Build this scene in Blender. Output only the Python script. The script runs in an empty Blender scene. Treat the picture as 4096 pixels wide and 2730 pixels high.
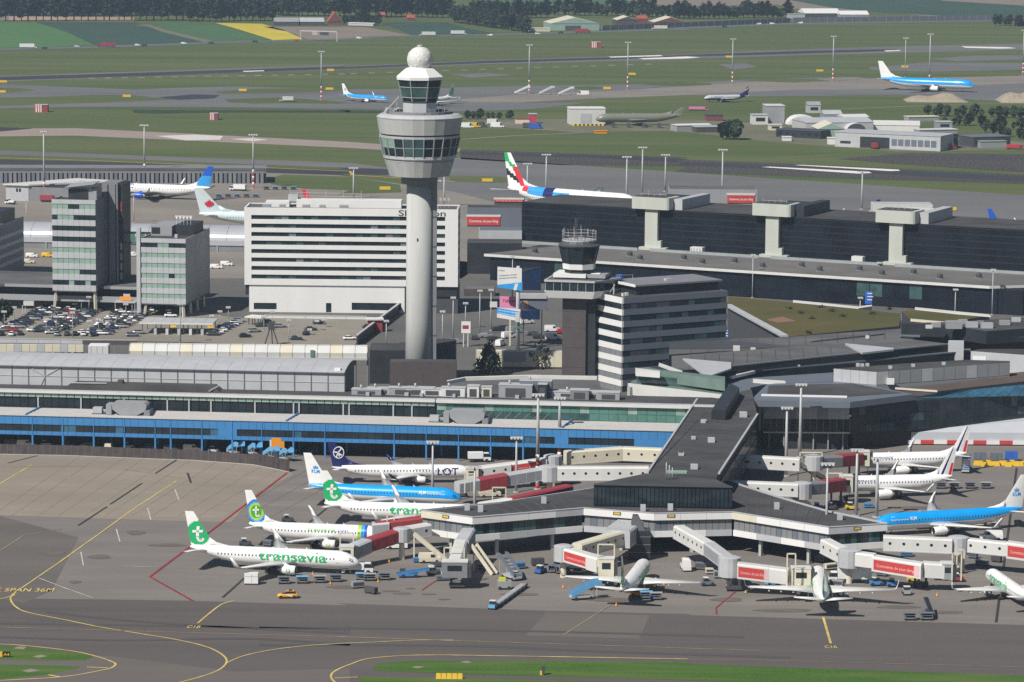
import bpy, bmesh, math, random
from mathutils import Vector, Matrix
rnd = random.Random(7)
R_ = math.radians
SC = bpy.context.scene
COL = SC.collection

# ---------------------------------------------------------------- camera
FPX, CAMH = 3500.0, 160.0
PITCH = math.atan((341 + 148) / FPX)
ROLL = R_(0.45)
_fw = Vector((0, math.cos(PITCH), -math.sin(PITCH)))
_u0 = Vector((1, 0, 0)).cross(_fw)
_rt = Vector((1, 0, 0)) * math.cos(ROLL) + _u0 * math.sin(ROLL)
_up = _u0 * math.cos(ROLL) - Vector((1, 0, 0)) * math.sin(ROLL)
cam_d = bpy.data.cameras.new('camera')
cam = bpy.data.objects.new('camera', cam_d)
COL.objects.link(cam)
cam_d.sensor_width = 36.0
cam_d.lens = FPX / 1024 * 36.0
cam_d.clip_start = 1.0
cam_d.clip_end = 40000.0
_m = Matrix((_rt, _up, -_fw)).transposed().to_4x4()
_m.translation = Vector((0, 0, CAMH))
cam.matrix_world = _m
SC.camera = cam

# ---------------------------------------------------------------- sky, sun, exposure
SUN_AZ, SUN_EL = 42.0, 46.0      # behind the camera, to its left
world = bpy.data.worlds.new('World')
SC.world = world
world.use_nodes = True
nt = world.node_tree
sky = nt.nodes.new('ShaderNodeTexSky')
sky.sky_type = 'NISHITA'
sky.sun_disc = False
sky.sun_elevation = R_(SUN_EL)
sky.sun_rotation = R_(180 + SUN_AZ)
sky.air_density = 1.0
sky.dust_density = 0.6
nt.nodes['Background'].inputs['Strength'].default_value = 0.05
nt.links.new(sky.outputs[0], nt.nodes['Background'].inputs['Color'])
sun_d = bpy.data.lights.new('sun', 'SUN')
sun_d.energy = 5.0
sun_d.angle = R_(0.53)
sun_d.color = (1.0, 0.95, 0.87)
sun = bpy.data.objects.new('sun', sun_d)
COL.objects.link(sun)
_s = Vector((-math.sin(R_(SUN_AZ)) * math.cos(R_(SUN_EL)), -math.cos(R_(SUN_AZ)) * math.cos(R_(SUN_EL)), math.sin(R_(SUN_EL))))
sun.rotation_euler = _s.to_track_quat('Z', 'Y').to_euler()
sun.location = (-200, 400, 400)
SC.view_settings.view_transform = 'Standard'
SC.view_settings.look = 'None'
SC.view_settings.exposure = 0.1
SC.cycles.use_denoising = False
SC.view_settings.gamma = 1.0
SC.view_settings.use_curve_mapping = False

# ---------------------------------------------------------------- survey: photo reading -> place on the ground
# a reading is (sheet, x, y): sheet is one of the enlargements the photograph was measured on; z is the height of the point above ground
SHEETS = {'D': (0, 0, 2353 / 4096)}
for _i, _k in enumerate('abcdefghi'):
 SHEETS[_k] = ((0, 1350, 2696)[_i % 3], (0, 600, 1200)[_i // 3], 2353 / 1400)
SHEETS['j'] = (0, 1750, 1.6)
SHEETS['k'] = (1350, 1750, 1.6)
SHEETS['l'] = (2696, 1600, 1943 / 1400)

def P(sh, x, y, z=0.0):
 x0, y0, k = SHEETS[sh]
 px, py = (x0 + x / k) / 4, (y0 + y / k) / 4
 d = _fw * FPX + _rt * (px - 512) + _up * (341 - py)
 return Vector((0, 0, CAMH)) + d * ((z - CAMH) / d.z)

def PY(sh, x, y, Y):
 """the point on that sight line at forward distance Y"""
 x0, y0, k = SHEETS[sh]
 px, py = (x0 + x / k) / 4, (y0 + y / k) / 4
 d = _fw * FPX + _rt * (px - 512) + _up * (341 - py)
 return Vector((0, 0, CAMH)) + d * (Y / d.y)

def px_of(sh, x):
 return SHEETS[sh][0] + x / SHEETS[sh][2]

_o1 = 'first second third fourth fifth sixth seventh eighth ninth tenth eleventh twelfth thirteenth fourteenth fifteenth sixteenth seventeenth eighteenth nineteenth'.split()
ORD = _o1 + ['twentieth'] + ['twenty-' + w for w in _o1[:9]] + ['thirtieth'] + ['thirty-' + w for w in _o1[:9]] + ['fortieth'] + ['forty-' + w for w in _o1[:9]]

# ---------------------------------------------------------------- materials
def S(r, g, b):
 f = lambda c: (c / 255 / 12.92) if c <= 10 else ((c / 255 + 0.055) / 1.055) ** 2.4
 return (f(r), f(g), f(b))

MATS = {}
def mat(name, c, rough=0.7, metal=0.0, n=0.12, ns=0.35, spec=0.5, st=None, bump=0.0, fine=0.0):
 """procedural material: base colour varied by noise in world space (st stretches the noise)"""
 if name in MATS:
  return MATS[name]
 m = bpy.data.materials.new(name)
 m.use_nodes = True
 t = m.node_tree
 b = t.nodes['Principled BSDF']
 b.inputs['Roughness'].default_value = rough
 b.inputs['Metallic'].default_value = metal
 b.inputs['Specular IOR Level'].default_value = spec
 g = t.nodes.new('ShaderNodeNewGeometry')
 mp = t.nodes.new('ShaderNodeMapping')
 mp.inputs['Scale'].default_value = st or (1, 1, 1)
 t.links.new(g.outputs['Position'], mp.inputs['Vector'])
 nz = t.nodes.new('ShaderNodeTexNoise')
 nz.inputs['Scale'].default_value = ns
 nz.inputs['Detail'].default_value = 5
 nz.inputs['Roughness'].default_value = 0.62
 t.links.new(mp.outputs[0], nz.inputs['Vector'])
 rp = t.nodes.new('ShaderNodeMapRange')
 rp.inputs['From Min'].default_value = 0.3
 rp.inputs['From Max'].default_value = 0.7
 rp.inputs['To Min'].default_value = 1 - n
 rp.inputs['To Max'].default_value = 1 + n
 t.links.new(nz.outputs['Fac'], rp.inputs['Value'])
 fac = rp.outputs[0]
 if fine:
  n2 = t.nodes.new('ShaderNodeTexNoise')
  n2.inputs['Scale'].default_value = 2.2
  n2.inputs['Detail'].default_value = 3
  t.links.new(g.outputs['Position'], n2.inputs['Vector'])
  r2 = t.nodes.new('ShaderNodeMapRange')
  r2.inputs['From Min'].default_value = 0.3
  r2.inputs['From Max'].default_value = 0.7
  r2.inputs['To Min'].default_value = 1 - fine
  r2.inputs['To Max'].default_value = 1 + fine
  t.links.new(n2.outputs['Fac'], r2.inputs['Value'])
  mu = t.nodes.new('ShaderNodeMath')
  mu.operation = 'MULTIPLY'
  t.links.new(fac, mu.inputs[0])
  t.links.new(r2.outputs[0], mu.inputs[1])
  fac = mu.outputs[0]
 mx = t.nodes.new('ShaderNodeVectorMath')
 mx.operation = 'SCALE'
 mx.inputs[0].default_value = c
 t.links.new(fac, mx.inputs['Scale'])
 t.links.new(mx.outputs[0], b.inputs['Base Color'])
 if bump:
  bp = t.nodes.new('ShaderNodeBump')
  bp.inputs['Strength'].default_value = bump
  t.links.new(nz.outputs['Fac'], bp.inputs['Height'])
  t.links.new(bp.outputs[0], b.inputs['Normal'])
 MATS[name] = m
 return m

def soil(name, c, c2, ns, st, thr=0.5, soft=0.15, fine=0.12, rough=0.9):
 """two-tone ground: worn or patchy areas of c2 in c"""
 m = mat(name, c, rough, n=0.1, ns=ns * 3, st=st, fine=fine, spec=0.25)
 t = m.node_tree
 b = t.nodes['Principled BSDF']
 old = b.inputs['Base Color'].links[0].from_socket
 g = next(x for x in t.nodes if x.type == 'NEW_GEOMETRY')
 mp = t.nodes.new('ShaderNodeMapping')
 mp.inputs['Scale'].default_value = st
 mp.inputs['Location'].default_value = (13.1, 4.7, 0)
 t.links.new(g.outputs['Position'], mp.inputs['Vector'])
 nz = t.nodes.new('ShaderNodeTexNoise')
 nz.inputs['Scale'].default_value = ns
 nz.inputs['Detail'].default_value = 6
 t.links.new(mp.outputs[0], nz.inputs['Vector'])
 rp = t.nodes.new('ShaderNodeMapRange')
 rp.inputs['From Min'].default_value = thr - soft
 rp.inputs['From Max'].default_value = thr + soft
 t.links.new(nz.outputs['Fac'], rp.inputs['Value'])
 mx = t.nodes.new('ShaderNodeMix')
 mx.data_type = 'RGBA'
 mx.inputs['B'].default_value = (*c2, 1)
 mx.inputs[7].default_value = (*c2, 1)
 t.links.new(rp.outputs[0], mx.inputs[0])
 t.links.new(old, mx.inputs[6])
 t.links.new(mx.outputs[2], b.inputs['Base Color'])
 return m

# ---------------------------------------------------------------- mesh builder
class MB:
 def __init__(s):
  s.v, s.f, s.m, s.sm = [], [], [], []
 def poly(s, pts, m=0, sm=False):
  i = len(s.v)
  s.v += [tuple(p) for p in pts]
  s.f.append(tuple(range(i, i + len(pts))))
  s.m.append(m); s.sm.append(sm)
  return s
 def box(s, x0, y0, z0, x1, y1, z1, m=0, M=None):
  return s.hexa([(x0, y0), (x1, y0), (x1, y1), (x0, y1)], z0, z1, m, M)
 def hexa(s, pts, z0, z1, m=0, M=None, top=None, mt=None):
  n = len(pts); i = len(s.v)
  a = [Vector((p[0], p[1], z0)) for p in pts]
  b = [Vector((p[0], p[1], z1)) for p in (top or pts)]
  vv = a + b
  if M is not None:
   vv = [M @ p for p in vv]
  s.v += [tuple(p) for p in vv]
  for k in range(n):
   q = (k + 1) % n
   s.f.append((i + k, i + q, i + n + q, i + n + k)); s.m.append(m); s.sm.append(False)
  s.f.append(tuple(i + n + k for k in range(n))); s.m.append(m if mt is None else mt); s.sm.append(False)
  s.f.append(tuple(i + k for k in reversed(range(n)))); s.m.append(m); s.sm.append(False)
  return s
 def loft(s, rings, m=0, cap=True, mf=None, sm=True):
  n = len(rings[0]); i = len(s.v)
  for r in rings:
   s.v += [tuple(p) for p in r]
  for a in range(len(rings) - 1):
   for k in range(n):
    q = (k + 1) % n
    s.f.append((i + a * n + k, i + a * n + q, i + (a + 1) * n + q, i + (a + 1) * n + k))
    s.m.append(mf(a, k) if mf else m); s.sm.append(sm)
  if cap:
   s.f.append(tuple(i + k for k in reversed(range(n)))); s.m.append(mf(0, 0) if mf else m); s.sm.append(False)
   j = i + (len(rings) - 1) * n
   s.f.append(tuple(j + k for k in range(n))); s.m.append(mf(len(rings) - 2, 0) if mf else m); s.sm.append(False)
  return s
 def tube(s, p, q, r0, r1=None, n=6, m=0, sm=True):
  p, q = Vector(p), Vector(q)
  r1 = r0 if r1 is None else r1
  d = (q - p).normalized()
  a = d.orthogonal().normalized(); b = d.cross(a)
  R = []
  for c, r in ((p, r0), (q, r1)):
   R.append([c + a * math.cos(6.2832 * k / n) * r + b * math.sin(6.2832 * k / n) * r for k in range(n)])
  return s.loft(R, m, sm=sm)
 def bar(s, p, q, w, h=None, m=0):
  """square bar from p to q"""
  p, q = Vector(p), Vector(q)
  h = w if h is None else h
  d = (q - p).normalized()
  a = Vector((-d.y, d.x, 0))
  a = a.normalized() if a.length > 1e-4 else Vector((1, 0, 0))
  b = d.cross(a)
  return s.loft([[c + a * (w / 2 * i) + b * (h / 2 * j) for i, j in ((-1, -1), (1, -1), (1, 1), (-1, 1))] for c in (p, q)], m, sm=False)
 def lathe(s, prof, n=16, m=0, c=(0, 0), a0=0.0, sm=False, cap=True):
  return s.loft([[(c[0] + r * math.cos(a0 + 6.28318 * k / n), c[1] + r * math.sin(a0 + 6.28318 * k / n), z) for k in range(n)] for r, z in prof], m, cap, sm=sm)
 def mesh(s, name, mats):
  me = bpy.data.meshes.new(name)
  me.from_pydata(s.v, [], s.f)
  for m in (mats if isinstance(mats, (list, tuple)) else [mats]):
   me.materials.append(m)
  me.polygons.foreach_set('material_index', s.m)
  me.polygons.foreach_set('use_smooth', s.sm)
  me.update()
  return me
 def build(s, name, mats, parent=None, **kw):
  return obj(name, s.mesh(name, mats), parent, **kw)

def obj(name, me, parent=None, loc=None, rz=0.0, label=None, kind=None):
 o = bpy.data.objects.new(name, me)
 COL.objects.link(o)
 if parent is not None:
  o.parent = parent
 if loc is not None:
  o.location = loc
 if rz:
  o.rotation_euler = (0, 0, rz)
 if label:
  o['label'] = label
 if kind:
  o['kind'] = kind
 return o

def thing(name, label, cat, loc=(0, 0, 0), rz=0.0, group=None):
 o = bpy.data.objects.new(name, None)
 COL.objects.link(o)
 o.empty_display_size = 1
 o.location = loc
 o.rotation_euler = (0, 0, rz)
 return tag(o, label, cat, group)

def tag(o, label, cat, group=None):
 o['label'] = label; o['category'] = cat
 if group:
  o['group'] = group
 return o

def _copy(src, kidmap, loc, rz, label=None, group=None, sc=None):
 r = src.copy(); COL.objects.link(r)
 r.location = loc; r.rotation_euler = (0, 0, rz)
 if sc:
  r.scale = sc if isinstance(sc, tuple) else (sc, sc, sc)
 if label: r['label'] = label
 if group: r['group'] = group
 def rec(a, b):
  for c in kidmap.get(a.name, []):
   d = c.copy(); COL.objects.link(d); d.parent = b
   rec(c, d)
 rec(src, r)
 return r

_CUBE = {}
def bx(name, parent, m, x0, y0, z0, x1, y1, z1, label=None):
 """one box-shaped piece: all pieces of one material share a mesh"""
 if m.name not in _CUBE:
  _CUBE[m.name] = MB().box(-.5, -.5, -.5, .5, .5, .5).mesh('piece_' + m.name, m)
 o = bpy.data.objects.new(name, _CUBE[m.name])
 COL.objects.link(o)
 o.parent = parent
 o.location = ((x0 + x1) / 2, (y0 + y1) / 2, (z0 + z1) / 2)
 o.scale = (abs(x1 - x0), abs(y1 - y0), abs(z1 - z0))
 if label:
  o['label'] = label
 return o

def frame(pl, pr):
 """yaw of the line from pl to pr, and its length"""
 d = Vector((pr[0] - pl[0], pr[1] - pl[1]))
 return math.atan2(d.y, d.x), d.length

# ---------------------------------------------------------------- lettering
_TXT = {}
def glyphs(body, step=0.0, bold=0.012):
 """triangles of a line of lettering, cap height about 0.7, starting at x = 0"""
 key = (body, step)
 if key in _TXT:
  return _TXT[key]
 cu = bpy.data.curves.new('lettering', 'FONT')
 cu.body = body
 cu.resolution_u = 3
 cu.offset = bold
 to = bpy.data.objects.new('lettering', cu)
 COL.objects.link(to)
 dg = bpy.context.evaluated_depsgraph_get()
 me = bpy.data.meshes.new_from_object(to.evaluated_get(dg))
 bpy.data.objects.remove(to); bpy.data.curves.remove(cu)
 bm = bmesh.new(); bm.from_mesh(me)
 bpy.data.meshes.remove(me)
 bmesh.ops.remove_doubles(bm, verts=bm.verts, dist=1e-5)
 if step:
  z = -0.4
  while z < 1.0:
   bmesh.ops.bisect_plane(bm, geom=bm.verts[:] + bm.edges[:] + bm.faces[:], plane_co=(0, z, 0), plane_no=(0, 1, 0))
   z += step
 bm.verts.index_update()
 v = [(p.co.x, p.co.y) for p in bm.verts]
 f = [tuple(p.index for p in q.verts) for q in bm.faces]
 bm.free()
 w = max(p[0] for p in v) if v else 1
 _TXT[key] = (v, f, w)
 return _TXT[key]

def text_map(mb, body, fn, m=0, step=0.0):
 """lettering through fn(u, v) -> 3D point; u in 0..1 along the line, v in units of cap height"""
 v, f, w = glyphs(body, step)
 i = len(mb.v)
 mb.v += [tuple(fn(p[0] / w, p[1] / 0.69)) for p in v]
 for q in f:
  mb.f.append(tuple(i + k for k in q)); mb.m.append(m); mb.sm.append(False)
 return mb

def wall_text(name, body, m, parent, x0, x1, y, z, h, label=None):
 """upright lettering on a wall facing local -y"""
 mb = MB()
 text_map(mb, body, lambda u, v: (x0 + (x1 - x0) * u, y, z + v * h))
 return mb.build(name, m, parent, label=label)
# ---------------------------------------------------------------- ground, pavements, markings
M_GRASS = soil('grass', S(73, 88, 45), S(92, 99, 60), 0.011, (.22, 2.6, 1), 0.5, 0.16, fine=0.25)
M_GRASSN = soil('lawn', S(62, 96, 34), S(88, 106, 52), 0.06, (.5, 3.5, 1), 0.55, 0.14, fine=0.32)
M_ASPH = soil('asphalt', S(118, 112, 106), S(130, 123, 116), 0.02, (1, 2.5, 1), 0.55, 0.2, fine=0.07)
M_TAXI = soil('taxi_asphalt', S(88, 83, 82), S(97, 91, 88), 0.03, (0.25, 3.0, 1), 0.5, 0.2, fine=0.09)
M_TAXI2 = soil('worn_asphalt', S(96, 91, 88), S(106, 100, 95), 0.03, (0.3, 2.0, 1), 0.5, 0.2, fine=0.08)
M_STAND = soil('stand_asphalt', S(126, 120, 115), S(113, 108, 105), 0.035, (0.6, 2.2, 1), 0.52, 0.2, fine=0.08)
M_CONC = soil('concrete', S(143, 133, 121), S(131, 123, 113), 0.03, (0.8, 2.0, 1), 0.55, 0.2, fine=0.07)
M_CONCF = soil('far_concrete', S(136, 129, 121), S(118, 113, 107), 0.01, (1, 2.0, 1), 0.55, 0.2, fine=0.05)
M_FTAXI = soil('far_asphalt', S(112, 112, 112), S(98, 98, 100), 0.01, (0.6, 2.0, 1), 0.5, 0.2, fine=0.05)
M_RWY = soil('runway_asphalt', S(52, 52, 58), S(66, 66, 70), 0.008, (0.5, 2.0, 1), 0.55, 0.2, fine=0.05)
M_CITY = soil('street_asphalt', S(88, 88, 88), S(104, 102, 98), 0.02, (1, 1, 1), 0.5, 0.2, fine=0.08)
M_LOT = soil('parking_asphalt', S(140, 134, 124), S(128, 123, 114), 0.03, (1, 1, 1), 0.5, 0.2, fine=0.07)
M_YEL = mat('marking_yellow', S(198, 178, 104), n=0.3, ns=0.25)
M_YEL2 = mat('marking_yellow_worn', S(150, 136, 98), n=0.3, ns=0.25)
M_RED = mat('marking_red', S(140, 42, 46), n=0.3, ns=0.2)
M_WHT = mat('marking_white', S(188, 182, 172), n=0.3, ns=0.25)
M_SLOT = mat('slot_drain', S(52, 50, 50), n=0.2)
M_CROPG = mat('crop_green', S(72, 112, 58), n=0.1, ns=0.02, fine=0.1)
M_CROPD = mat('crop_dark', S(48, 74, 58), n=0.1, ns=0.02, fine=0.12)
M_CROPM = mat('crop_mid', S(66, 100, 58), n=0.1, ns=0.02, fine=0.12)
M_RAPE = mat('rapeseed', S(196, 178, 44), n=0.12, ns=0.02, fine=0.15)
M_SOIL = mat('bare_soil', S(132, 118, 106), n=0.1, ns=0.02, fine=0.06)

def struct(name, mb, m, parent=None):
 o = mb.build(name, m, parent)
 if parent is None:
  o['kind'] = 'structure'
 return o

def sheet(name, pts, m, z, parent=None):
 """flat sheet from readings on the photograph, laid at height z"""
 mb = MB()
 q = [P(*p) for p in pts]
 me_pts = [(p.x, p.y, z) for p in q]
 bm = bmesh.new()
 f = bm.faces.new([bm.verts.new(p) for p in me_pts])
 bmesh.ops.triangulate(bm, faces=[f])
 me = bpy.data.meshes.new(name)
 bm.normal_update()
 for t in bm.faces:
  if t.normal.z < 0:
   t.normal_flip()
 bm.to_mesh(me); bm.free()
 me.materials.append(m)
 o = obj(name, me, parent)
 if parent is None:
  o['kind'] = 'structure'
 return o

def line(name, pts, w, m, z, dash=None, parent=None):
 q = [P(*p) for p in pts]
 q = [Vector((p.x, p.y, z)) for p in q]
 mb = MB()
 L, Rr = [], []
 for i, p in enumerate(q):
  a = q[max(0, i - 1)]; b = q[min(len(q) - 1, i + 1)]
  d = (b - a).normalized()
  n = Vector((-d.y, d.x, 0)) * (w / 2)
  L.append(p + n); Rr.append(p - n)
 for i in range(len(q) - 1):
  mb.poly([Rr[i], Rr[i + 1], L[i + 1], L[i]])
 o = mb.build(name, m, parent)
 if parent is None:
  o['kind'] = 'structure'
 return o

def smooth(pts, n=6):
 """Catmull-Rom through readings on one sheet"""
 sh = pts[0][0]; p = [(a[1], a[2]) for a in pts]
 out = []
 for i in range(len(p) - 1):
  p0 = p[max(0, i - 1)]; p1 = p[i]; p2 = p[i + 1]; p3 = p[min(len(p) - 1, i + 2)]
  for k in range(n):
   t = k / n
   c = []
   for j in (0, 1):
    c.append(0.5 * (2 * p1[j] + (p2[j] - p0[j]) * t + (2 * p0[j] - 5 * p1[j] + 4 * p2[j] - p3[j]) * t * t + (3 * p1[j] - p0[j] - 3 * p2[j] + p3[j]) * t ** 3))
   out.append((sh, c[0], c[1]))
 out.append(pts[-1])
 return out

def ps(sh, s):
 """readings 'x,y x,y ...' on a sheet"""
 return [(sh, float(a.split(',')[0]), float(a.split(',')[1])) for a in s.split()]

g = MB()
g.poly([(-4000, -1500, 0), (4000, -1500, 0), (4000, 9000, 0), (-4000, 9000, 0)])
struct('grass_field', g, M_GRASS)

# near pavements
sheet('street', ps('D', '-400,700 -400,1060 2800,1060 2800,640 1180,560 1060,640 560,640 480,600 -400,600'), M_CITY, 0.02)
sheet('apron', ps('D', '-700,1000 -700,1760 3000,1800 3000,960 1500,960'), M_STAND, 0.03)
sheet('taxiway', ps('j', '-900,1020 0,1030 580,1036 1230,1046 2240,1076') + ps('k', '0,1062 1340,1110 2240,1130') + ps('l', '100,1195 1943,1250 2500,1266 2700,1900') + ps('j', '-900,1900'), M_TAXI, 0.05)
sheet('concrete_apron', ps('j', '-900,20 0,20 900,40 1500,120 1850,215 1880,240 1640,360 1480,545 900,530 0,500 -900,480'), M_CONC, 0.06)
sheet('worn_taxiway', ps('j', '-900,1020 0,1030 150,1060 330,980 500,640 0,502 -900,480'), M_TAXI2, 0.055)
sheet('worn_taxiway', ps('k', '1340,1120 2000,1140 1930,1290 1200,1270'), M_TAXI2, 0.07)
sheet('worn_taxiway', ps('j', '0,1400 700,1400 1500,1500 2240,1480 2240,1760 0,1760'), M_TAXI2, 0.075)
sheet('grass_island', smooth(ps('j', '-600,1330 -200,1334 0,1338 200,1350 400,1372 560,1395 600,1408'), 3) + ps('j', '545,1428 300,1432 0,1425 -600,1415'), M_GRASSN, 0.08)
sheet('grass_island', ps('j', '-600,1450 0,1456 300,1460 515,1468 480,1488 300,1520 0,1550 -600,1580'), M_GRASSN, 0.08)
sheet('grass_verge', ps('k', '225,1468 260,1450 480,1430 1100,1430 2240,1442') + ps('l', '100,1468 1943,1532 2500,1550 2500,1640 1943,1625') + ps('k', '2240,1555 1300,1530 800,1518 600,1508 240,1494'), M_GRASSN, 0.08)
sheet('grass_verge', ps('k', '150,1535 600,1538 1300,1556 2240,1580 2700,1592 2700,1760 0,1760 130,1560'), M_GRASSN, 0.08)
for pt in ('j 80,1352 120,1340 170,1342 150,1358', 'j 205,1405 260,1392 305,1402 250,1412', 'j 140,1494 200,1482 260,1494 180,1506', 'k 470,1472 510,1465 560,1470 510,1480', 'k 780,1440 830,1432 860,1441 830,1446'):
 s_, q_ = pt.split(' ', 1)
 sheet('bare_patch', ps(s_, q_), M_CONC, 0.09)

# painted lines
M1 = 0.11
line('yellow_taxi_line', ps('j', '1130,280 860,455 640,615 380,800 135,968'), 0.38, M_YEL, M1)
line('yellow_taxi_line', smooth(ps('j', '104,990 78,1012 68,1040 100,1085 180,1122 400,1166 640,1215 900,1258 1150,1300 1330,1345 1425,1395 1450,1440 1400,1490 1280,1535 1130,1575 900,1640')), 0.42, M_YEL, M1)
line('yellow_taxi_line', smooth(ps('j', '1450,1446 1560,1400 1750,1360 2000,1332 2240,1318') + ps('j', '2400,1312 2640,1300 2900,1300')), 0.36, M_YEL, M1 + .01)
line('yellow_taxi_line', ps('j', '-300,1206 0,1216 1000,1246 2240,1280') + ps('k', '1140,1315 2140,1348 2700,1366'), 0.32, M_YEL2, M1)
line('yellow_taxi_line', ps('k', '0,1280 300,1288 730,1303'), 0.3, M_YEL2, M1 + .012)
line('yellow_taxi_line', ps('j', '-300,1160 0,1170 180,1178'), 0.25, M_YEL2, M1)
line('yellow_taxi_line', smooth(ps('j', '1265,1192 1330,1136 1400,1082 1440,1062 1500,1048')), 0.4, M_YEL, M1 + .01)
line('yellow_taxi_line', smooth(ps('j', '-300,1318 0,1325 200,1338 480,1372 640,1410 710,1435 738,1450 725,1470 660,1490 400,1534 0,1558 -300,1580')), 0.42, M_YEL, M1)
line('yellow_taxi_line', ps('j', '555,1472 690,1478'), 0.4, M_YEL, M1 + .01)
line('yellow_taxi_line', ps('j', '310,1522 390,1537'), 0.6, M_YEL, M1 + .01)
line('yellow_taxi_line', smooth(ps('j', '2300,1680 2170,1590 2120,1540 2140,1500 2240,1455 2380,1415 2720,1395 3300,1402 4400,1420')), 0.4, M_YEL, M1 + .01)
line('yellow_taxi_line', ps('j', '2140,1542 2240,1538 2290,1536'), 0.4, M_YEL, M1)
line('yellow_taxi_line', ps('j', '-120,372 0,298 205,176'), 0.38, M_YEL, M1)
line('yellow_taxi_line', ps('j', '-100,1066 0,1037 100,1010'), 0.38, M_YEL, M1 + .01)
line('yellow_taxi_line', ps('k', '1445,1266 1750,1072'), 0.25, M_YEL2, M1 + .01)
line('yellow_taxi_line', ps('l', '828,1207 870,1354'), 0.5, M_YEL, M1 + .01)
line('yellow_edge_line', ps('k', '560,1398 1150,1404 2240,1424') + ps('l', '500,1448 1943,1486'), 0.2, M_YEL2, M1 + .02)
line('red_clearance_line', ps('j', '1840,226 1350,600 960,893 1235,1048'), 0.6, M_RED, M1)
line('red_clearance_line', ps('k', '540,980 620,925 700,880'), 0.35, M_RED, M1)
line('red_clearance_line', ps('l', '372,1040 234,1155 236,1192'), 0.35, M_RED, M1)
line('white_stand_line', ps('j', '250,902 400,960 590,1028'), 0.28, M_WHT, M1)
for q in ('945,452 965,528', '1118,330 1145,402', '745,588 768,670', '518,735 534,822', '775,825 1020,833', '-60,760 0,726 150,630 400,586', '800,206 1160,262', '0,190 540,186'):
 line('white_stand_line', ps('j', q), 0.3, M_WHT if q[0] in '5791' else M_YEL2, M1)
for q in ('1130,145 995,232', '908,295 705,430', '685,445 500,565', '50,166 240,118', '1610,860 1425,1026', '2090,455 1980,545', '1200,228 1222,292'):
 line('slot_drain', ps('j', q), 0.55, M_SLOT, M1)
line('slot_drain', ps('l', '1902,378 1828,940'), 0.55, M_SLOT, M1)
line('slot_drain', ps('l', '1806,1098 1788,1236'), 0.55, M_SLOT, M1)

M_JOINT = mat('slab_joint', S(132, 121, 109), n=.15)
for k in range(-4, 9):
 x0 = 1130 + k * 150 - (k % 2) * 20
 line('slab_joint', ps('j', '%d,%d %d,%d' % (x0, 110 + max(0, k) * 10, x0 - 590, 505)), .16, M_JOINT, .085)
M_STAIN = soil('oil_stain', S(92, 86, 82), S(108, 102, 96), .25, (1, 2, 1), .45, .2)
for sh, x, y, w, h in (('j', 870, 612, 60, 14), ('j', 640, 765, 75, 14), ('j', 480, 927, 40, 9), ('j', 330, 740, 90, 18), ('j', 1080, 690, 120, 10), ('k', 60, 960, 130, 12), ('k', 420, 1000, 60, 7), ('k', 580, 1005, 50, 5), ('k', 680, 1038, 40, 5), ('k', 470, 968, 30, 5), ('k', 350, 985, 60, 5), ('k', 1180, 1005, 120, 9), ('k', 1750, 1040, 170, 12), ('l', 300, 1110, 90, 12), ('l', 620, 1170, 160, 10), ('l', 1250, 1150, 120, 9), ('l', 1500, 1180, 120, 8), ('l', 1600, 620, 120, 9), ('l', 1350, 600, 140, 9), ('j', 1700, 720, 120, 9), ('j', 1960, 690, 120, 9)):
 sheet('oil_stain', [(sh, x + w * math.cos(a) * (1 + .2 * math.sin(3 * a + x)), y + h * math.sin(a)) for a in [i * .5236 for i in range(12)]], M_STAIN, .09)
M_TYRE = mat('tyre_mark', S(80, 76, 75), n=.06, ns=.15, st=(.3, 3, 1))
for q in ('-200,1270 700,1300 1600,1290 2240,1330', '-200,1190 600,1200 1500,1215 2240,1235', '300,1120 900,1180 1700,1230 2240,1255'):
 line('tyre_mark', smooth(ps('j', q)), 1.6, M_TYRE, .085)
for q in ('-500,1330 800,1335 1700,1372 2900,1410', '-500,1215 900,1235 2000,1262 2600,1280'):
 line('tyre_mark', smooth(ps('k', q)), 1.8, M_TYRE, .085)

def ground_text(name, body, sh, p0, p1, h, m, z):
 a, b = P(sh, *p0), P(sh, *p1)
 d = b - a; d.z = 0
 n = Vector((-d.y, d.x, 0)).normalized()
 mb = MB()
 text_map(mb, body, lambda u, v: Vector((a.x, a.y, z)) + d * u + n * (v * h))
 o = mb.build(name, m); o['kind'] = 'structure'
 return o
ground_text('yellow_ground_lettering', 'MAX SPAN 36M', 'j', (-150, 988), (340, 990), 3.6, M_YEL, M1 + .02)
ground_text('yellow_ground_lettering', 'C18', 'j', (1190, 1222), (1276, 1224), 2.4, M_YEL, M1 + .02)
ground_text('yellow_ground_lettering', 'C16', 'l', (838, 1380), (908, 1380), 2.2, M_YEL, M1 + .02)

# far airfield: strips that follow the photo's bands, left to right
def band(name, sh_up, sh_lo, m, z):
 return sheet(name, sh_up + list(reversed(sh_lo)), m, z)
Z = 0.05
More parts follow.
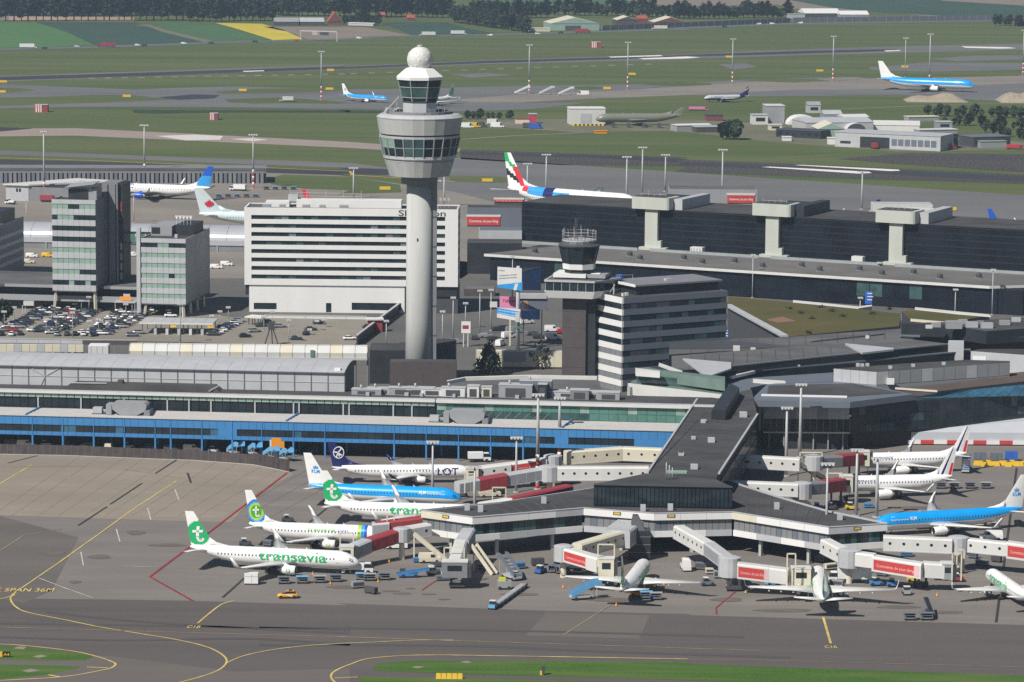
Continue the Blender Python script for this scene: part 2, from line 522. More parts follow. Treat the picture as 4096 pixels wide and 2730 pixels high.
# concrete apron behind the offices and the viaduct area
sheet('far_apron', ps('D', '-400,384 0,384 480,386 760,400 1040,440 1500,560 1200,620 1060,600 560,640 -400,640'), M_CONCF, 0.06)
sheet('far_apron', ps('D', '880,372 1060,362 1400,385 2400,452 2900,485 2900,640 2300,600 1500,520 1040,480'), M_FTAXI, 0.05)
band('far_taxiway', ps('a', '-500,1005 0,1010 650,1035 1300,1060 2353,1095') + ps('e', '330,118'), ps('a', '-500,1042 0,1042 650,1062 1300,1090 2353,1130') + ps('e', '400,190'), M_FTAXI, Z)
band('far_runway', ps('a', '-500,1070 0,1072 700,1090 1400,1115 2353,1142') + ps('e', '0,118 330,128'), ps('a', '-500,1102 0,1104 700,1118 1400,1150 2353,1180') + ps('e', '0,158 420,172'), M_RWY, Z + .03)
line('yellow_runway_edge', ps('a', '-300,1058 0,1062 600,1080 1400,1112 2353,1152') + ps('e', '100,170 450,192 790,214'), 2.1, mat('edge_yellow', S(176, 150, 82), n=.2), Z + .06)
sheet('grass_island', ps('d', '1780,205 1900,165 2353,180') + ps('e', '420,235 430,285 0,300') + ps('d', '2353,272 2050,262 1830,232'), M_GRASS, .085)
sheet('grass_island', ps('e', '740,172 1100,180 1190,200 1100,222 760,212'), M_GRASS, .085)
# pale taxiway running into the dark runway at right
band('far_taxiway', ps('a', '-500,872 0,865 500,862 1100,890 2353,955') + ps('b', '330,972 830,1000'), ps('a', '-500,920 0,918 500,912 1100,938 2353,995') + ps('b', '330,1010 820,1020'), soil('pale_taxiway', S(158, 142, 134), S(140, 130, 124), 0.01, (.4, 2, 1), .5, .2), Z)
sheet('fresh_concrete', ps('a', '1050,915 1300,905 1500,915 1480,940 1250,945'), mat('fresh_concrete', S(205, 200, 196)), Z + .03)
sheet('fresh_concrete', ps('a', '1550,935 1700,930 1800,940 1700,950'), mat('fresh_concrete', S(205, 200, 196)), Z + .03)
sheet('far_runway', ps('a', '-300,860 0,855 220,865 0,885 -300,890'), M_RWY, Z + .03)
band('far_taxiway', ps('b', '820,1006 1700,1035 2353,1058') + ps('f', '0,62 800,92 2353,165 3200,205'), ps('b', '830,1070 1500,1110 2353,1120') + ps('f', '0,148 1000,185 2353,228 3200,262'), soil('runway_shoulder', S(104, 100, 98), S(92, 90, 92), 0.01, (.4, 2, 1), .5, .2), Z)
band('far_runway', ps('b', '830,1022 1700,1044 2353,1070') + ps('f', '0,76 800,106 2353,178 3200,222'), ps('b', '850,1040 1700,1060 2353,1096') + ps('f', '0,100 1000,142 2353,212 3200,250'), M_RWY, Z + .03)
M_FWH = mat('runway_paint', S(228, 224, 218), n=.1)
sheet('white_runway_marking', ps('f', '590,116 640,113 1310,147 1330,156 1240,160'), M_FWH, Z + .07)
sheet('white_runway_marking', ps('f', '810,103 850,101 1510,133 1520,141 1450,143'), M_FWH, Z + .07)
# far runway across the whole width
band('far_taxiway', ps('a', '-500,520 0,512 1000,478 2353,432') + ps('b', '0,448 1000,405 2353,362') + ps('c', '0,366 1000,325 2353,292 3000,275'), ps('a', '-500,560 0,550 1000,512 2353,466') + ps('b', '0,470 1000,432 2353,400') + ps('c', '0,398 1000,368 2353,335 3000,318'), M_FTAXI, Z)
band('far_runway', ps('a', '-500,528 0,518 1000,488 2353,444') + ps('b', '0,452 1000,410 2353,370') + ps('c', '0,371 800,345 1500,330'), ps('a', '-500,552 0,541 1000,510 2353,462') + ps('b', '0,465 1000,424 2353,384') + ps('c', '0,384 800,362 1500,342'), M_RWY, Z + .03)
sheet('white_runway_marking', ps('a', '1630,478 1770,474 1780,479 1640,484'), M_FWH, Z + .07)
sheet('white_runway_marking', ps('b', '1820,382 2170,371 2190,378 1840,388'), M_FWH, Z + .07)
sheet('white_runway_marking', ps('b', '2020,393 2353,380 2440,386 2353,394 2060,400'), M_FWH, Z + .07)
sheet('white_runway_marking', ps('c', '1930,312 2250,318 2300,325 2200,328 1960,322'), M_FWH, Z + .07)
sheet('white_runway_marking', ps('c', '1410,340 1510,337 1530,342 1430,347'), M_FWH, Z + .07)
for x in range(590, 2353, 112):
 y = 530 - (x - 590) * 0.0176
 sheet('runway_edge_patch', ps('a', '%d,%.1f %d,%.1f %d,%.1f %d,%.1f' % (x, y - 5, x + 44, y - 6, x + 52, y, x + 8, y + 1)), M_CONCF, Z + .02)
for x in range(80, 2100, 124):
 y = 500 - x * 0.032
 sheet('runway_edge_patch', ps('b', '%d,%.1f %d,%.1f %d,%.1f %d,%.1f' % (x, y - 5, x + 44, y - 6, x + 52, y, x + 8, y + 1)), M_CONCF, Z + .02)
# taxiways and turn-offs between the runways
band('far_taxiway', ps('a', '-500,560 0,568 250,575 600,590 900,602 1300,588 1600,582 2353,600') + ps('b', '300,602 900,585 1500,575 2353,560') + ps('c', '600,530 1500,510 2353,500 3000,490'), ps('a', '-500,665 0,658 300,652 620,640 900,642 1080,660 1550,668 1900,655 2353,690') + ps('b', '0,690 300,698 900,700 1500,650 2353,640') + ps('c', '400,650 1500,640 2353,690 3000,690'), M_FTAXI, Z + .01)
band('far_taxiway', ps('a', '-500,718 0,712 700,690 1200,668 1500,665 1545,690 2353,700') + ps('b', '0,692 400,700 800,690'), ps('a', '-500,740 0,730 400,722 1000,718 1700,724 2353,735') + ps('b', '0,730 400,740 850,750 1300,735 1700,690'), M_FTAXI, Z + .02)
sheet('grass_island', ps('a', '-300,588 0,592 150,596 240,607 150,618 0,626 -300,632'), M_GRASS, Z + .04)
sheet('grass_island', ps('a', '1440,618 1700,598 2353,590 2353,612 1900,625 1500,630'), M_GRASS, Z + .04)
sheet('grass_island', ps('a', '1530,680 1750,668 2060,672 2020,690 1700,698'), M_GRASS, Z + .04)
sheet('dark_asphalt_patch', ps('a', '1060,655 1300,635 1480,640 1440,662 1200,672'), M_RWY, Z + .04)
sheet('concrete_stand', ps('b', '800,672 1250,632 1700,620 2353,580') + ps('c', '600,545 1200,520 2353,490 2353,560 1500,600 800,605 200,635 0,645') + ps('b', '2353,640 1700,665 1250,690 900,690'), M_CONCF, Z + .05)
sheet('grass_island', ps('b', '2050,570 2200,555 2353,550') + ps('c', '0,555 250,560 250,572 0,578') + ps('b', '2300,580'), M_GRASS, Z + .07)
sheet('grass_island', ps('b', '1500,590 1700,580 1850,590 1700,604'), M_GRASS, Z + .07)
sheet('grass_island', ps('c', '470,545 600,528 950,532 1050,545 800,556'), M_GRASS, Z + .07)
sheet('grass_island', ps('c', '1150,510 1400,500 1800,496 2353,482 2353,510 1700,522 1300,528'), M_GRASS, Z + .07)
sheet('grey_turnoff', ps('b', '760,500 1000,492 1200,505 900,522'), M_FTAXI, Z + .02)
sheet('grey_turnoff', ps('c', '300,432 480,425 560,450 400,470'), M_FTAXI, Z + .02)
sheet('grey_turnoff', ps('c', '1700,395 2000,375 2353,370 2353,400 1900,412'), M_FTAXI, Z + .02)
sheet('far_taxiway', ps('c', '1300,455 1700,420 2353,425 2353,470 1700,485 1330,470'), M_FTAXI, Z + .02)
sheet('far_taxiway', ps('f', '1100,60 1600,20 2353,30 3000,40 3000,150 2353,150 1500,95'), soil('runway_shoulder', (0, 0, 0), (0, 0, 0), 1, (1, 1, 1)), Z + .02)
sheet('drainage_ditch', ps('a', '890,738 1300,742 2353,742') + ps('b', '0,742 300,745 300,762 0,758') + ps('a', '2353,758 1600,756 1000,764 900,758'), mat('ditch', S(42, 56, 40), n=.3, ns=.05), Z + .03)
sheet('museum_yard', ps('b', '820,800 1500,800 2353,800') + ps('c', '600,830 1500,860 2353,960 2353,1010 1500,1020 700,960 0,880') + ps('b', '1600,890 1000,850'), soil('yard', S(118, 112, 98), S(96, 100, 76), .02, (1, 1, 1), .5, .15), Z)
line('gravel_track', ps('b', '830,938 1200,912 1500,900 1750,885'), 3.0, M_CONCF, Z + .02)
line('gravel_track', ps('a', '600,775 1300,812 2353,855'), 1.6, mat('track', S(112, 118, 90)), Z + .02)
line('gravel_track', ps('c', '1000,740 1800,705 2353,695'), 3.0, M_CONCF, Z + .02)
line('gravel_track', ps('c', '700,1062 1100,1040 1400,1040'), 2.0, mat('track', S(112, 118, 90)), Z + .02)
# fields and the highway at the top
def field(name, s, m, z=0.08):
 sheet(name, s, m, z)
field('green_crop_field', ps('a', '-400,148 230,150 420,205 640,300 300,318 0,322 -400,330'), M_CROPG)
field('dark_crop_field', ps('a', '240,148 900,150 1180,225 1400,285 900,298 640,302 420,205'), M_CROPD)
field('farm_track', ps('a', '905,168 1000,165 1110,200 1420,275 1380,285 1090,215 1000,180'), mat('farm_track', S(112, 108, 84)), .09)
field('green_crop_field', ps('a', '1010,150 1450,155 1560,185 1830,268 1450,285 1120,200'), M_CROPM)
field('rapeseed_field', ps('a', '1450,155 1760,160 1900,200 2040,262 1830,270 1560,188'), M_RAPE)
field('bare_field', ps('a', '1770,180 2353,180') + ps('b', '200,185 500,238 100,262') + ps('a', '2353,262 2080,270 1940,215'), M_SOIL)
field('dark_crop_field', ps('b', '280,150 740,150 870,190 1060,225 600,250 500,235'), M_CROPD)
field('green_crop_field', ps('a', '60,20 -400,40 -400,140 60,140'), M_SOIL, .085)
field('bare_field', ps('a', '60,110 900,118 900,142 60,142'), mat('pale_soil', S(168, 142, 124)), .087)
field('green_crop_field', ps('b', '740,-60 2353,-60') + ps('c', '0,20 700,40 0,50') + ps('b', '1500,60 1000,20'), M_CROPM)
field('bare_field', ps('b', '1780,-20 2353,-60') + ps('c', '900,-60 1060,30 1230,62 1800,118 2700,150 2700,100 1400,80 800,60 700,30 0,45'), M_SOIL, .1)
field('dark_crop_field', ps('c', '720,-10 1750,-60 1800,0 2200,25 2700,60 2700,112 2000,118 1400,85 1060,52'), M_CROPD, .12)
field('bare_field', ps('c', '1750,-60 2900,-60 2900,70 2353,38 1800,5'), M_SOIL, .14)
line('highway', ps('a', '-400,342 0,332 700,316 1500,285 2353,262') + ps('b', '300,245 1000,235 1700,215 2353,195') + ps('c', '0,190 800,160 1500,150 2353,135 3000,125'), 22.0, mat('highway', S(98, 102, 102), n=.1), .1)
# ---------------------------------------------------------------- building materials
SHEETS['m'] = (2900, 1200, 2353 / 1196)
SHEETS['n'] = (2150, 850, 2.24)
SHEETS['o'] = (1800, 1450, 2353 / 1100)
SHEETS['q'] = (0, 680, 2352 / 900)
SHEETS['r'] = (2600, 2050, 2.353)
SHEETS['s'] = (1700, 2000, 2.353)
B_WHITE = mat('white_cladding', (.72, .72, .71), .6, n=.04, ns=.15, st=(1, 1, .2), fine=.02)
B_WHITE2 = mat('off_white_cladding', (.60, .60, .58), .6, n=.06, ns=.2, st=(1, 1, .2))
B_CONC = mat('pale_concrete', (.42, .43, .42), .8, n=.12, ns=.3, st=(1, 1, .06), fine=.03)
B_CONCG = mat('green_grey_concrete', (.46, .48, .43), .8, n=.06, ns=.2, st=(1, 1, .3), fine=.02)
B_GREY = mat('grey_cladding', (.29, .30, .315), .6, n=.06, ns=.2, fine=.02)
B_GREYP = mat('grey_panel', (.44, .45, .47), .5, n=.08, ns=.25, fine=.02)
B_MID = mat('mid_grey_cladding', (.2, .205, .22), .6, n=.08, ns=.2, fine=.03)
B_SLATE = mat('slate_and_shaded_band', (.13, .15, .185), .6, n=.06, ns=.2)  # slate tone; on the striped office it carries the right face's shade
B_DARK = mat('dark_cladding', (.06, .065, .075), .6, n=.12, ns=.2)
B_BLACK = mat('black_cladding', (.022, .026, .034), .5, n=.25, ns=.25)
B_BROWN = mat('brown_brick_cladding', (.075, .062, .063), .8, n=.1, ns=.4, fine=.05)
B_ROOF = soil('bitumen_roof', (.050, .049, .052), (.085, .083, .085), .07, (1, 1.6, 1), .55, .18, fine=.12)  # bitumen tone, with cloud shade over the right terminal put into it
B_ROOF2 = soil('grey_roof_felt', (.085, .085, .09), (.14, .138, .14), .06, (1, 1.6, 1), .52, .2, fine=.1)  # felt grey, darkened for the same cloud shade
B_ROOFP = mat('pale_roof', (.46, .44, .42), .8, n=.08, ns=.1, st=(1, 4, 1), fine=.05)
B_BLUE = mat('blue_cladding', (.05, .215, .48), .45, n=.05, ns=.2, fine=.02)
B_BLUED = mat('blue_steel', (.05, .22, .50), .5, n=.06)
B_TEAL = mat('pale_green_panel', (.27, .38, .33), .5, n=.08, ns=.3)
B_TEALM = mat('muted_teal_roof', (.13, .19, .165), .5, n=.12, ns=.3)
B_TEALD = mat('teal_glass', (.09, .20, .17), .15, n=.2, ns=.3)
B_STEEL = mat('galvanised_steel', (.42, .43, .44), .45, n=.06)
B_SILVER = mat('silver_sheet', (.55, .56, .60), .35, metal=.35, n=.05, ns=.3)
B_CREAM = mat('cream_paint', (.62, .58, .46), .6, n=.06)
B_RED = mat('red_banner', (.52, .05, .05), .5, n=.05)
B_REDD = mat('dark_red_paint', (.30, .04, .05), .6, n=.08)
B_ORANGE = mat('orange_panel', (.75, .28, .01), .5, n=.05)
B_YELLOW = mat('yellow_paint', (.72, .46, .03), .5, n=.06)
B_LBLUE = mat('light_blue_paint', (.13, .36, .60), .5, n=.08)
B_SIGNB = mat('sign_blue', (.03, .13, .50), .4, n=.05)
B_PINK = mat('pink_panel', (.62, .22, .38), .5, n=.05)
B_GLASS = mat('dark_glass', (.016, .026, .034), .12, n=.45, ns=.25, spec=.5)
B_HALL = mat('hall_glass', (.010, .014, .022), .3, n=.5, ns=.1, spec=.18)
B_HALLW = mat('hall_cladding', (.010, .014, .020), .6, n=.25, ns=.1, spec=.15)
B_GLASST = mat('teal_tinted_glass', (.04, .085, .085), .12, n=.4, ns=.3, spec=.6)
B_GLASSB = mat('blue_tinted_glass', (.04, .12, .19), .15, n=.5, ns=.12, spec=.6)
B_BLIND = mat('green_window_blind', (.25, .36, .31), .35, n=.15, ns=.5)
B_MULL = mat('mullion_grey', (.30, .33, .34), .5)
B_BLKM = mat('black_metal', (.02, .02, .022), .5)
B_TEXTW = mat('white_lettering', (.78, .76, .74), .5, n=.03)
B_TEXTD = mat('dark_lettering', (.06, .065, .07), .5, n=.03)
B_SEDUM = soil('sedum_roof', S(92, 82, 48), S(74, 76, 40), .03, (1, 1.5, 1), .5, .2, fine=.15)
B_PAVER = mat('terrace_pavers', (.13, .125, .12), .9, n=.2, ns=.06, fine=.05)

def xy(p): return (p.x, p.y)
def corner_box(parent, name, m, W, D, z0, z1, x0=0.0, y0=0.0, **k):
 return bx(name, parent, m, x0, y0, z0, x0 + W, y0 + D, z1, **k)

def slab(parent, name, pts, z0, z1, m, label=None, mt=None):
 """prism whose top outline is read from the photograph at height z1"""
 q = [P(*p, z1) if len(p) == 3 else Vector(p) for p in pts]
 c = parent.location
 a = [(p.x - c.x, p.y - c.y) for p in q]
 if sum(a[i][0] * a[(i + 1) % len(a)][1] - a[(i + 1) % len(a)][0] * a[i][1] for i in range(len(a))) < 0:
  a.reverse()
 mb = MB().hexa(a, z0, z1, 0, None, None, 1 if mt else None)
 return mb.build(name, [m, mt] if mt else m, parent, label=label)

def at(pts, z):
 q = [P(*p, z) for p in pts]
 return Vector((sum(p.x for p in q) / len(q), sum(p.y for p in q) / len(q), 0))

def railing(parent, p, q, z, h=1.1, name='railing', m=None):
 mb = MB()
 p, q = Vector((*p, z)), Vector((*q, z))
 d = q - p; n = max(1, int(d.length / 3))
 for i in range(n + 1):
  a = p + d * i / n
  mb.bar(a, a + Vector((0, 0, h)), .07)
 for k in (.5, 1.0):
  mb.bar(p + Vector((0, 0, h * k)), q + Vector((0, 0, h * k)), .07)
 return mb.build(name, m or B_STEEL, parent)

# ---------------------------------------------------------------- control tower
def control_tower():
 b = P('D', 962, 883)
 t = thing('control_tower', 'tall grey air traffic control tower with white golf ball radome on top', 'control tower', (b.x, b.y, 0))
 def lath(name, prof, m, n=24, parent=t, a0=None, **k):
  return MB().lathe(prof, n, 0, a0=math.pi / n if a0 is None else a0, **k).build(name, m, parent)
 lath('shaft', [(4.15, 0), (3.95, 20), (3.85, 61.5)], B_CONC, 40, sm=True)
 lath('shaft_collar', [(4.6, 61), (5.5, 61.2), (5.6, 63.8)], B_MID, 24)
 MB().box(3.0, -1.2, 0, 5.3, 1.6, 62).build('riser_duct', B_MID, t)
 for z in range(6, 60, 9):
  bx('duct_joint', t, B_DARK, 2.9, -1.3, z, 5.4, 1.7, z + .25)
 bx('shaft_window', t, B_BLKM, -.6, -3.98, 44, -.2, -3.8, 44.9)
 # pod: outward flaring drum with a band of windows
 lath('lower_drum', [(9.1, 63.6), (10.5, 68.2)], B_CONC)
 lath('drum_sill', [(10.55, 68.3), (10.3, 68.5), (10.3, 68.9), (10.95, 69.0), (11.0, 69.9)], B_GREYP)
 lath('groove', [(10.2, 68.2), (10.3, 68.9)], B_BLKM)
 lath('glazing_core', [(10.7, 69.9), (11.9, 75.2)], B_BLKM)
 lath('head_rail', [(12.15, 75.2), (12.25, 75.9), (11.9, 75.9)], B_GREYP)
 lath('groove', [(11.7, 75.7), (11.8, 76.6)], B_BLKM)
 lath('upper_drum', [(12.15, 76.4), (12.9, 81.0)], B_CONC)
 lath('drum_coping', [(12.95, 81.0), (13.05, 81.3), (11.8, 82.1), (10.2, 82.3), (10.2, 82.0)], B_GREYP)
 lath('roof_deck', [(10.6, 81.9), (10.6, 82.15)], B_ROOF2)
 lath('plant_ring', [(9.4, 82.1), (9.3, 83.0), (8.6, 83.0), (8.6, 82.2)], B_MID)
 n = 24
 def ring_pt(r, z, a): return Vector((r * math.cos(a), r * math.sin(a), z))
 for row, (z0, z1, r0, r1) in enumerate(((70.0, 72.35, 10.98, 11.46), (72.6, 75.1, 11.5, 12.06))):
  mb = MB()
  da = math.pi / n * .9
  c0, c1 = r0 * math.cos(math.pi / n), r1 * math.cos(math.pi / n)
  w0, w1 = c0 * math.tan(da), c1 * math.tan(da)
  mb.poly([(c0, -w0, z0), (c0, w0, z0), (c1, w1, z1), (c1, -w1, z1)])
  ms = [mb.mesh('pane', B_GLASS), mb.mesh('pane', B_GLASST)]
  mt = MB(); mt.poly(mb.v); ms.append(mt.mesh('pane', B_BLIND))
  for k in range(n):
   a = 2 * math.pi * k / n
   deg = math.degrees(a) % 360
   i = 0
   if row == 1 and 196 < deg < 233: i = 2
   elif 244 < deg < 280: i = 1
   obj('pane', ms[i], t, rz=a)
 mb = MB()
 for k in range(n):
  a = 2 * math.pi * (k + .5) / n
  mb.bar(ring_pt(11.05, 69.9, a), ring_pt(12.2, 75.2, a), .3, .3)
 mu = mb.build('mullion', B_MULL, t)
 lath('transom', [(11.6, 72.35), (11.66, 72.6)], B_MULL)
 # cab
 a8 = math.pi / 8
 lath('cab_neck', [(5.35, 82.2), (5.35, 85.6)], B_GREYP, 8, a0=a8)
 lath('cab_sill', [(5.5, 85.6), (5.6, 86.0), (5.3, 86.05)], B_DARK, 8, a0=a8)
 lath('cab_core', [(5.3, 86.0), (6.75, 92.4)], B_BLKM, 8, a0=a8)
 R = lambda z: 5.45 + (z - 86) * .235
 def pane_mesh(u0, u1, z0, z1, m):
  c = math.cos(a8); q = MB()
  tt = math.tan(a8)
  q.poly([(R(z0) * c, R(z0) * c * tt * u0, z0), (R(z0) * c, R(z0) * c * tt * u1, z0), (R(z1) * c, R(z1) * c * tt * u1, z1), (R(z1) * c, R(z1) * c * tt * u0, z1)])
  return q.mesh('pane', m)
 pm = []
 for u in range(3):
  pm.append(pane_mesh(-.94 + u * .64, -.94 + u * .64 + .58, 90.4, 92.2, B_GLASS))
  pm.append(pane_mesh(-.94 + u * .64, -.94 + u * .64 + .58, 86.2, 87.0, B_GLASS))
 pm.append(pane_mesh(-.94, .94, 87.3, 90.1, B_GLASST))
 bm_ = MB()
 for k in range(8):
  for q in pm:
   obj('pane', q, t, rz=k * math.pi / 4)
  a = k * math.pi / 4 + a8
  bm_.bar(ring_pt(R(86) + .08, 86, a), ring_pt(R(92.4) + .08, 92.4, a), .28)
  b2 = a + math.pi / 4
  for z in (87.15, 90.25):
   bm_.bar(ring_pt(R(z) + .04, z, a), ring_pt(R(z) + .04, z, b2), .22)
 bm_.build('cab_frame', B_MULL, t)
 lath('cab_roof', [(6.7, 92.3), (7.35, 92.4), (7.45, 93.3), (4.6, 95.6), (3.4, 95.9)], B_WHITE, 8, a0=a8)
 lath('radome_ring', [(3.2, 95.8), (3.2, 96.4)], B_WHITE2, 24)
 # radome: a faceted white ball, its panels dished at the joints
 bm = bmesh.new()
 bmesh.ops.create_icosphere(bm, subdivisions=2, radius=4.0)
 cen = Vector((0, 0, 98.3))
 panels = []
 for f in bm.faces:
  c = f.calc_center_median()
  if c.z < -3.1:
   continue
  panels.append([cen + (v.co + (c - v.co) * .05) for v in f.verts] + [cen + c * 1.0])
 bm.free()
 MB().lathe([(3.9 * math.sin(x), 98.3 - 3.9 * math.cos(x)) for x in [.55 + i * .2 for i in range(13)]], 20, sm=True).build('radome', B_WHITE2, t)
 for p in panels:
  q = MB()
  nrm = (p[3] - cen).normalized()
  low = [v * 1 for v in p[:3]]
  q.poly(low)
  i = len(q.v)
  q.v += [tuple(cen + (v - cen) * .955) for v in low]
  for a in range(3):
   bq = (a + 1) % 3
   q.f.append((a, i + a, i + bq, bq)); q.m.append(0); q.sm.append(False)
  q.build('radome_panel', B_WHITE, t)
 q = MB()
 q.tube((0, 0, 102.1), (0, 0, 102.6), .9, .9, 8).tube((0, 0, 102.5), (0, 0, 103.2), .06)
 q.build('radome_vent', B_STEEL, t)
 # roof crane, aerials and railing on the deck
 q = MB()
 q.bar((-10.6, -1, 82.3), (-6.2, -2, 87.3), .25).bar((-10.6, -1, 82.3), (-9.8, -1, 84), .5).bar((-9.8, -1, 83.6), (-7.5, -1, 84.4), .3).bar((-8, -3, 83), (-6, -4, 84.2), .35)
 q.build('roof_crane', B_STEEL, t)
 q = MB()
 for k in range(36):
  a = 2 * math.pi * k / 36; a2 = 2 * math.pi * (k + 1) / 36
  q.bar(ring_pt(9.0, 83, a), ring_pt(9.0, 84.0, a), .06)
  q.bar(ring_pt(9.0, 84, a), ring_pt(9.0, 84, a2), .06)
 q.build('deck_railing', B_STEEL, t)
 for (x, y, h) in ((-7, 4, 3), (6.6, 3, 2.6), (7.4, -2.4, 1.8)):
  MB().tube((x, y, 82.2), (x, y, 82.2 + h), .06).build('aerial', B_STEEL, t)
 return t
control_tower()

# brown base buildings round the foot of the tower
def simple_block(name, label, cat, pl, pr, D, z0, z1, m, roof=None, zt=None):
 """front edge from pl to pr (readings, taken at height zt or z1); returns the thing, its width"""
 z = z1 if zt is None else zt
 a = pl if isinstance(pl, Vector) else P(*pl, z)
 b = pr if isinstance(pr, Vector) else P(*pr, z)
 yaw, W = frame(a, b)
 t = thing(name, label, cat, (a.x, a.y, 0), yaw)
 bx('wall', t, m, 0, 0, z0, W, D, z1)
 if roof:
  bx('roof', t, roof, .25, .25, z1, W - .25, D - .25, z1 + .12)
 return t, W

t, W = simple_block('tower_base_building', 'brown brick block in front of the control tower foot', 'building', PY('h', 352, 422, 1030), PY('h', 800, 425, 1030), 7, 0, PY('h', 560, 422, 1030).z, B_BROWN, B_ROOF)
bx('joint', t, B_DARK, W * .5, -.05, 0, W * .5 + .15, .02, 6)
t, W = simple_block('tower_base_building', 'dark annex block left of the control tower foot', 'building', PY('h', 215, 345, 1049), PY('h', 480, 338, 1049), 16, 0, PY('h', 350, 340, 1049).z, B_BLACK, B_ROOF)
t, W = simple_block('tower_base_building', 'dark annex block right of the control tower foot', 'building', PY('h', 650, 305, 1057), PY('h', 795, 305, 1057), 14, 0, PY('h', 700, 305, 1057).z, B_DARK, B_ROOF)
bx('door', t, B_BLKM, 2, -.1, 0, 4.2, .02, 2.6)

# ---------------------------------------------------------------- white hotel
def hotel():
 a = P('d', 1642, 386, 36.7); b = P('e', 833, 376, 36.7)
 yaw, W = frame(a, b)
 yaw = R_(-1.5)
 W -= 1.7
 D = 17.0
 t = thing('hotel', 'long white hotel slab with eight dark window bands behind the tower', 'hotel', (a.x, a.y, 0), yaw)
 F = lambda cr: (cr) / 6.72 / 2.9
 zt = 36.7
 # walls between the bands so that the glass sits in real recesses
 xl, xr = 2.45, W - 4.5
 bands = [zt - F(437 + 58 * i - 386) for i in range(8)]
 hb = 1.45
 zlow = 9.6
 bx('wall', t, B_WHITE, 0, 0, bands[0], W, .6, zt)
 for i in range(8):
  z1 = bands[i] - hb
  z0 = bands[i + 1] if i < 7 else zlow
  bx('spandrel', t, B_WHITE, xl, 0, z0, xr, .6, z1)
 bx('wall', t, B_WHITE, 0, 0, zlow, xl, .6, bands[0])
 bx('wall', t, B_WHITE, xr, 0, zlow, W, .6, bands[0])
 bx('core', t, B_BLACK, .3, .9, 6, W - .3, D - .6, zt - .5)
 bx('wall', t, B_WHITE, 0, D - .6, zlow, W, D, zt)
 bx('wall', t, B_WHITE, 0, .6, zlow, .6, D - .6, zt)
 npan = 26
 for i in range(8):
  z1, z0 = bands[i], bands[i] - hb
  for k in range(npan):
   x0 = xl + (xr - xl) * k / npan; x1 = xl + (xr - xl) * (k + 1) / npan
   bx('pane', t, B_GLASST if rnd.random() < .13 else (B_SLATE if rnd.random() < .06 else B_GLASS), x0 + .05, .5, z0, x1 - .05, .62, z1)
 # right-hand end wall with its own bands
 yb = [zt - (zt - z) for z in bands]
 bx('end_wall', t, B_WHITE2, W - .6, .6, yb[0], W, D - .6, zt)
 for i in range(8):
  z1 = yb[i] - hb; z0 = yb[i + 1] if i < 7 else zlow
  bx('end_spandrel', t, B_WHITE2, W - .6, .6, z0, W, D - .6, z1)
  for k in range(4):
   bx('pane', t, B_GLASS, W - .5, .8 + k * 3.9, yb[i] - hb, W - .42, 4.5 + k * 3.9, yb[i])
 bx('roof', t, B_ROOF2, .6, .6, zt - .6, W - .6, D - .6, zt - .35)
 # base storeys under the slab
 bx('base_wall', t, B_WHITE, 1.6, .5, 6.6, 56, D, 9.6)
 bx('base_wall', t, B_DARK, 56, 1.5, 0, W, D, 9.59)
 segs = [(1.6, 3.2), (11.2, 28.5), (30.4, 37.5), (54.8, 56)]
 for x0, x1 in segs:
  bx('base_wall', t, B_WHITE, x0, .5, 0, x1, 2, 6.6)
 bx('base_core', t, B_BLACK, 1.8, 1.7, 0, 55.8, D, 6.59)
 bx('base_wall', t, B_WHITE, 3.2, .5, 3.2, 11.2, 1.2, 6.6)
 bx('base_wall', t, B_WHITE, 28.5, .5, 3.4, 30.4, 1.2, 6.6)
 bx('base_wall', t, B_WHITE, 37.5, .5, 3.6, 54.8, 1.2, 6.6)
 for x0, x1, z0, z1 in ((3.2, 11.2, .9, 3.2), (28.5, 30.4, 0, 3.4), (37.5, 54.8, 1.0, 3.6)):
  bx('window', t, B_GLASS, x0, .9, z0, x1, 1.05, z1)
  bx('base_wall', t, B_WHITE, x0, .5, 0, x1, 1.2, max(z0, .1))
 # rooftop plant
 p0 = lambda cx: (cx - 1642) / 6.72 / 2.88
 bx('plant_room', t, B_WHITE, p0(1775), 6, zt - .35, p0(1935), 12, zt + 1.6)
 bx('plant_room', t, B_WHITE, p0(1985), 5.5, zt - .35, W * .73, 12.5, zt + 2.3)
 bx('plant_room', t, B_GREYP, p0(1925), 8, zt + 1.6, p0(1990), 12, zt + 3.8)
 q = MB()
 for x in (p0(1940), p0(2050), p0(2180), p0(2300), p0(2420)):
  q.bar((x, 9, zt + 2.2), (x, 9, zt + 5.5), .12)
 q.bar((p0(1940), 9, zt + 4.6), (p0(2420), 9, zt + 4.3), .12).bar((p0(1940), 9, zt + 3.4), (p0(2420), 9, zt + 3.3), .12)
 q.build('roof_frame', B_STEEL, t)
 for x, w in ((6, 3), (12, 2), (20, 2.6), (26, 2), (33, 3), (60, 2.4), (66, 1.6)):
  bx('air_handler', t, B_GREY, x, 2.5, zt - .35, x + w, 4.6, zt + .8)
 q = MB()
 for x in (W - 8, W - 6.4, W - 5, W - 3.6):
  q.bar((x, 6, zt), (x, 6, zt + 3.6), .1).bar((x - .4, 6, zt + 3), (x + .4, 6, zt + 3), .25, 1.0)
 q.build('aerial', B_STEEL, t)
 wall_text('lettering', 'Sheraton', B_TEXTD, t, W - 20.9, W - 4.3, -.06, bands[0] + .25, 2.0)
 # forecourt canopy
 c = P('g', 1650, 112, 3)
 return t
hotel()

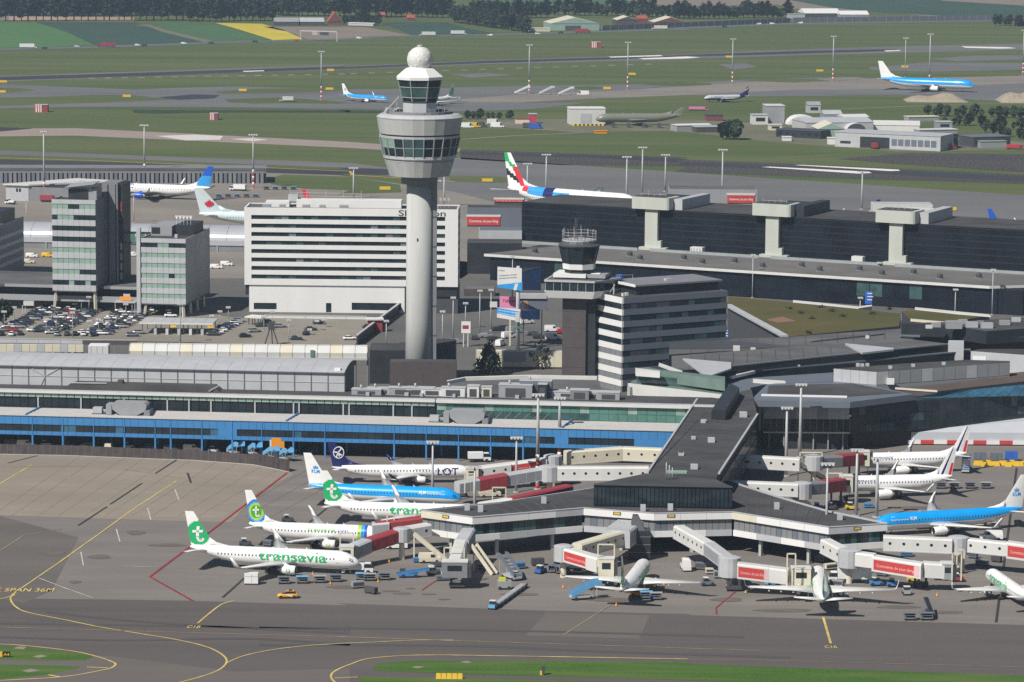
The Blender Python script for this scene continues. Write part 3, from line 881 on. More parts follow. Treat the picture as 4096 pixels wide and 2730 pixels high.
# ---------------------------------------------------------------- two banded office blocks on the left
def banded_office(label, base_l, ztop, W, D, yaw, nfl, zf, rows, fin, legs):
 t = thing('office_block', label, 'office block', (base_l.x, base_l.y, 0), yaw, 'banded office blocks left of the hotel')
 fh = (ztop - 1.5 - zf) / nfl
 bx('core', t, B_BLACK, .3, .5, zf, W - .3, D - .3, ztop - .6)
 bx('parapet', t, B_GREYP, 0, 0, ztop - 1.5, W, .4, ztop)
 bx('roof', t, B_ROOF, .3, .4, ztop - .6, W - .3, D - .3, ztop - .4)
 bx('side_wall', t, B_GREY if fin else B_MID, W - .3, .4, zf, W, D, ztop)  # taller block's side is darker: its shade is put into the colour
 bx('side_wall', t, B_GREY, 0, .4, zf, .3, D, ztop)
 bx('rear_wall', t, B_GREY, .3, D - .3, zf, W - .3, D, ztop)
 np_ = 8
 for f in range(nfl):
  z1 = ztop - 1.5 - fh * f
  zm = z1 - fh * .46
  z0 = z1 - fh
  for k in range(np_):
   x0, x1 = W * k / np_, W * (k + 1) / np_
   bx('panel', t, B_GREYP, x0 + .03, 0, z0 + .02, x1 - .03, .4, zm)
   code = rows[f][k] if f < len(rows) else 'g'
   bx('pane', t, B_GLASS if code == 'd' else B_BLIND, x0 + .06, .18, zm, x1 - .06, .36, z1)
 bx('soffit', t, B_DARK, 0, 0, zf - .35, W, D, zf)
 for x, y in legs:
  MB().bar((x, y, 0), (x + (.6 if x < W / 2 else -.3), y + .3, zf - .3), .9, .7).build('leg', B_CREAM, t)
 if fin:
  bx('fin_wall', t, B_GREYP, -1.35, -.4, 0, -.02, 1.2, ztop + 3.4)
 return t
aL = Vector((-160.3, 1210.6, 0))
YA = R_(-8)
ra = ['ggggdddd', 'dgggdddd', 'dddddddd', 'dddddddd', 'gggggggg', 'gggggggg', 'gggggddd', 'dddgddgd']
ra[0] = 'gggddggg'
tA = banded_office('taller banded office block of nine storeys beside a dark stair tower', aL, 39.3, 15.6, 13.0, YA, 8, 7.4, ra, False, ((.3, .8), (15.2, .8), (.3, 11), (15.2, 11)))
rb = ['dddggddd', 'gggggggg', 'gggggggg', 'gggggdgg', 'gggggggg', 'gggggggg']
tB = banded_office('lower banded office block with a pale fin wall at its left edge', Vector((-128.3, 1199.0, 0)), 27.3, 15.9, 37.0, R_(-8), 6, 4.6, rb, True, ((1.0, .6), (15, .6), (15.3, 10), (15.3, 20), (15.3, 30)))
# plant on the roofs
bx('plant_room', tA, B_BLACK, 5.2, 3, 38.9, 12.2, 9, 42.8)
bx('plant_room', tA, B_GREY, 12.2, 3.2, 38.9, 15.2, 9, 43.0)
q = MB().poly([(4, 1.5, 43.2), (14.5, 1.5, 44.6), (14.8, 10, 45.2), (5, 10, 44.2)])
q.poly([(5, 10, 44.0), (14.8, 10, 45.0), (14.5, 1.5, 44.4), (4, 1.5, 43.0)])
q.build('roof_canopy', B_GREY, tA)
q = MB()
for i in range(9):
 q.bar((5 + i, 2.2, 42.8), (5.4 + i, 2.4, 43.6), .1)
q.build('roof_frame', B_STEEL, tA)
bx('plant_room', tB, B_BLACK, 9, 14, 26.9, 15.2, 30, 30.6)
bx('plant_room', tB, B_GREY, .8, 12, 26.9, 8.2, 30, 30.3)
bx('plant_opening', tB, B_BLKM, 1.0, 11.9, 27.6, 4, 12.02, 29.8)
bx('roof_hatch', tB, B_GREYP, 10.6, 6, 26.9, 11.6, 7, 28.2)
q = MB()
for i in range(5):
 q.poly([(8.6 + i * 1.25, 15, 33.6), (9.85 + i * 1.25, 15, 33.6), (9.2 + i * 1.25, 15, 32.4)])
 q.poly([(9.85 + i * 1.25, 15.3, 33.6), (8.6 + i * 1.25, 15.3, 33.6), (9.2 + i * 1.25, 15.3, 32.4)])
 q.bar((8.7 + i * 1.25, 15.15, 33.6), (9.8 + i * 1.25, 15.15, 33.6), .3)
 q.bar((9.2 + i * 1.25, 15.15, 30.5), (9.2 + i * 1.25, 15.15, 32.5), .08)
q.build('sawtooth_screen', B_WHITE, tB)
# dark stair tower
t = thing('stair_tower', 'dark grey windowless stair tower right of the taller office block', 'tower', (aL.x, aL.y, 0), YA)
SX = lambda x: 14.5 + (x - 15.62) * .66
bx('wall', t, B_MID, SX(15.62), 13.2, 0, SX(24.2), 25, 44.2)
for x in (18.6, 22.9):
 bx('recess', t, B_BLKM, SX(x), 13.1, 6, SX(x) + .4, 13.24, 43.6)
bx('rail_edge', t, B_GREYP, SX(23.6), 13.08, 6, SX(23.6) + .15, 13.22, 43)
bx('return_wall', t, B_BLACK, SX(24.22), 14.5, 0, SX(24.22) + 1.6, 25, 43.9)
bx('red_lamp', t, B_RED, SX(25.4), 14.3, 34, SX(25.4) + .3, 14.5, 37.4)
for z in (10, 13.5, 17, 20.5):
 bx('landing_window', t, B_GREYP, SX(25.0), 14.38, z, SX(25.0) + .6, 14.5, z + 2.4)
t = thing('link_bridge', 'dark glazed bridge joining stair tower and lower office block', 'footbridge', (aL.x, aL.y, 0), YA)
bx('deck', t, B_DARK, 22.2, 16, 22.6, 33.0, 19, 23.0)
for k in range(3):
 bx('pane', t, B_TEALD, 22.3 + k * 3.5, 16.1, 23.0, 25.7 + k * 3.5, 16.2, 26.2)
bx('roof', t, B_BLACK, 22.2, 16, 26.2, 33.0, 19, 26.6)
# corner of a third block at the picture's edge
cB = P('d', 115, 820)
t = thing('office_block', 'dark grey office block cut by the left picture edge', 'office block', (cB.x - 18.5, cB.y - 31.0, 0), R_(-8), 'banded office blocks left of the hotel')
bx('wall', t, B_MID, 0, 0, 0, 16, 36, 20.0)
bx('parapet', t, B_GREY, 0, 0, 20.0, 16, .4, 21.2)
bx('parapet', t, B_GREY, 15.6, .4, 20.0, 16, 36, 21.2)
bx('roof', t, B_ROOF, .3, .4, 20.0, 15.6, 35.7, 20.2)
bx('plant_room', t, B_BLACK, 6, 8, 20.2, 15.5, 26, 25.5)
for z in (5, 8.4, 11.8, 15.2):
 bx('side_band', t, B_GREYP, 15.95, 1, z, 16.08, 35, z + 1.3)

# podium that ties the office blocks together
pp = aL + Vector((-36, 4, 0))
t = thing('office_podium', 'dark low podium running between the office blocks', 'building', (aL.x, aL.y, 0), YA)
bx('upper_storey', t, B_BLACK, -42, 7, 4.6, 32.4, 40, 8.0)
bx('roof', t, B_ROOF2, -42, 3.0, 8.0, 32.4, 40, 8.9)
bx('fascia', t, B_GREY, -18, 2.8, 8.0, -.2, 3.0, 9.0)
bx('fascia', t, B_GREY, 20, 2.8, 8.0, 32.4, 3.0, 9.0)
bx('fascia', t, B_DARK, -42, 2.8, 8.0, -18.02, 3.0, 9.0)
bx('lower_band', t, B_GREY, -42, 2.4, 3.4, 32.2, 3.0, 5.4)
bx('ground_storey', t, B_BLACK, -42, 5, 0, 32.4, 40, 4.59)
for k in range(20):
 bx('pane', t, B_GLASS, -41 + k * 3.6, 4.9, .2, -37.8 + k * 3.6, 4.98, 3.3)
t = thing('orange_sign', 'orange entrance sign over the podium doorway', 'sign', (aL.x, aL.y, 0), YA)
bx('board', t, B_ORANGE, 24.2, -.6, 4.6, 28.2, -.4, 6.0)
bx('canopy', t, B_GREYP, 22.4, -2.2, 4.0, 30.2, 2.2, 4.4)
bx('header', t, B_GREYP, 25.4, -.5, 6.02, 27.8, -.3, 6.9)
for x in (22.8, 29.8):
 bx('post', t, B_STEEL, x, -2, 0, x + .2, -1.8, 4.0)

# silver barrel-roofed pier behind the offices
a = P('d', 115, 660); b = P('d', 1700, 690)
yaw, W = frame(a, b)
t = thing('silver_pier', 'silver barrel roofed pier behind the office blocks', 'terminal building', (a.x - 90, a.y - 90 * math.tan(yaw), 0), yaw)
W += 90
prof = [(9.5 - 9.5 * math.cos(x), 4.6 + 5.2 * math.sin(x)) for x in [i * math.pi / 14 for i in range(15)]]
for k in range(int(W / 8)):
 q = MB(); x0, x1 = k * 8 + .06, k * 8 + 7.94
 for i in range(14):
  (y0, z0), (y1, z1) = prof[i], prof[i + 1]
  q.poly([(x0, y0, z0), (x1, y0, z0), (x1, y1, z1), (x0, y1, z1)], 0, True)
 q.build('roof_sheet', B_SILVER, t)
bx('wall', t, B_SILVER, 0, 0, 2.6, W, .3, 4.6)
bx('end_core', t, B_MID, .2, .4, 0, W, 18.5, 4.6)
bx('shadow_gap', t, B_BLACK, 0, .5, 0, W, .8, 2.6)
for k in range(int(W / 10)):
 bx('column', t, B_GREY, k * 10 + 2, .1, 0, k * 10 + 2.6, .7, 2.6)
# white-roofed shed and viaduct on the far apron
a = P('d', 40, 340); b = P('d', 192, 345)
yaw, W = frame(a, b)
t = thing('apron_shed', 'pale grey shed with a long white roof near the left edge', 'shed', (a.x, a.y, 0), yaw)
q = MB().hexa([(0, 0), (W, 0), (W + 30, 34), (0 + 30, 34)], 0, 7.2)
q.build('wall', B_GREYP, t)
bx('side_wall', t, B_MID, W + .3, .3, 0, W + 32, .8, 6.6)
q = MB().hexa([(-1, -1), (W + .5, -1), (W + 36, 30), (W + 10, 36)], 7.2, 7.8)
q.build('roof', B_WHITE2, t)
for x in (W * .45, W * .58):
 bx('window', t, B_GLASS, x, -.05, 4.2, x + 1, .05, 5.8)
a = P('d', -250, 222); b = P('d', 1790, 225)
yaw, W = frame(a, b)
t = thing('taxiway_viaduct', 'long dark taxiway viaduct with slatted parapet behind the apron', 'viaduct', (a.x, a.y, 0), yaw)
bx('deck', t, B_MID, 0, 0, 5.0, W, 30, 6.2)
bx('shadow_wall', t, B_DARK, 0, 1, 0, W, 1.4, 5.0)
bx('parapet', t, B_ROOF2, 0, -.2, 6.2, W, 0, 7.4)
n = int(W / 2.2)
for k in range(n):
 if k < 250:
  bx('slat', t, B_MID if k % 3 else B_SLATE, k * 2.2, -.15, 0, k * 2.2 + 1.5, .2, 4.98)

# ---------------------------------------------------------------- black glass office hall with T shaped stair cores
yl, _ = frame(P('e', 985, 697, 10), P('f', 2220, 920, 10))
o_ = P('e', 985, 697, 10)
t = thing('black_office_hall', 'long black glass office hall above a pale roof terrace', 'office building', (o_.x, o_.y, 0), yl)
inv = Matrix.Translation(o_) @ Matrix.Rotation(yl, 4, 'Z'); inv.translation.z = 0; inv = inv.inverted()
L = lambda sh, x, y, z: inv @ P(sh, x, y, z)
WT = 215.0
def LX(sh, x, y, yt):
 a, b = L(sh, x, y, 10), L(sh, x, y, 0)
 return a.x + (b.x - a.x) * (yt - a.y) / (b.y - a.y)
bx('lower_hall', t, B_HALLW, 2, 1.2, 0, WT - 4, 60, 8.8)
q = MB().hexa([(0, 0), (WT - 16, 0), (WT, 14), (WT, 60), (20, 60)], 9.0, 10.0, 0, None, None, 1)
q.build('terrace', [B_WHITE2, B_PAVER], t)
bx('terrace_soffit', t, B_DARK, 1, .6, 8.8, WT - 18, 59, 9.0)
for k in range(40):
 bx('pane', t, B_HALL if rnd.random() < .93 else B_GLASST, 4 + k * 5, 1.05, 3.4, 8.7 + k * 5, 1.18, 8.4)
for k in range(40):
 bx('pane', t, B_HALL, 4 + k * 5, 1.05, .3, 8.7 + k * 5, 1.18, 3.1)
yw = 45.5
blocks = [(LX('e', 1237, 610, yw), LX('e', 2064, 690, yw)), (LX('e', 2150, 700, yw), LX('f', 614, 745, yw)), (LX('f', 696, 740, yw), LX('f', 1446, 790, yw)), (LX('f', 1526, 790, yw), LX('f', 1526, 790, yw) + 80)]
for i, (x0, x1) in enumerate(blocks):
 bl = bx('office_wing', t, B_HALLW, x0, yw, 10, x1, yw + 34, 25.4)
 bx('roof', t, B_ROOF, x0 + .4, yw + .4, 25.4, x1 - .4, yw + 33.6, 25.5)
 n = 12
 for r in range(6):
  z0 = 10.6 + r * 2.42
  for k in range(n):
   xa = x0 + .6 + (x1 - x0 - 1.2) * k / n; xb = x0 + .6 + (x1 - x0 - 1.2) * (k + 1) / n
   bx('pane', t, B_HALL, xa + .08, yw - .07, z0 + .6, xb - .08, yw - .01, z0 + 2.0)
  bx('cornice', t, B_BLKM, x0 + .2, yw - .2, z0 + 2.1, x1 - .2, yw - .001, z0 + 2.3)
 bx('balustrade', t, B_MULL, x0, yw - 7, 10, x1, yw - 6.9, 11.1)
xs = [LX('e', 2106, 700, yw - 2), LX('f', 655, 750, yw - 2), LX('f', 1486, 790, yw - 2)]
for i, xc in enumerate(xs):
 c = thing('stair_core', ('T shaped concrete stair core at the left of the black hall', 'middle T shaped concrete stair core of the black hall', 'T shaped concrete stair core at the right of the black hall')[i], 'stair tower', (0, 0, 0), 0, 'T shaped stair cores of the black office hall')
 c.location = inv.inverted() @ Vector((xc, yw - 2, 0)); c.location.z = 0
 c.rotation_euler = (0, 0, yl)
 w = 2.6
 bx('shaft', c, B_CONCG, -w, 0, 10, w, 30, 26.0)
 bx('step_block', c, B_CONCG, w, 0, 10, w + 1.5, 2.4, 13.6)
 bx('plinth', c, B_CONCG, -w - 2, -1.2, 10, w + 4, 2.2, 11.0)
 MB().lathe([(1, 0)], 3)
 q = MB()
 pts = [(-7.6, -1.2), (6.2, -1.2)] + [(6.2 + 1.6 * math.sin(x), -1.2 + 1.6 - 1.6 * math.cos(x)) for x in (.5, 1.0, 1.57)] + [(7.8, 9), (-7.6, 9)]
 q.hexa(pts, 25.6, 30.2)
 q.build('head', B_CONCG, c)
 bx('head_roof', c, B_ROOF, -7.2, -.8, 30.2, 6.0, 8.6, 30.35)
 bx('plant_room', c, B_GREYP if i != 1 else B_BLACK, 7.9, 3, 25.5, 11.5, 30, 29.6)
 bx('plant_room', c, B_WHITE2 if i == 2 else B_BLACK, -6, 9.2, 25.5, 6.4, 30, 28.6)
 q = MB()
 for k in range(5):
  x = -5 + k * 2.4
  q.bar((x, 3, 30.3), (x, 3, 31.2 + rnd.random() * 2.4), .12)
 q.bar((-5, 3, 31.0), (4.6, 3, 31.1), .12)
 q.build('roof_aerial', B_STEEL, c)
bits = thing('terrace_cabin', 'white cabin on the roof terrace left of the middle stair core', 'cabin', tuple(inv.inverted() @ Vector((xs[1] - 32, yw - 5, 0))), yl)
bx('cabin_wall', bits, B_WHITE2, 0, 0, 10, 5, 3, 12.4)
for k in range(4): bx('slat', bits, B_GREY, .3 + k * 1.2, -.05, 10.4, .7 + k * 1.2, .02, 12)
bits = thing('terrace_cabin', 'white cabin on the roof terrace between middle and right stair cores', 'cabin', tuple(inv.inverted() @ Vector((xs[1] + 33, yw - 5, 0))), yl)
bx('cabin_wall', bits, B_WHITE2, 0, 0, 10, 4.4, 3, 12.6)
for k in range(16):
 x = 14 + k * 11.6 + rnd.uniform(-2, 2)
 v = thing('roof_vent', 'dark round cowl vent on the pale roof terrace, %s from left' % ORD[k], 'vent', tuple(inv.inverted() @ Vector((x, 12 + (k % 2) * 9, 0))), yl, 'vents on the roof terrace')
 MB().lathe([(.9, 10), (1.1, 10.4), (1.1, 11.4), (.6, 11.8)], 10).build('cowl', B_DARK, v)
 MB().lathe([(1.3, 10), (1.3, 10.12)], 10).build('flange', B_GREY, v)

# ---------------------------------------------------------------- old control tower
def old_tower():
 YO = 1050
 b = PY('h', 1625, 500, YO); b.z = 0
 t = thing('old_control_tower', 'old brown control tower with antenna crown in front of the black hall', 'control tower', tuple(b), R_(-12))
 zz = lambda yc: PY('n', 340, yc, YO).z     # heights from the enlargement
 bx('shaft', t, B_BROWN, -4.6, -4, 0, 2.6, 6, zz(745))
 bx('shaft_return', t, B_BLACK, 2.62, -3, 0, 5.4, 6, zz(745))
 for z in (6, 12, 18, 23):
  bx('shaft_joint', t, B_DARK, -4.65, -4.06, z, 2.65, -3.98, z + .18)
 z0, z1, z2 = zz(745), zz(680), zz(600)
 q = MB()
 A = [(-9.5, -8), (6, -8), (12, 4), (-9.5, 8)]
 A0 = [(-8.4, -7.2), (5.2, -7.2), (10, 4), (-8.4, 7)]
 q.hexa(A0, z0, z1, 0, None, A)
 q.build('flared_soffit', B_WHITE, t)
 Ai = [(-9.1, -7.6), (5.7, -7.6), (11.4, 4), (-9.1, 7.6)]
 MB().hexa(Ai, z1, z2).build('glazing', B_GLASS, t)
 for k in range(7):
  x = -9.1 + 14.8 * k / 6
  bx('mullion', t, B_MULL, x - .08, -7.75, z1, x + .08, -7.6, z2)
 MB().hexa(A, z2, zz(583)).build('roof_edge', B_GREYP, t)
 q = MB().hexa([(-8.9, -7.4), (5.6, -7.4), (11.2, 4), (-8.9, 7.4)], zz(583), zz(582.) + .02)
 q.build('roof', B_ROOF2, t)
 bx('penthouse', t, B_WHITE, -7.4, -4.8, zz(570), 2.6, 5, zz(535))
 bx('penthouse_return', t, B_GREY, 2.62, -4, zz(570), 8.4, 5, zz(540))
 bx('skylight', t, B_WHITE, 3.6, -2, zz(540), 6.4, 0, zz(540) + .2)
 c = Vector((-.4, 0))
 o8 = math.pi / 8
 MB().lathe([(4.4, zz(535)), (4.4, zz(500))], 8, c=c, a0=o8).build('cab_neck', B_BLACK, t)
 MB().lathe([(5.0, zz(500)), (5.1, zz(452)), (4.6, zz(452))], 8, c=c, a0=o8).build('cab_ring', B_WHITE, t)
 MB().lathe([(4.9, zz(452)), (6.1, zz(300))], 8, c=c, a0=o8).build('cab_glass', B_GLASS, t)
 for k in range(8):
  a = o8 + k * math.pi / 4
  MB().bar((c.x + 4.95 * math.cos(a), 4.95 * math.sin(a), zz(452)), (c.x + 6.15 * math.cos(a), 6.15 * math.sin(a), zz(300)), .25).build('cab_mullion', B_BLKM, t)
 MB().lathe([(6.3, zz(300)), (6.5, zz(288)), (5.6, zz(272)), (5.2, zz(250))], 16, c=c).build('cab_roof', B_DARK, t)
 MB().lathe([(5.3, zz(250)), (5.3, zz(240)), (5.0, zz(240))], 16, c=c).build('antenna_deck', B_GREYP, t)
 for k in range(30):
  a = 2 * math.pi * k / 30
  h = zz(140 + rnd.uniform(-12, 25))
  MB().tube((c.x + 5.1 * math.cos(a), 5.1 * math.sin(a), zz(245)), (c.x + 5.1 * math.cos(a), 5.1 * math.sin(a), h), .09, .05, 4).build('antenna', B_BROWN if k % 2 else B_STEEL, t)
 q = MB()
 for z in (225, 195, 170):
  for k in range(30):
   a, a2 = 2 * math.pi * k / 30, 2 * math.pi * (k + 1) / 30
   q.bar((c.x + 5.1 * math.cos(a), 5.1 * math.sin(a), zz(z)), (c.x + 5.1 * math.cos(a2), 5.1 * math.sin(a2), zz(z)), .09)
 q.build('antenna_rail', B_STEEL, t)
 q = MB()
 za, zb = zz(240), zz(50)
 for x, y in ((-.3, -.3), (.3, -.3), (.3, .3), (-.3, .3)):
  q.bar((c.x - 1 + x, y, za), (c.x - 1 + x, y, zb), .12)
 n = 10
 for k in range(n):
  z = za + (zb - za) * k / n; z9 = za + (zb - za) * (k + 1) / n
  q.bar((c.x - 1.3, -.3, z), (c.x - .7, -.3, z9), .07).bar((c.x - .7, .3, z), (c.x - .7, -.3, z9), .07)
 q.build('lattice_mast', B_BROWN, t)
old_tower()

# ---------------------------------------------------------------- striped office
def striped_office():
 YC = 1036.0
 cz = PY('n', 760, 765, YC)
 r = P('n', 1705, 700, cz.z)
 yaw, W = frame(cz, r)
 zt = cz.z
 t = thing('striped_office', 'grey office block striped with ribbon windows beside the old tower', 'office block', (cz.x, cz.y, 0), yaw)
 D = 15.5
 nfl = 8
 fh = zt / nfl
 bx('core', t, B_BLACK, .3, .3, 0, W - .3, D - .3, zt - .4)
 npn = 16
 for f in range(nfl):
  z1 = zt - f * fh
  zm = z1 - fh * .5
  bx('band', t, B_SLATE, .62, 0, zm, W, .3, z1)  # shade of the right-hand face is put into this darker colour
  bx('end_band', t, B_WHITE, 0, .62, zm, .3, D, z1)
  bx('corner_band', t, B_WHITE, -.05, -.05, zm, .6, .6, z1)
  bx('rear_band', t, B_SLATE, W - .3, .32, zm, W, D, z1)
  bx('corner_recess', t, B_MID, .05, .05, z1 - fh, .5, .5, zm)
  for k in range(npn):
   x0 = .7 + (W - 1) * k / npn; x1 = .7 + (W - 1) * (k + 1) / npn
   bx('pane', t, B_GLASS if rnd.random() < .6 else (B_GLASST if rnd.random() < .5 else B_DARK), x0 + .06, .12, z1 - fh, x1 - .06, .28, zm)
  for k in range(5):
   y0 = .7 + (D - 1) * k / 5; y1 = .7 + (D - 1) * (k + 1) / 5
   bx('pane', t, B_MID if f > 3 else B_GLASS, .12, y0 + .06, z1 - fh, .28, y1 - .06, zm)
 bx('roof', t, B_ROOF, .4, .4, zt - .3, W - .4, D - .4, zt - .1)
 # set-back top storey with its pale eave
 p0 = Matrix.Translation((cz.x, cz.y, 0)) @ Matrix.Rotation(yaw, 4, 'Z'); p0 = p0.inverted()
 bx('top_storey', t, B_BLACK, 7.6, 4, zt - .1, W - .8, D + 2.5, zt + 2.6)
 bx('eave', t, B_MID, 6.6, 3, zt + 2.6, W, D + 3.5, zt + 3.1, )
 bx('eave_edge', t, B_WHITE, 6.4, 2.9, zt + 2.5, 6.6, D + 3.6, zt + 3.3)
 bx('roof_hatch', t, B_GREYP, W * .55, 8, zt + 3.1, W * .55 + 2, 9.4, zt + 3.7)
 q = MB()
 q.bar((2, 8, zt), (3.4, 10, zt + 2.8), .3).bar((2.4, 11, zt), (3, 9, zt + 2.6), .3)
 q.build('roof_strut', B_MULL, t)
 for x, y in ((2.4, 3.4), (4.2, 4.4)):
  bx('air_handler', t, B_WHITE2, x, y, zt - .1, x + .9, y + .9, zt + .8)
 q = MB().bar((7.2, 13, zt + 3.1), (7.2, 13, zt + 5.2), .1).bar((12, 13, zt + 3.1), (12, 13, zt + 5), .1).bar((7.2, 13, zt + 5), (12, 13, zt + 4.9), .1)
 q.build('roof_frame', B_STEEL, t)
 bx('cooling_box', t, B_SIGNB, 7.4, 14, zt + 3.1, 9.0, 15.4, zt + 5.0)
striped_office()
# ---------------------------------------------------------------- blue-fronted pier
def blue_pier():
 a = P('g', 0, 770, 9.5); b = P('h', 2250, 880, 9.5)
 yaw, _ = frame(a, b)
 ux = Vector((math.cos(yaw), math.sin(yaw), 0))
 o = a - ux * 20; o.z = 0
 t = thing('blue_pier', 'long pier with bright blue front and ribbon windows on blue posts', 'terminal building', tuple(o), yaw)
 inv = (Matrix.Translation(o) @ Matrix.Rotation(yaw, 4, 'Z')).inverted()
 X = lambda sh, x, y, z: (inv @ P(sh, x, y, z)).x
 W = X('h', 2280, 880, 9.5) + 12
 z0, z1, zb, zt = 4.2, 5.2, 7.1, 9.5
 win = [(X('g', -200, 850, 6), X('g', 1480, 880, 6)), (X('g', 1610, 880, 6), X('h', 1465, 940, 6)), (X('h', 1553, 950, 6), X('h', 1995, 960, 6))]
 win[0] = (0.0, win[0][1])
 pw = 4.8
 xs = 0.0
 # cladding above and below the windows, panel by panel
 n = int(W / 2.13)
 w = W / n
 for k in range(n):
  x0, x1 = k * w + .03, (k + 1) * w - .03
  bx('panel', t, B_BLUE, x0, 0, zb, x1, .4, zt)
  bx('panel', t, B_BLUE, x0, 0, z0, x1, .4, z1)
 cuts = [(win[0][1], win[1][0]), (win[1][1], win[2][0]), (win[2][1], W)]
 for x0, x1 in cuts:
  bx('infill_panel', t, B_BLUE, x0, .004, z1 + .01, x1, .4, zb - .01)
 for x0, x1 in win:
  m = max(1, int((x1 - x0) / 2.13))
  for k in range(m):
   bx('pane', t, B_GLASSB if rnd.random() < .12 else B_GLASS, x0 + (x1 - x0) * k / m + .05, .22, z1, x0 + (x1 - x0) * (k + 1) / m - .05, .34, zb)
 bx('core', t, B_BLACK, 0, .45, z0, W, 9, zt - .1)
 # blue posts: pipes on the front and columns below
 for cx in (155, 368, 585, 800, 1015, 1123, 1340, 1550, 1755, 1972, 2190):
  x = X('g', cx, 930, 5)
  bx('post', t, B_BLUED, x - .22, -.12, 0, x + .22, .3, z0 - .01)
  bx('downpipe', t, B_BLUED, x - .09, -.14, z0, x + .09, -.01, zt)
 for cx in (362, 583, 805, 1025, 1247):
  x = X('h', cx, 970, 5)
  bx('post', t, B_BLUED, x - .22, -.12, 0, x + .22, .3, z0 - .01)
  bx('downpipe', t, B_BLUED, x - .09, -.14, z0, x + .09, -.01, zt)
 for k in range(28):
  bx('rear_post', t, B_BLUED if k % 2 else B_DARK, 4 + k * 6.4, 6.2, 0, 4.4 + k * 6.4, 6.6, z0 - .01)
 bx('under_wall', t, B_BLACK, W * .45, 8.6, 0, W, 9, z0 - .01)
 # low pitched white roof with raised ribs
 q = MB()
 q.poly([(0, -.25, zt + .02), (W, -.25, zt + .02), (W, 8.6, 10.2), (0, 8.6, 10.2)])
 q.poly([(0, -.25, zt + .02), (0, -.25, zt - .12), (W, -.25, zt - .12), (W, -.25, zt + .02)])
 q.build('roof', B_ROOFP, t)
 for y in (1.6, 3.4, 5.4, 7.2):
  bx('roof_rib', t, B_GREYP, 0, y, zt + .02 + (y + .25) * .077, W, y + .12, zt + .16 + (y + .25) * .077)
 for cx, sh in ((205, 'g'), (2000, 'g'), (1545, 'h')):
  x = X(sh, cx, 770 if sh == 'g' else 850, 9.6)
  q = MB().bar((x - 1.2, -.1, zt + .2), (x + .8, 8.4, 10.5), .35)
  q.build('roof_gutter', B_BLUED, t)
 # glazed gallery behind, with its green sun-louvre band and white eaves
 yg = 8.8
 xg = X('h', 690, 700, 12)
 bx('gallery_core', t, B_BLACK, 0, yg + .5, 0, W, yg + 12, 14.2)
 n = 64
 for k in range(n):
  x0, x1 = xg * k / n, xg * (k + 1) / n
  bx('gallery_pane', t, B_GLASS, x0 + .06, yg + .2, 10.2, x1 - .06, yg + .34, 13.2)
  bx('louvre', t, B_TEAL, x0 + .12, yg - .25, 13.2, x1 - .12, yg + .1, 14.05)
 bx('louvre_rail', t, B_DARK, 0, yg - .1, 13.15, xg, yg + .3, 14.25)
 for cx in (225, 525, 825, 1125, 1275, 1427, 1730, 1995, 2033, 2335):
  x = X('g', cx, 700, 12)
  bx('gallery_column', t, B_STEEL, x - .18, yg - .2, 10.2, x + .18, yg + .2, 13.2)
 for cx in (68, 372, 500):
  x = X('h', cx, 740, 12)
  bx('gallery_column', t, B_STEEL, x - .18, yg - .2, 10.2, x + .18, yg + .2, 13.2)
 bx('eave', t, B_WHITE2, 0, yg - .8, 14.3, xg, yg + 1.0, 14.75)
 bx('eave', t, B_GREYP, 0, yg - .1, 14.76, xg, yg + 1.2, 15.1)
 bx('gallery_roof', t, B_ROOF, 0, yg + 1.3, 14.3, xg, yg + 13, 15.0)
 # green glass gallery to the right
 bx('gallery_glass', t, B_TEALD, xg + .5, yg + .1, 10.2, W, yg + .34, 14.0)
 m = 30
 for k in range(m):
  x0 = xg + .5 + (W - xg - .5) * k / m; x1 = xg + .5 + (W - xg - .5) * (k + 1) / m
  bx('gallery_pane', t, B_TEALD if k % 5 else B_BLIND, x0 + .05, yg, 12.2, x1 - .05, yg + .09, 13.95)
  bx('gallery_pane', t, B_GLASST if k < 16 else B_TEALD, x0 + .05, yg, 10.25, x1 - .05, yg + .09, 12.1)
  q = MB().bar((x0 + .4, yg - .06, 10.3), (x1 - .4, yg - .06, 12.05), .09)
  if k < 12: q.build('brace', B_MULL, t)
 bx('eave', t, B_WHITE2, xg + .3, yg - .8, 14.2, W, yg + 1.0, 14.9)
 bx('eave', t, B_GREYP, xg + .3, yg - .3, 14.91, W, yg + 1.2, 15.2)
 bx('gallery_roof', t, B_ROOF, xg + .3, yg + 1.3, 14.3, W, yg + 14, 15.1)
 return t, inv, X, W, yaw, o
pierT, pierInv, pierX, pierW, pierYaw, pierO = blue_pier()
pw = lambda x, y, z=0.0: tuple(pierInv.inverted() @ Vector((x, y, z)))

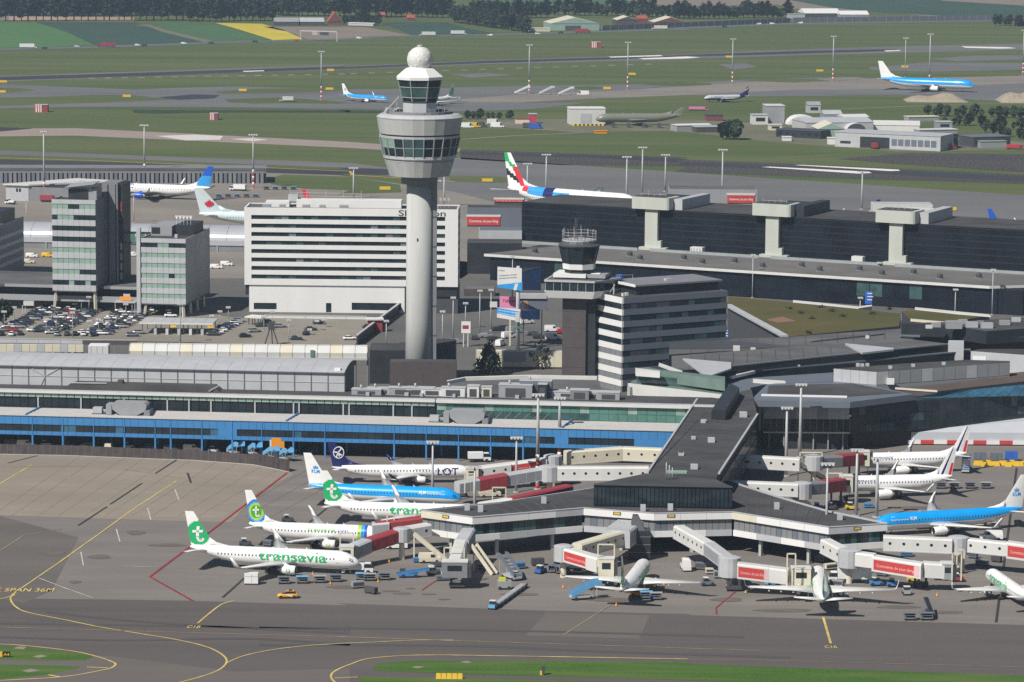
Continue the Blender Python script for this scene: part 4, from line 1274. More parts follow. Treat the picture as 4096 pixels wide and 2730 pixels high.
def duct_unit(x, label):
 t = thing('air_duct_unit', label, 'air unit', pw(x, 2.0), pierYaw, 'duct units on the white pier roof')
 pr = [(0, 0), (8.2, 0), (9.6, 2.8), (9.2, 3.5), (.8, 3.5), (-.2, 2.6)]
 q = MB()
 a = [Vector((p[0] + 1, 0, 9.7 + p[1])) for p in [(2.6, .1), (7.2, .1), (9.6, 1.4), (9.9, 3.0), (9.2, 3.5), (1.0, 3.5), (.4, 3.0), (.6, 1.6)]]
 b = [p + Vector((0, 4.6, 0)) for p in a]
 q.loft([b, a], 0, sm=False)
 q.build('duct', B_GREY, t)
 bx('end_hood', t, B_GREY, -.2, .2, 9.8, 1.3, 4, 12.6)
 bx('end_hood', t, B_MID, 10.2, -.3, 9.8, 11.8, 4.2, 11.3)
 bx('side_unit', t, B_GREYP, -4, 1.2, 9.8, -1.6, 3.2, 11.5)
 bx('side_base', t, B_DARK, -4.2, .8, 9.7, -.3, 3.6, 9.95)
 q = MB().bar((-1.6, 2, 10.4), (-.2, 2, 10.4), .5)
 q.build('link_pipe', B_GREY, t)
duct_unit(pierX('g', 722, 770, 9.7), 'grey air duct unit on the left part of the white pier roof')
duct_unit(pierX('h', 715, 830, 9.7), 'grey air duct unit on the pier roof before the green glass')

# roof clutter on the gallery roof
q = MB()
t = thing('roof_platform', 'raised brown roof platform on the dark gallery roof', 'roof structure', pw(pierX('g', 450, 575, 15.1), 12.5), pierYaw)
wpl = pierX('g', 1500, 600, 15.1) - pierX('g', 450, 575, 15.1)
MB().hexa([(0, 0), (wpl, 0), (wpl, 6), (0, 6)], 14.9, 16.4, 0, None, [(2, .4), (wpl - 1.6, .4), (wpl - 2, 6), (3, 6)]).build('platform', B_ROOF, t)
bx('stair_head', t, B_BROWN, 14.6, 2, 16.4, 16, 4, 17.3)
q = MB().bar((2, .3, 16.6), (12, .3, 16.7), .25).bar((wpl - 3, -.4, 15.2), (wpl - .6, .6, 16.6), .3)
q.build('edge_rail', B_GREYP, t)
clut = [(170, 555, 8, 3, 1.4, B_GREY), (265, 555, 7, 3, 1.5, B_GREYP), (405, 565, 9, 3, 1.9, B_GREY), (530, 560, 7.5, 3, 2.0, B_GREYP), (620, 570, 6, 3, 1.8, B_WHITE2), (745, 585, 6.4, 2.5, 2.4, B_WHITE2), (910, 600, 3.2, 3, 3.0, B_WHITE2), (1010, 590, 2.8, 2, 2.8, B_CREAM), (1120, 600, 9, 4, 3.4, B_GREY), (1262, 590, 8.6, 4, 4.4, B_SLATE), (1385, 600, 2.4, 4, 3.9, B_BLACK), (1440, 620, 16, 4, 1.6, B_GREYP), (1600, 600, 5, 3, 2.5, B_MID), (1770, 620, 6, 3, 2.0, B_GREY)]
cl_lab = ['grey roof plant cabinet left of the tower base', 'pale roof plant cabinet near the tower base', 'grey roof plant cabinet before the tower base', 'pale roof plant cabinet under a light canopy', 'white roof cabinet beside the gallery corner', 'white roof cabin with a dark louvre front', 'white square cooling unit on the gallery roof', 'cream upright cooling box on the gallery roof', 'grey pipework plant on the gallery roof', 'blue grey tank room on the gallery roof', 'black vent stack box on the gallery roof', 'long pale plant deck on the gallery roof', 'dark grey plant room by the striped office', 'grey plant cabinet left of the pier link roof']
for (cx, cy, w, d, h, m), lb in zip(clut, cl_lab):
 x = pierX('h', cx, cy, 15.2)
 t = thing('roof_plant', lb, 'roof plant', pw(x, 13.0 + rnd.random() * 3), pierYaw, 'plant boxes on the gallery roof')
 bx('housing', t, m, 0, 0, 15.05, w, d, 15.05 + h)
 bx('lid', t, B_GREYP, -.1, -.1, 15.06 + h, w + .1, d + .1, 15.25 + h)
 bx('louvre', t, B_DARK, w * .2, -.06, 15.3, w * .8, .02, 15.0 + h * .8)
 if w > 6:
  MB().tube((w * .3, d * .5, 15.2 + h), (w * .3, d * .5, 16.2 + h), .3).build('exhaust_pipe', B_STEEL, t)
  bx('duct', t, B_STEEL, w * .5, -1, 15.06, w * .62, 0, 15.9)

# terrace block (pale parapet) between pier and striped office
t = thing('terrace_block', 'pale grey terrace building with long parapet behind the roof plant', 'building', tuple(at([('h', 1200, 560)], 15)), 0)
slab(t, 'wall', ps('h', '735,548 850,520 1300,508 1745,515 1790,640 1700,640 1400,640 735,640'), 4, 15.4, B_GREYP, mt=B_ROOF2)
slab(t, 'parapet', ps('h', '735,540 860,515 1290,502 1745,510 1745,516 1290,508 860,521 735,546'), 15.4, 16.3, B_WHITE2)

# ---------------------------------------------------------------- grey warehouse hall and white tube walkway
def warehouse():
 zb = 14.6
 a = P('g', 0, 575, zb); b = P('g', 2330, 612, zb)
 yaw, W = frame(a, b)
 yaw = pierYaw + .004
 ux = Vector((math.cos(yaw), math.sin(yaw), 0))
 o = a - ux * 15; o.z = 0
 W += 15
 t = thing('warehouse_hall', 'long grey clad hall with curved roof behind the blue pier', 'hall', tuple(o), yaw)
 zt = 20.3
 bx('core', t, B_GREY, .1, .35, 0, W - .1, 17.8, zt - .3)
 nb = int(round(W / 4.6)); w = W / nb
 zm = 17.5
 for k in range(nb):
  for z0, z1 in ((zb - 2.5, zm - .06), (zm + .06, zt - .1)):
   bx('panel', t, B_GREYP, k * w + .08, .1, z0, (k + 1) * w - .08, .34, z1)
  bx('post', t, B_SLATE, k * w - .12, -.06, zb - 2.5, k * w + .12, .3, zt)
  bx('rail', t, B_STEEL, k * w + .12, -.02, zm - .08, (k + 1) * w - .12, .3, zm + .08)
 bx('post', t, B_SLATE, W - .12, -.06, zb - 2.5, W + .12, .3, zt)
 k0 = 5
 q = MB().bar((k0 * w, .02, zt - .2), ((k0 + 1) * w, .02, zm), .22).bar(((k0 + 2) * w, .02, zt - .2), ((k0 + 1) * w, .02, zm), .22).bar(((k0 + 1) * w, .02, zm), ((k0 + .6) * w, .02, zb - 1), .22)
 q.build('cross_brace', B_STEEL, t)
 # curved roof in standing-seam sheets
 ns = 18
 for k in range(nb):
  q = MB()
  for i in range(6):
   f0, f1 = i / 6, (i + 1) / 6
   za, zc = zt + 1.3 * math.sin(f0 * 2.2), zt + 1.3 * math.sin(f1 * 2.2)
   q.poly([(k * w, -.4 + 18.6 * f0, za), ((k + 1) * w - .05, -.4 + 18.6 * f0, za), ((k + 1) * w - .05, -.4 + 18.6 * f1, zc), (k * w, -.4 + 18.6 * f1, zc)], 0, True)
  q.build('roof_sheet', B_GREYP, t)
 bx('eave_gutter', t, B_SLATE, 0, -.5, zt - .25, W, -.1, zt)
 q = MB().poly([(W + .05, .35, 8), (W + .05, 17.8, 8), (W + .05, 17.8, zt + .9), (W + .05, 10, zt + 1.2), (W + .05, .35, zt)])
 q.build('gable_wall', B_DARK, t)
 bx('roof_box', t, B_WHITE, W - 3, 1.4, zt + .1, W - 1.4, 3, zt + .9)
warehouse()

def tube_walkway():
 Y0 = 975.0
 a = PY('g', 870, 375, Y0); b = PY('h', 200, 420, Y0 - 1)
 zc = PY('g', 900, 292, Y0 + 3).z
 zf = a.z
 yaw, W = frame(a, b)
 t = thing('tube_walkway', 'cream covered walkway tube of ribbed bays behind the grey hall', 'walkway', (a.x, a.y, 0), yaw)
 nb = 19
 w = W / nb
 h = zc - zf
 prof = [(0, 0), (-.1, h * .45), (.5, h * .8), (1.6, h), (4.4, h), (5.4, h * .8), (6, h * .4), (6, 0)]
 for k in range(nb):
  q = MB()
  R = [[(x, y, zf + z) for y, z in prof] for x in (k * w + .08, (k + 1) * w - .08)]
  for i in range(len(prof) - 1):
   q.poly([R[0][i], R[0][i + 1], R[1][i + 1], R[1][i]][::-1], 0, 1 < i < 5)
  q.build('bay', B_WHITE2 if k % 4 else B_CREAM, t)
  q = MB()
  for i in range(len(prof) - 1):
   q.bar((k * w, prof[i][0], zf + prof[i][1]), (k * w, prof[i + 1][0], zf + prof[i + 1][1]), .2)
  q.build('rib', B_STEEL, t)
 bx('floor', t, B_CONC, 0, -.2, zf - .6, W, 6.2, zf)
 bx('end_wall', t, B_CREAM, W - .2, .2, zf, W + .1, 5.8, zf + h * .9)
 for k in range(nb + 1):
  bx('support', t, B_MID, k * w - .2, 1, 0, k * w + .2, 5, zf - .61)
 bx('green_patch', t, mat('tarpaulin', (.12, .2, .18), .7), 51, -.3, zf + .2, 52.2, -.05, zf + h * .7)
tube_walkway()
t, W = simple_block('service_box', 'white flat topped service cabin left of the cream tube walkway', 'cabin', PY('g', 592, 308, 975), PY('g', 727, 312, 975), 5, 0, PY('g', 592, 308, 975).z, B_WHITE2, B_WHITE)
for k in range(5): bx('joint', t, B_GREY, 1.6 * k + .8, -.05, 3, 1.6 * k + .9, .02, PY('g', 592, 315, 975).z)
a = PY('g', -60, 345, 976); b = PY('g', 560, 352, 976)
yw, W = frame(a, b)
t = thing('retaining_wall', 'pale wall with brown patchwork base left of the cabin', 'wall', (a.x, a.y, 0), yw)
bx('wall', t, B_BROWN, 0, 0, 0, W, 1, a.z)
for k in range(12): bx('coping', t, B_CREAM if k % 3 else B_GREYP, W * k / 12 + .04, -.2, a.z, W * (k + 1) / 12 - .04, 1.2, a.z + 2.0)
for k in range(14): bx('block', t, (B_GREY, B_REDD, B_MID)[k % 3], W * k / 14 + .3, -.3, a.z - 1.2, W * (k + .6) / 14, -.02, a.z - .05)

# ---------------------------------------------------------------- pier link and three-armed pier head
def pier_head():
 c = at(ps('l', '100,560'), 0)
 t = thing('airside_pier', 'three armed pier head with white fascia bands and dark roof', 'terminal building', tuple(c))
 zr, zf0, zg0, zw0 = 9.5, 8.0, 5.4, 4.0
 front = [('k', 535, 470), ('k', 865, 515), ('k', 1575, 455), ('k', 2030, 490), ('l', 325, 625), ('l', 860, 710), ('l', 1185, 690)]
 back = [('l', 850, 620), ('l', 590, 545), ('l', 235, 432), ('k', 1985, 225), ('k', 1640, 330), ('k', 1050, 420)]
 pts = front + back
 roof = slab(t, 'roof', pts, zr - .2, zr, B_ROOF)
 F = [P(*p, zr) for p in front]
 def lane(i, off):      # point i of the front, pushed inwards
  a = F[max(0, i - 1)]; b = F[min(len(F) - 1, i + 1)]
  d = (b - a).normalized()
  return F[i] + Vector((-d.y, d.x, 0)) * off
 for i in range(len(F) - 1):
  a, b = F[i] - c, F[i + 1] - c
  a.z = b.z = 0
  yaw, W = frame(a, b)
  M = Matrix.Translation(a) @ Matrix.Rotation(yaw, 4, 'Z')
  def pb(name, m, x0, y0, z0, x1, y1, z1, label=None):
   o = bx(name, t, m, x0, y0, z0, x1, y1, z1, label)
   p = M @ Vector(o.location)
   o.location = p; o.rotation_euler = (0, 0, yaw)
   return o
  e = .0
  n = max(2, int(round(W / 7.2)))
  for k in range(n):
   x0, x1 = W * k / n, W * (k + 1) / n
   mm = B_WHITE if rnd.random() < .72 else (B_GREYP if rnd.random() < .6 else B_CREAM)
   pb('fascia_panel', mm, x0 + .03, -.05 - .004 * i, zf0, x1 - .03, .4, zr + .15)
   mm = B_WHITE if rnd.random() < .7 else B_GREYP
   pb('lower_panel', mm, x0 + .03, .3, zw0, x1 - .03, .8, zg0)
  m2 = max(4, int(W / 1.45))
  for k in range(m2):
   x0, x1 = W * k / m2, W * (k + 1) / m2
   mm = (B_GLASS if rnd.random() < .6 else B_GLASST) if i in (1, 5) else (B_MID if rnd.random() < .8 else B_SLATE)
   pb('pane' if i in (1, 5) else 'wall_panel', mm, x0 + .05, .6, zg0, x1 - .05, .8, zf0)
  pb('floor_slab', B_DARK, .2, .8, zw0 + .02, W - .2, 5, zg0)
  pb('coping', B_GREYP, -.1, -.15 - .004 * i, zr + .15, W + .1, .5, zr + .24)
  if i in (0, 2, 3, 5):
   px = W * (.42 if i != 3 else .16)
   pb('number_plate', B_DARK, px, -.12, 8.6, px + 1.9, -.05, 9.35)
   o = pb('number_plate_face', B_YELLOW, px + .25, -.15, 8.75, px + 1.65, -.121, 9.2)
  nc = max(1, int(W / 11))
  for k in range(nc):
   x = W * (k + .5) / nc
   q = pb('column', B_CONC, x - .35, 1.6, 0, x + .35, 2.3, zw0)
 # inner core, held back from the fronts
 core = slab(t, 'core', [('k', 600, 478), ('k', 870, 500), ('k', 1575, 440), ('k', 2030, 472), ('l', 325, 607), ('l', 860, 690), ('l', 1150, 680), ('l', 850, 628), ('l', 590, 553), ('l', 235, 442), ('k', 1640, 345), ('k', 1050, 428)], zg0, zr - .25, B_BLACK)
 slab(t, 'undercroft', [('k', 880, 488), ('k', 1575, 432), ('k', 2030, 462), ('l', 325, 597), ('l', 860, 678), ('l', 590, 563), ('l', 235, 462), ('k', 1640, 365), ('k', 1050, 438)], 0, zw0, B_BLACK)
 # parapet round the rear edges
 Bk = [P(*p, zr) for p in [front[-1]] + back + [front[0]]]
 for i in range(len(Bk) - 1):
  if i in (3, 4):
   continue
  a, b = Bk[i] - c, Bk[i + 1] - c
  a.z = b.z = zr + .1
  MB().bar(a, b, .4, .5).build('rear_parapet', B_GREYP, t)
 # things on the roof
 for sh, x, y in (('k', 830, 465), ('k', 915, 475), ('k', 1320, 420), ('l', 570, 605), ('l', 920, 665), ('k', 1955, 470), ('k', 2130, 465)):
  p = P(sh, x, y, zr) - c
  MB().box(p.x - .6, p.y - .5, zr, p.x + .6, p.y + .5, zr + 1.5).build('roof_vent', B_GREYP, t)
 # raised clerestory block and the link roof running back to the terminal
 zc = 14.8
 t2 = thing('pier_link', 'dark long roofed link from the pier head back to the terminal', 'terminal building', tuple(c))
 slab(t2, 'clerestory', [('k', 1640, 298), ('l', 325, 482), ('l', 232, 440), ('k', 1990, 226)], zr + .02, zc - .05, B_BLACK, mt=B_ROOF)
 n = 34
 a, b = P('k', 1640, 298, zc) - c, P('l', 325, 482, zc) - c
 for k in range(n):
  p, q_ = a.lerp(b, (k + .08) / n), a.lerp(b, (k + .92) / n)
  q = MB().poly([(p.x, p.y - .06, zr + .4), (q_.x, q_.y - .06, zr + .4), (q_.x, q_.y - .06, zc - .5), (p.x, p.y - .06, zc - .5)])
  q.poly([(p.x, p.y, zr + .4), (p.x, p.y, zc - .5), (q_.x, q_.y, zc - .5), (q_.x, q_.y, zr + .4)])
  q.build('clerestory_pane', B_GLASS, t2)
 MB().bar(Vector((a.x, a.y - .2, zc)), Vector((b.x, b.y - .2, zc)), .6, .3).build('clerestory_eave', B_DARK, t2)
 link = [('k', 1985, 220), ('o', 1690, 948), ('o', 2115, 318), ('i', 330, 640), ('i', 520, 600), ('i', 560, 770), ('i', 300, 1170), ('l', 236, 430)]
 slab(t2, 'link_roof', link[0:3] + link[3:], 12.8, zc, B_ROOF)
 inner = [('o', 1740, 952), ('o', 2150, 330), ('i', 330, 655), ('i', 540, 770), ('i', 280, 1165)]
 slab(t2, 'link_wall', inner, 0, 12.79, B_BLACK)
 for p0, p1 in ((('o', 1690, 948), ('o', 2115, 318)), (('i', 562, 770), ('i', 303, 1170))):
  a, b = P(*p0, zc) - c, P(*p1, zc) - c
  MB().bar(a + Vector((0, 0, .15)), b + Vector((0, 0, .15)), .5, .4).build('roof_edge', B_GREYP, t2)
 # glazing and rib lines down the right flank
 a, b = P('i', 556, 775, zc) - c, P('i', 300, 1172, zc) - c
 for k in range(22):
  p, q_ = a.lerp(b, (k + .06) / 22), a.lerp(b, (k + .94) / 22)
  q = MB().poly([(p.x + .15, p.y, 5.2), (q_.x + .15, q_.y, 5.2), (q_.x + .15, q_.y, 8.6), (p.x + .15, p.y, 8.6)])
  q.poly([(p.x + .15, p.y, 9.2), (q_.x + .15, q_.y, 9.2), (q_.x + .15, q_.y, 12.4), (p.x + .15, p.y, 12.4)])
  q.build('flank_pane', B_GLASST if k % 3 else B_GLASS, t2)
 # dark roof-top box and small vents
 slab(t2, 'rooftop_plant', ps('i', '252,740 345,742 440,590 380,560 345,600'), zc, zc + 2.6, B_BLACK)
 for sh, x, y, w in (('i', 465, 785, 1.6), ('i', 205, 822, .9), ('i', 250, 955, 1.4), ('i', 130, 935, .9), ('i', 135, 1135, 1.4), ('i', 50, 1045, 1.0), ('o', 1975, 795, 1.0), ('o', 2165, 515, 1.0)):
  p = P(sh, x, y, zc) - c
  MB().box(p.x - w * .6, p.y - w * .6, zc, p.x + w * .6, p.y + w * .6, zc + w * .8).build('roof_vent', B_GREYP, t2)
 for k in range(3):
  p = P('o', 1850 + k * 26, 1000, zc) - c
  MB().tube((p.x, p.y, zc), (p.x, p.y, zc + 4 - k * .6), .12).build('aerial', B_STEEL, t2)
 p = P('o', 1940, 945, zc) - c
 MB().box(p.x - 2.4, p.y - .8, zc, p.x + 2.4, p.y + .8, zc + .5).build('skylight', B_TEAL, t2)
 p = P('o', 2280, 1048, 11) - c
 MB().lathe([(3.2, 9.6), (3.0, 10.4), (1.5, 11.1), (.1, 11.2)], 14, c=(p.x, p.y)).build('pale_dome', B_WHITE2, t2)
pier_head()

# ---------------------------------------------------------------- right-hand terminal
def terminal_right():
 # two-storey lounge hall with a pale fascia
 g0 = P('i', 900, 1005, 0)
 YF = g0.y
 fl, fr = PY('i', 590, 690, YF), PY('i', 1185, 697, YF)
 zf = (fl.z + fr.z) / 2
 ztp = zf + 1.7
 yaw, W = frame(fl, fr)
 t = thing('lounge_hall', 'lounge hall with grey upper wall and columns facing the link', 'terminal building', (fl.x, fl.y, 0), yaw)
 zz = lambda y: PY('i', 890, y, YF).z
 bx('upper_wall', t, B_GREYP, .6, 0, zz(800), W - .2, .5, zz(705))
 for k in range(8):
  bx('panel', t, B_GREY if k % 3 == 2 else B_GREYP, .6 + (W - .8) * k / 8 + .04, -.06, zz(798), .6 + (W - .8) * (k + 1) / 8 - .04, -.001, zz(707))
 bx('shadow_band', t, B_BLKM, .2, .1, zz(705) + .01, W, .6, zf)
 n = 13
 for r in range(2):
  za, zb = (zz(885), zz(845)) if r == 0 else (zz(840), zz(802))
  for k in range(n):
   bx('pane', t, B_GLASS if rnd.random() < .7 else B_GLASST, .6 + (W - .6) * k / n + .1, .2, za + .1, .6 + (W - .6) * (k + 1) / n - .1, .34, zb)
 bx('mullion_frame', t, B_DARK, .6, .36, zz(888), W, .5, zz(800))
 for k in range(n + 1):
  bx('mullion', t, B_MULL, .55 + (W - .6) * k / n, .05, zz(885), .68 + (W - .6) * k / n, .36, zz(800))
 bx('ledge', t, B_CREAM, .4, -.8, zz(893), W, .3, zz(884))
 bx('core', t, B_BLACK, .8, .6, 0, W - .3, 22, zf)
 for k in range(6):
  x = 2 + k * (W - 4) / 5
  bx('column', t, B_GREY, x, -.3, 0, x + .35, .1, zz(895))
 o = Vector((fl.x, fl.y, 0))
 # roof with pale fascia
 roofp = [('m', 200, 790), ('m', 985, 802), ('m', 1480, 742), ('m', 1000, 640), ('m', 330, 662)]
 t1 = thing('lounge_roof', 'dark flat roof with pale fascia over the lounge hall', 'roof', tuple(at(roofp, ztp)))
 slab(t1, 'fascia', roofp, zf + .02, ztp, B_SLATE, mt=B_SLATE)
 slab(t1, 'roof_felt', ps('m', '330,742 965,758 1390,730 1000,655 345,672'), ztp + .01, ztp + .1, B_ROOF)
 a, b = P('m', 285, 756, ztp) - t1.location, P('m', 960, 770, ztp) - t1.location
 MB().bar(a + Vector((0, 0, .3)), b + Vector((0, 0, .3)), .5, .5).build('roof_trim', B_WHITE, t1)
 # dark glass flank running to the right edge
 a = PY('i', 1190, 885, YF); a.z = 0
 bz = zz(640)
 p = [a + Vector((0, .6, 0)), P('i', 2353, 835, 4.0), P('i', 2700, 790, 4.0)]
 p[1].z = p[2].z = 0
 t = thing('dark_glass_flank', 'long dark glass terminal flank with blue sloping glazing at right', 'terminal building', tuple(a))
 c = t.location
 q = [(v.x - c.x, v.y - c.y) for v in p] + [(p[2].x - c.x + 10, p[2].y - c.y + 60), (p[0].x - c.x + 20, p[0].y - c.y + 60)]
 ztop = zz(700)
 MB().hexa(q, 4.2, ztop).build('wall', B_BLACK, t)
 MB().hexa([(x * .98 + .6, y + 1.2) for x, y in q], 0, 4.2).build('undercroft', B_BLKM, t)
 n = 24
 for i in range(2):
  u, v = Vector((*q[i], 0)), Vector((*q[i + 1], 0))
  m = n if i == 0 else 10
  for k in range(m):
   s, e = u.lerp(v, (k + .05) / m), u.lerp(v, (k + .95) / m)
   nn = Vector(((e - s).y, -(e - s).x, 0)).normalized() * .08
   for r, (z0, z1) in enumerate(((4.6, 6.6), (6.9, 9.0), (9.3, ztop - .3))):
    if r and rnd.random() < .25 and k < 18: continue
    mm = B_GLASS if rnd.random() < .93 else B_GLASST
    if i == 0 and r == 0 and 1 < k < 6: mm = B_GLASST
    MB().poly([s + nn + Vector((0, 0, z0)), e + nn + Vector((0, 0, z0)), e + nn + Vector((0, 0, z1)), s + nn + Vector((0, 0, z1))]).build('pane', mm, t)
 # sloping blue glazing on top
 a1, b1 = P('i', 1590, 660, ztop) - c, P('i', 2600, 560, ztop) - c
 b1 = P('i', 2600, 640, ztop) - c
 a2, b2 = P('i', 1780, 622, ztop + 1.5) - c, P('i', 2600, 545, ztop + 2.5) - c
 m = 14
 for k in range(m):
  e0, e1 = (k + .03) / m, (k + .97) / m
  MB().poly([a1.lerp(b1, e0), a1.lerp(b1, e1), a2.lerp(b2, e1), a2.lerp(b2, e0)]).build('roof_pane', B_GLASSB, t)
 # rooftop plant box
 t = thing('plant_box', 'large grey rooftop plant box behind the lounge hall', 'building', tuple(at(ps('m', '1195,600'), 13)))
 za = ztp + .1
 zb = za + 3.6
 slab(t, 'wall', ps('m', '855,540 1195,567 2243,492 2243,480 1900,470 1400,500'), za - 4, zb, B_GREY, mt=B_ROOF)
 a, b, d = P('m', 855, 540, zb) - t.location, P('m', 1195, 567, zb) - t.location, P('m', 2243, 492, zb) - t.location
 for i, (u, v, n) in enumerate(((a, b, 5), (b, d, 12))):
  for k in range(n):
   s, e = u.lerp(v, (k + .02) / n), u.lerp(v, (k + .98) / n)
   nn = Vector(((e - s).y, -(e - s).x, 0)).normalized() * .06
   MB().poly([s + nn + Vector((0, 0, -3.6)), e + nn + Vector((0, 0, -3.6)), e + nn, s + nn]).build('panel', B_GREYP if i == 0 else (B_GREY if k % 4 else B_GREYP), t)
 s = b.lerp(d, .08)
 MB().box(s.x - .2, s.y - .8, zb - 3.6, s.x + 1.8, s.y - .1, zb - 1.9).build('cooling_unit', B_WHITE, t)
 for sh, x, y in (('m', 1045, 520), ('m', 1080, 522), ('m', 1120, 520), ('m', 1300, 540), ('m', 1480, 525), ('m', 1720, 510)):
  p = P(sh, x, y, zb) - t.location
  MB().box(p.x - .5, p.y - .4, zb - .1, p.x + .5, p.y + .4, zb + .8).build('roof_vent', B_GREYP, t)
 t = thing('brown_roof', 'low brown gravel roof right of the plant box', 'roof', tuple(at(ps('m', '1700,680'), 13)))
 slab(t, 'roof_bed', ps('m', '1345,695 1670,718 2353,640 2600,610 2600,540 2240,575 1900,640'), za - 5, za - .4, B_BROWN, mt=soil('gravel_roof', S(96, 84, 78), S(78, 72, 68), .05, (1, 1, 1), .5, .2))
 a, b = P('m', 1340, 695, za - .4) - t.location, P('m', 1672, 718, za - .4) - t.location
 MB().bar(a, b, .4, .5).build('edge_strip', B_CREAM, t)
 # stepped dark roofs rising behind
 zu, zl = 17.6, 15.4
 t = thing('departure_roof', 'wide dark stepped roof of the departure hall', 'terminal building', tuple(at(ps('m', '900,450'), zl)))
 slab(t, 'lower_roof', ps('m', '-440,640 -20,600 235,560 1050,490 1935,402 1930,380 1000,440 -100,540'), 4, zl, B_BLACK, mt=B_ROOF2)
 slab(t, 'upper_roof', ps('m', '-420,560 50,520 950,432 1760,345 1390,300 940,345 480,370 -420,440'), zl, zu, B_BLACK, mt=B_ROOF2)
 a, b, d = P('m', -20, 600, zl) - t.location, P('m', 235, 560, zl) - t.location, P('m', 1935, 402, zl) - t.location
 MB().bar(b + Vector((0, -.2, .1)), d + Vector((0, -.2, .1)), .5, .35).build('eave_trim', B_SLATE, t)
 MB().bar(P('m', 45, 610, zl) - t.location, P('m', 230, 566, zl) - t.location, .8, .8).build('eave_trim', B_WHITE2, t)
 a, b = P('m', 50, 520, zu) - t.location, P('m', 1760, 347, zu) - t.location
 MB().bar(a + Vector((0, -.2, .1)), b + Vector((0, -.2, .1)), .5, .35).build('eave_trim', B_MID, t)
 for i in range(40):
  s, e = b.lerp(a, (i + .05) / 40), b.lerp(a, (i + .95) / 40)
  MB().poly([e + Vector((0, -.1, -1.9)), s + Vector((0, -.1, -1.9)), s + Vector((0, -.1, -.5)), e + Vector((0, -.1, -.5))]).build('clerestory_pane', B_GLASS, t)
 slab(t, 'skylight', ps('m', '945,340 1328,376 1328,386 1080,414'), zu + .05, zu + .6, B_GREYP)
 slab(t, 'skylight', ps('n', '1300,1306 1735,1342 1735,1396 1515,1472'), zu + .05, zu + .5, B_GREYP)
 slab(t, 'skylight', ps('n', '1090,1345 1300,1420 1290,1445 1085,1365'), zu + .02, zu + .4, B_WHITE2)
 slab(t, 'flat_roof', ps('m', '-60,660 235,610 850,570 850,640 480,655 330,662 200,690'), 4, ztp - .3, B_SLATE)
 slab(t, 'pale_gutter', ps('m', '220,620 470,635 480,652 380,655 220,640'), ztp - .28, ztp + .1, B_WHITE2)
 MB().box(-.1, 0, 0, .1, .1, .1).build('roof_bolt', B_STEEL, t)
 a = P('m', 580, 522, zl + .2) - t.location
 MB().box(a.x - .4, a.y - .4, zl, a.x + .4, a.y + .2, zl + .7).build('roof_vent', B_SILVER, t)
 # roofs behind, up to the sedum slope
 t = thing('rear_hall', 'dark flat roofed hall between sedum slope and departure hall', 'terminal building', tuple(at(ps('m', '600,350'), 12)))
 slab(t, 'roof', ps('m', '-440,430 480,370 940,345 1390,300 1390,225 470,292 -60,310 -440,330'), 3, 13.4, B_BLACK, mt=B_ROOF2)
 slab(t, 'roof_slot', ps('m', '670,330 1250,270 1250,262 720,318'), 13.42, 13.6, B_BLACK)
 slab(t, 'roof_slot', ps('m', '-440,380 590,372 300,340 20,320 -440,330'), 13.42, 13.7, B_DARK)
 for x, y, w in ((90, 400, 1.6), (220, 404, 1.2), (1120, 300, .9), (1270, 335, .8)):
  p = P('m', x, y, 13.6) - t.location
  MB().box(p.x - w * .6, p.y - w * .6, 13.5, p.x + w * .6, p.y + w * .5, 13.5 + w).build('roof_cabin', B_WHITE2, t)
 t = thing('sedum_roof', 'broad brown green sedum roof sloping behind the terminal', 'green roof', tuple(at(ps('m', '700,150'), 9)))
 zs = 12.8
 pts = ps('f', '365,985 850,1030 1240,1068 1520,1100') + ps('m', '1385,100 1370,205 470,290') + ps('i', '740,247 365,45')
 slab(t, 'roof_bed', pts, 2, zs, B_DARK, mt=B_SEDUM)
 a, b = P('i', 362, 40, zs) - t.location, P('i', 742, 248, zs) - t.location
 MB().bar(a + Vector((0, 0, .3)), b + Vector((0, 0, .3)), 2.4, .6).build('roof_verge', B_GREYP, t)
 slab(t, 'pale_patch', ps('m', '330,155 450,130 560,165 420,178'), zs + .01, zs + .06, mat('terracotta_patch', S(132, 98, 84)))
 bush = MB()
 for i, (x, y) in enumerate(((512, 70), (600, 105), (685, 148), (755, 60), (840, 90), (925, 130), (1165, 112), (660, 262), (1300, 72))):
  p = P('m', x, y, zs)
  tt = thing('roof_shrub', 'dark low shrub on the sedum roof, %s in its scattered rows' % ORD[i], 'shrub', (p.x, p.y, zs), rnd.random() * 6, 'dark shrubs on the sedum roof')
  qq = MB()
  for j in range(60):
   d = Vector((rnd.gauss(0, .7), rnd.gauss(0, .5), abs(rnd.gauss(0, .4))))
   e1 = Vector((rnd.gauss(0, .3), rnd.gauss(0, .3), rnd.gauss(0, .3))); e2 = Vector((rnd.gauss(0, .3), rnd.gauss(0, .3), rnd.gauss(0, .3)))
   qq.poly([d, d + e1, d + e2])
  qq.build('foliage', mat('dark_shrub', (.02, .025, .012), .9), tt)
 tt = None
 # side slope: second strip of green roof at right and dark sloping side at left
 t = thing('verge_strip', 'narrow grassy strip with pale kerb behind the blue sign', 'green roof', tuple(at(ps('f', '1800,1120'), 9)))
 slab(t, 'roof_bed', ps('f', '1530,1085 1640,1062 1900,1090 2120,1110 1850,1160 1600,1150'), 2, 11.5, B_DARK, mt=B_SEDUM)
 slab(t, 'kerb', ps('f', '1620,1056 2120,1106 2130,1116 1900,1096 1620,1066'), 11.5, 11.9, B_WHITE2)
 slab(t, 'kerb', ps('f', '800,1008 1240,1052 1330,1040 1330,1050 1240,1064 800,1016'), 11.5, 12.9, B_WHITE2)
 slab(t, 'kerb', ps('i', '1590,125 1830,146 1830,154 1590,134'), 11.5, 12, B_CREAM)
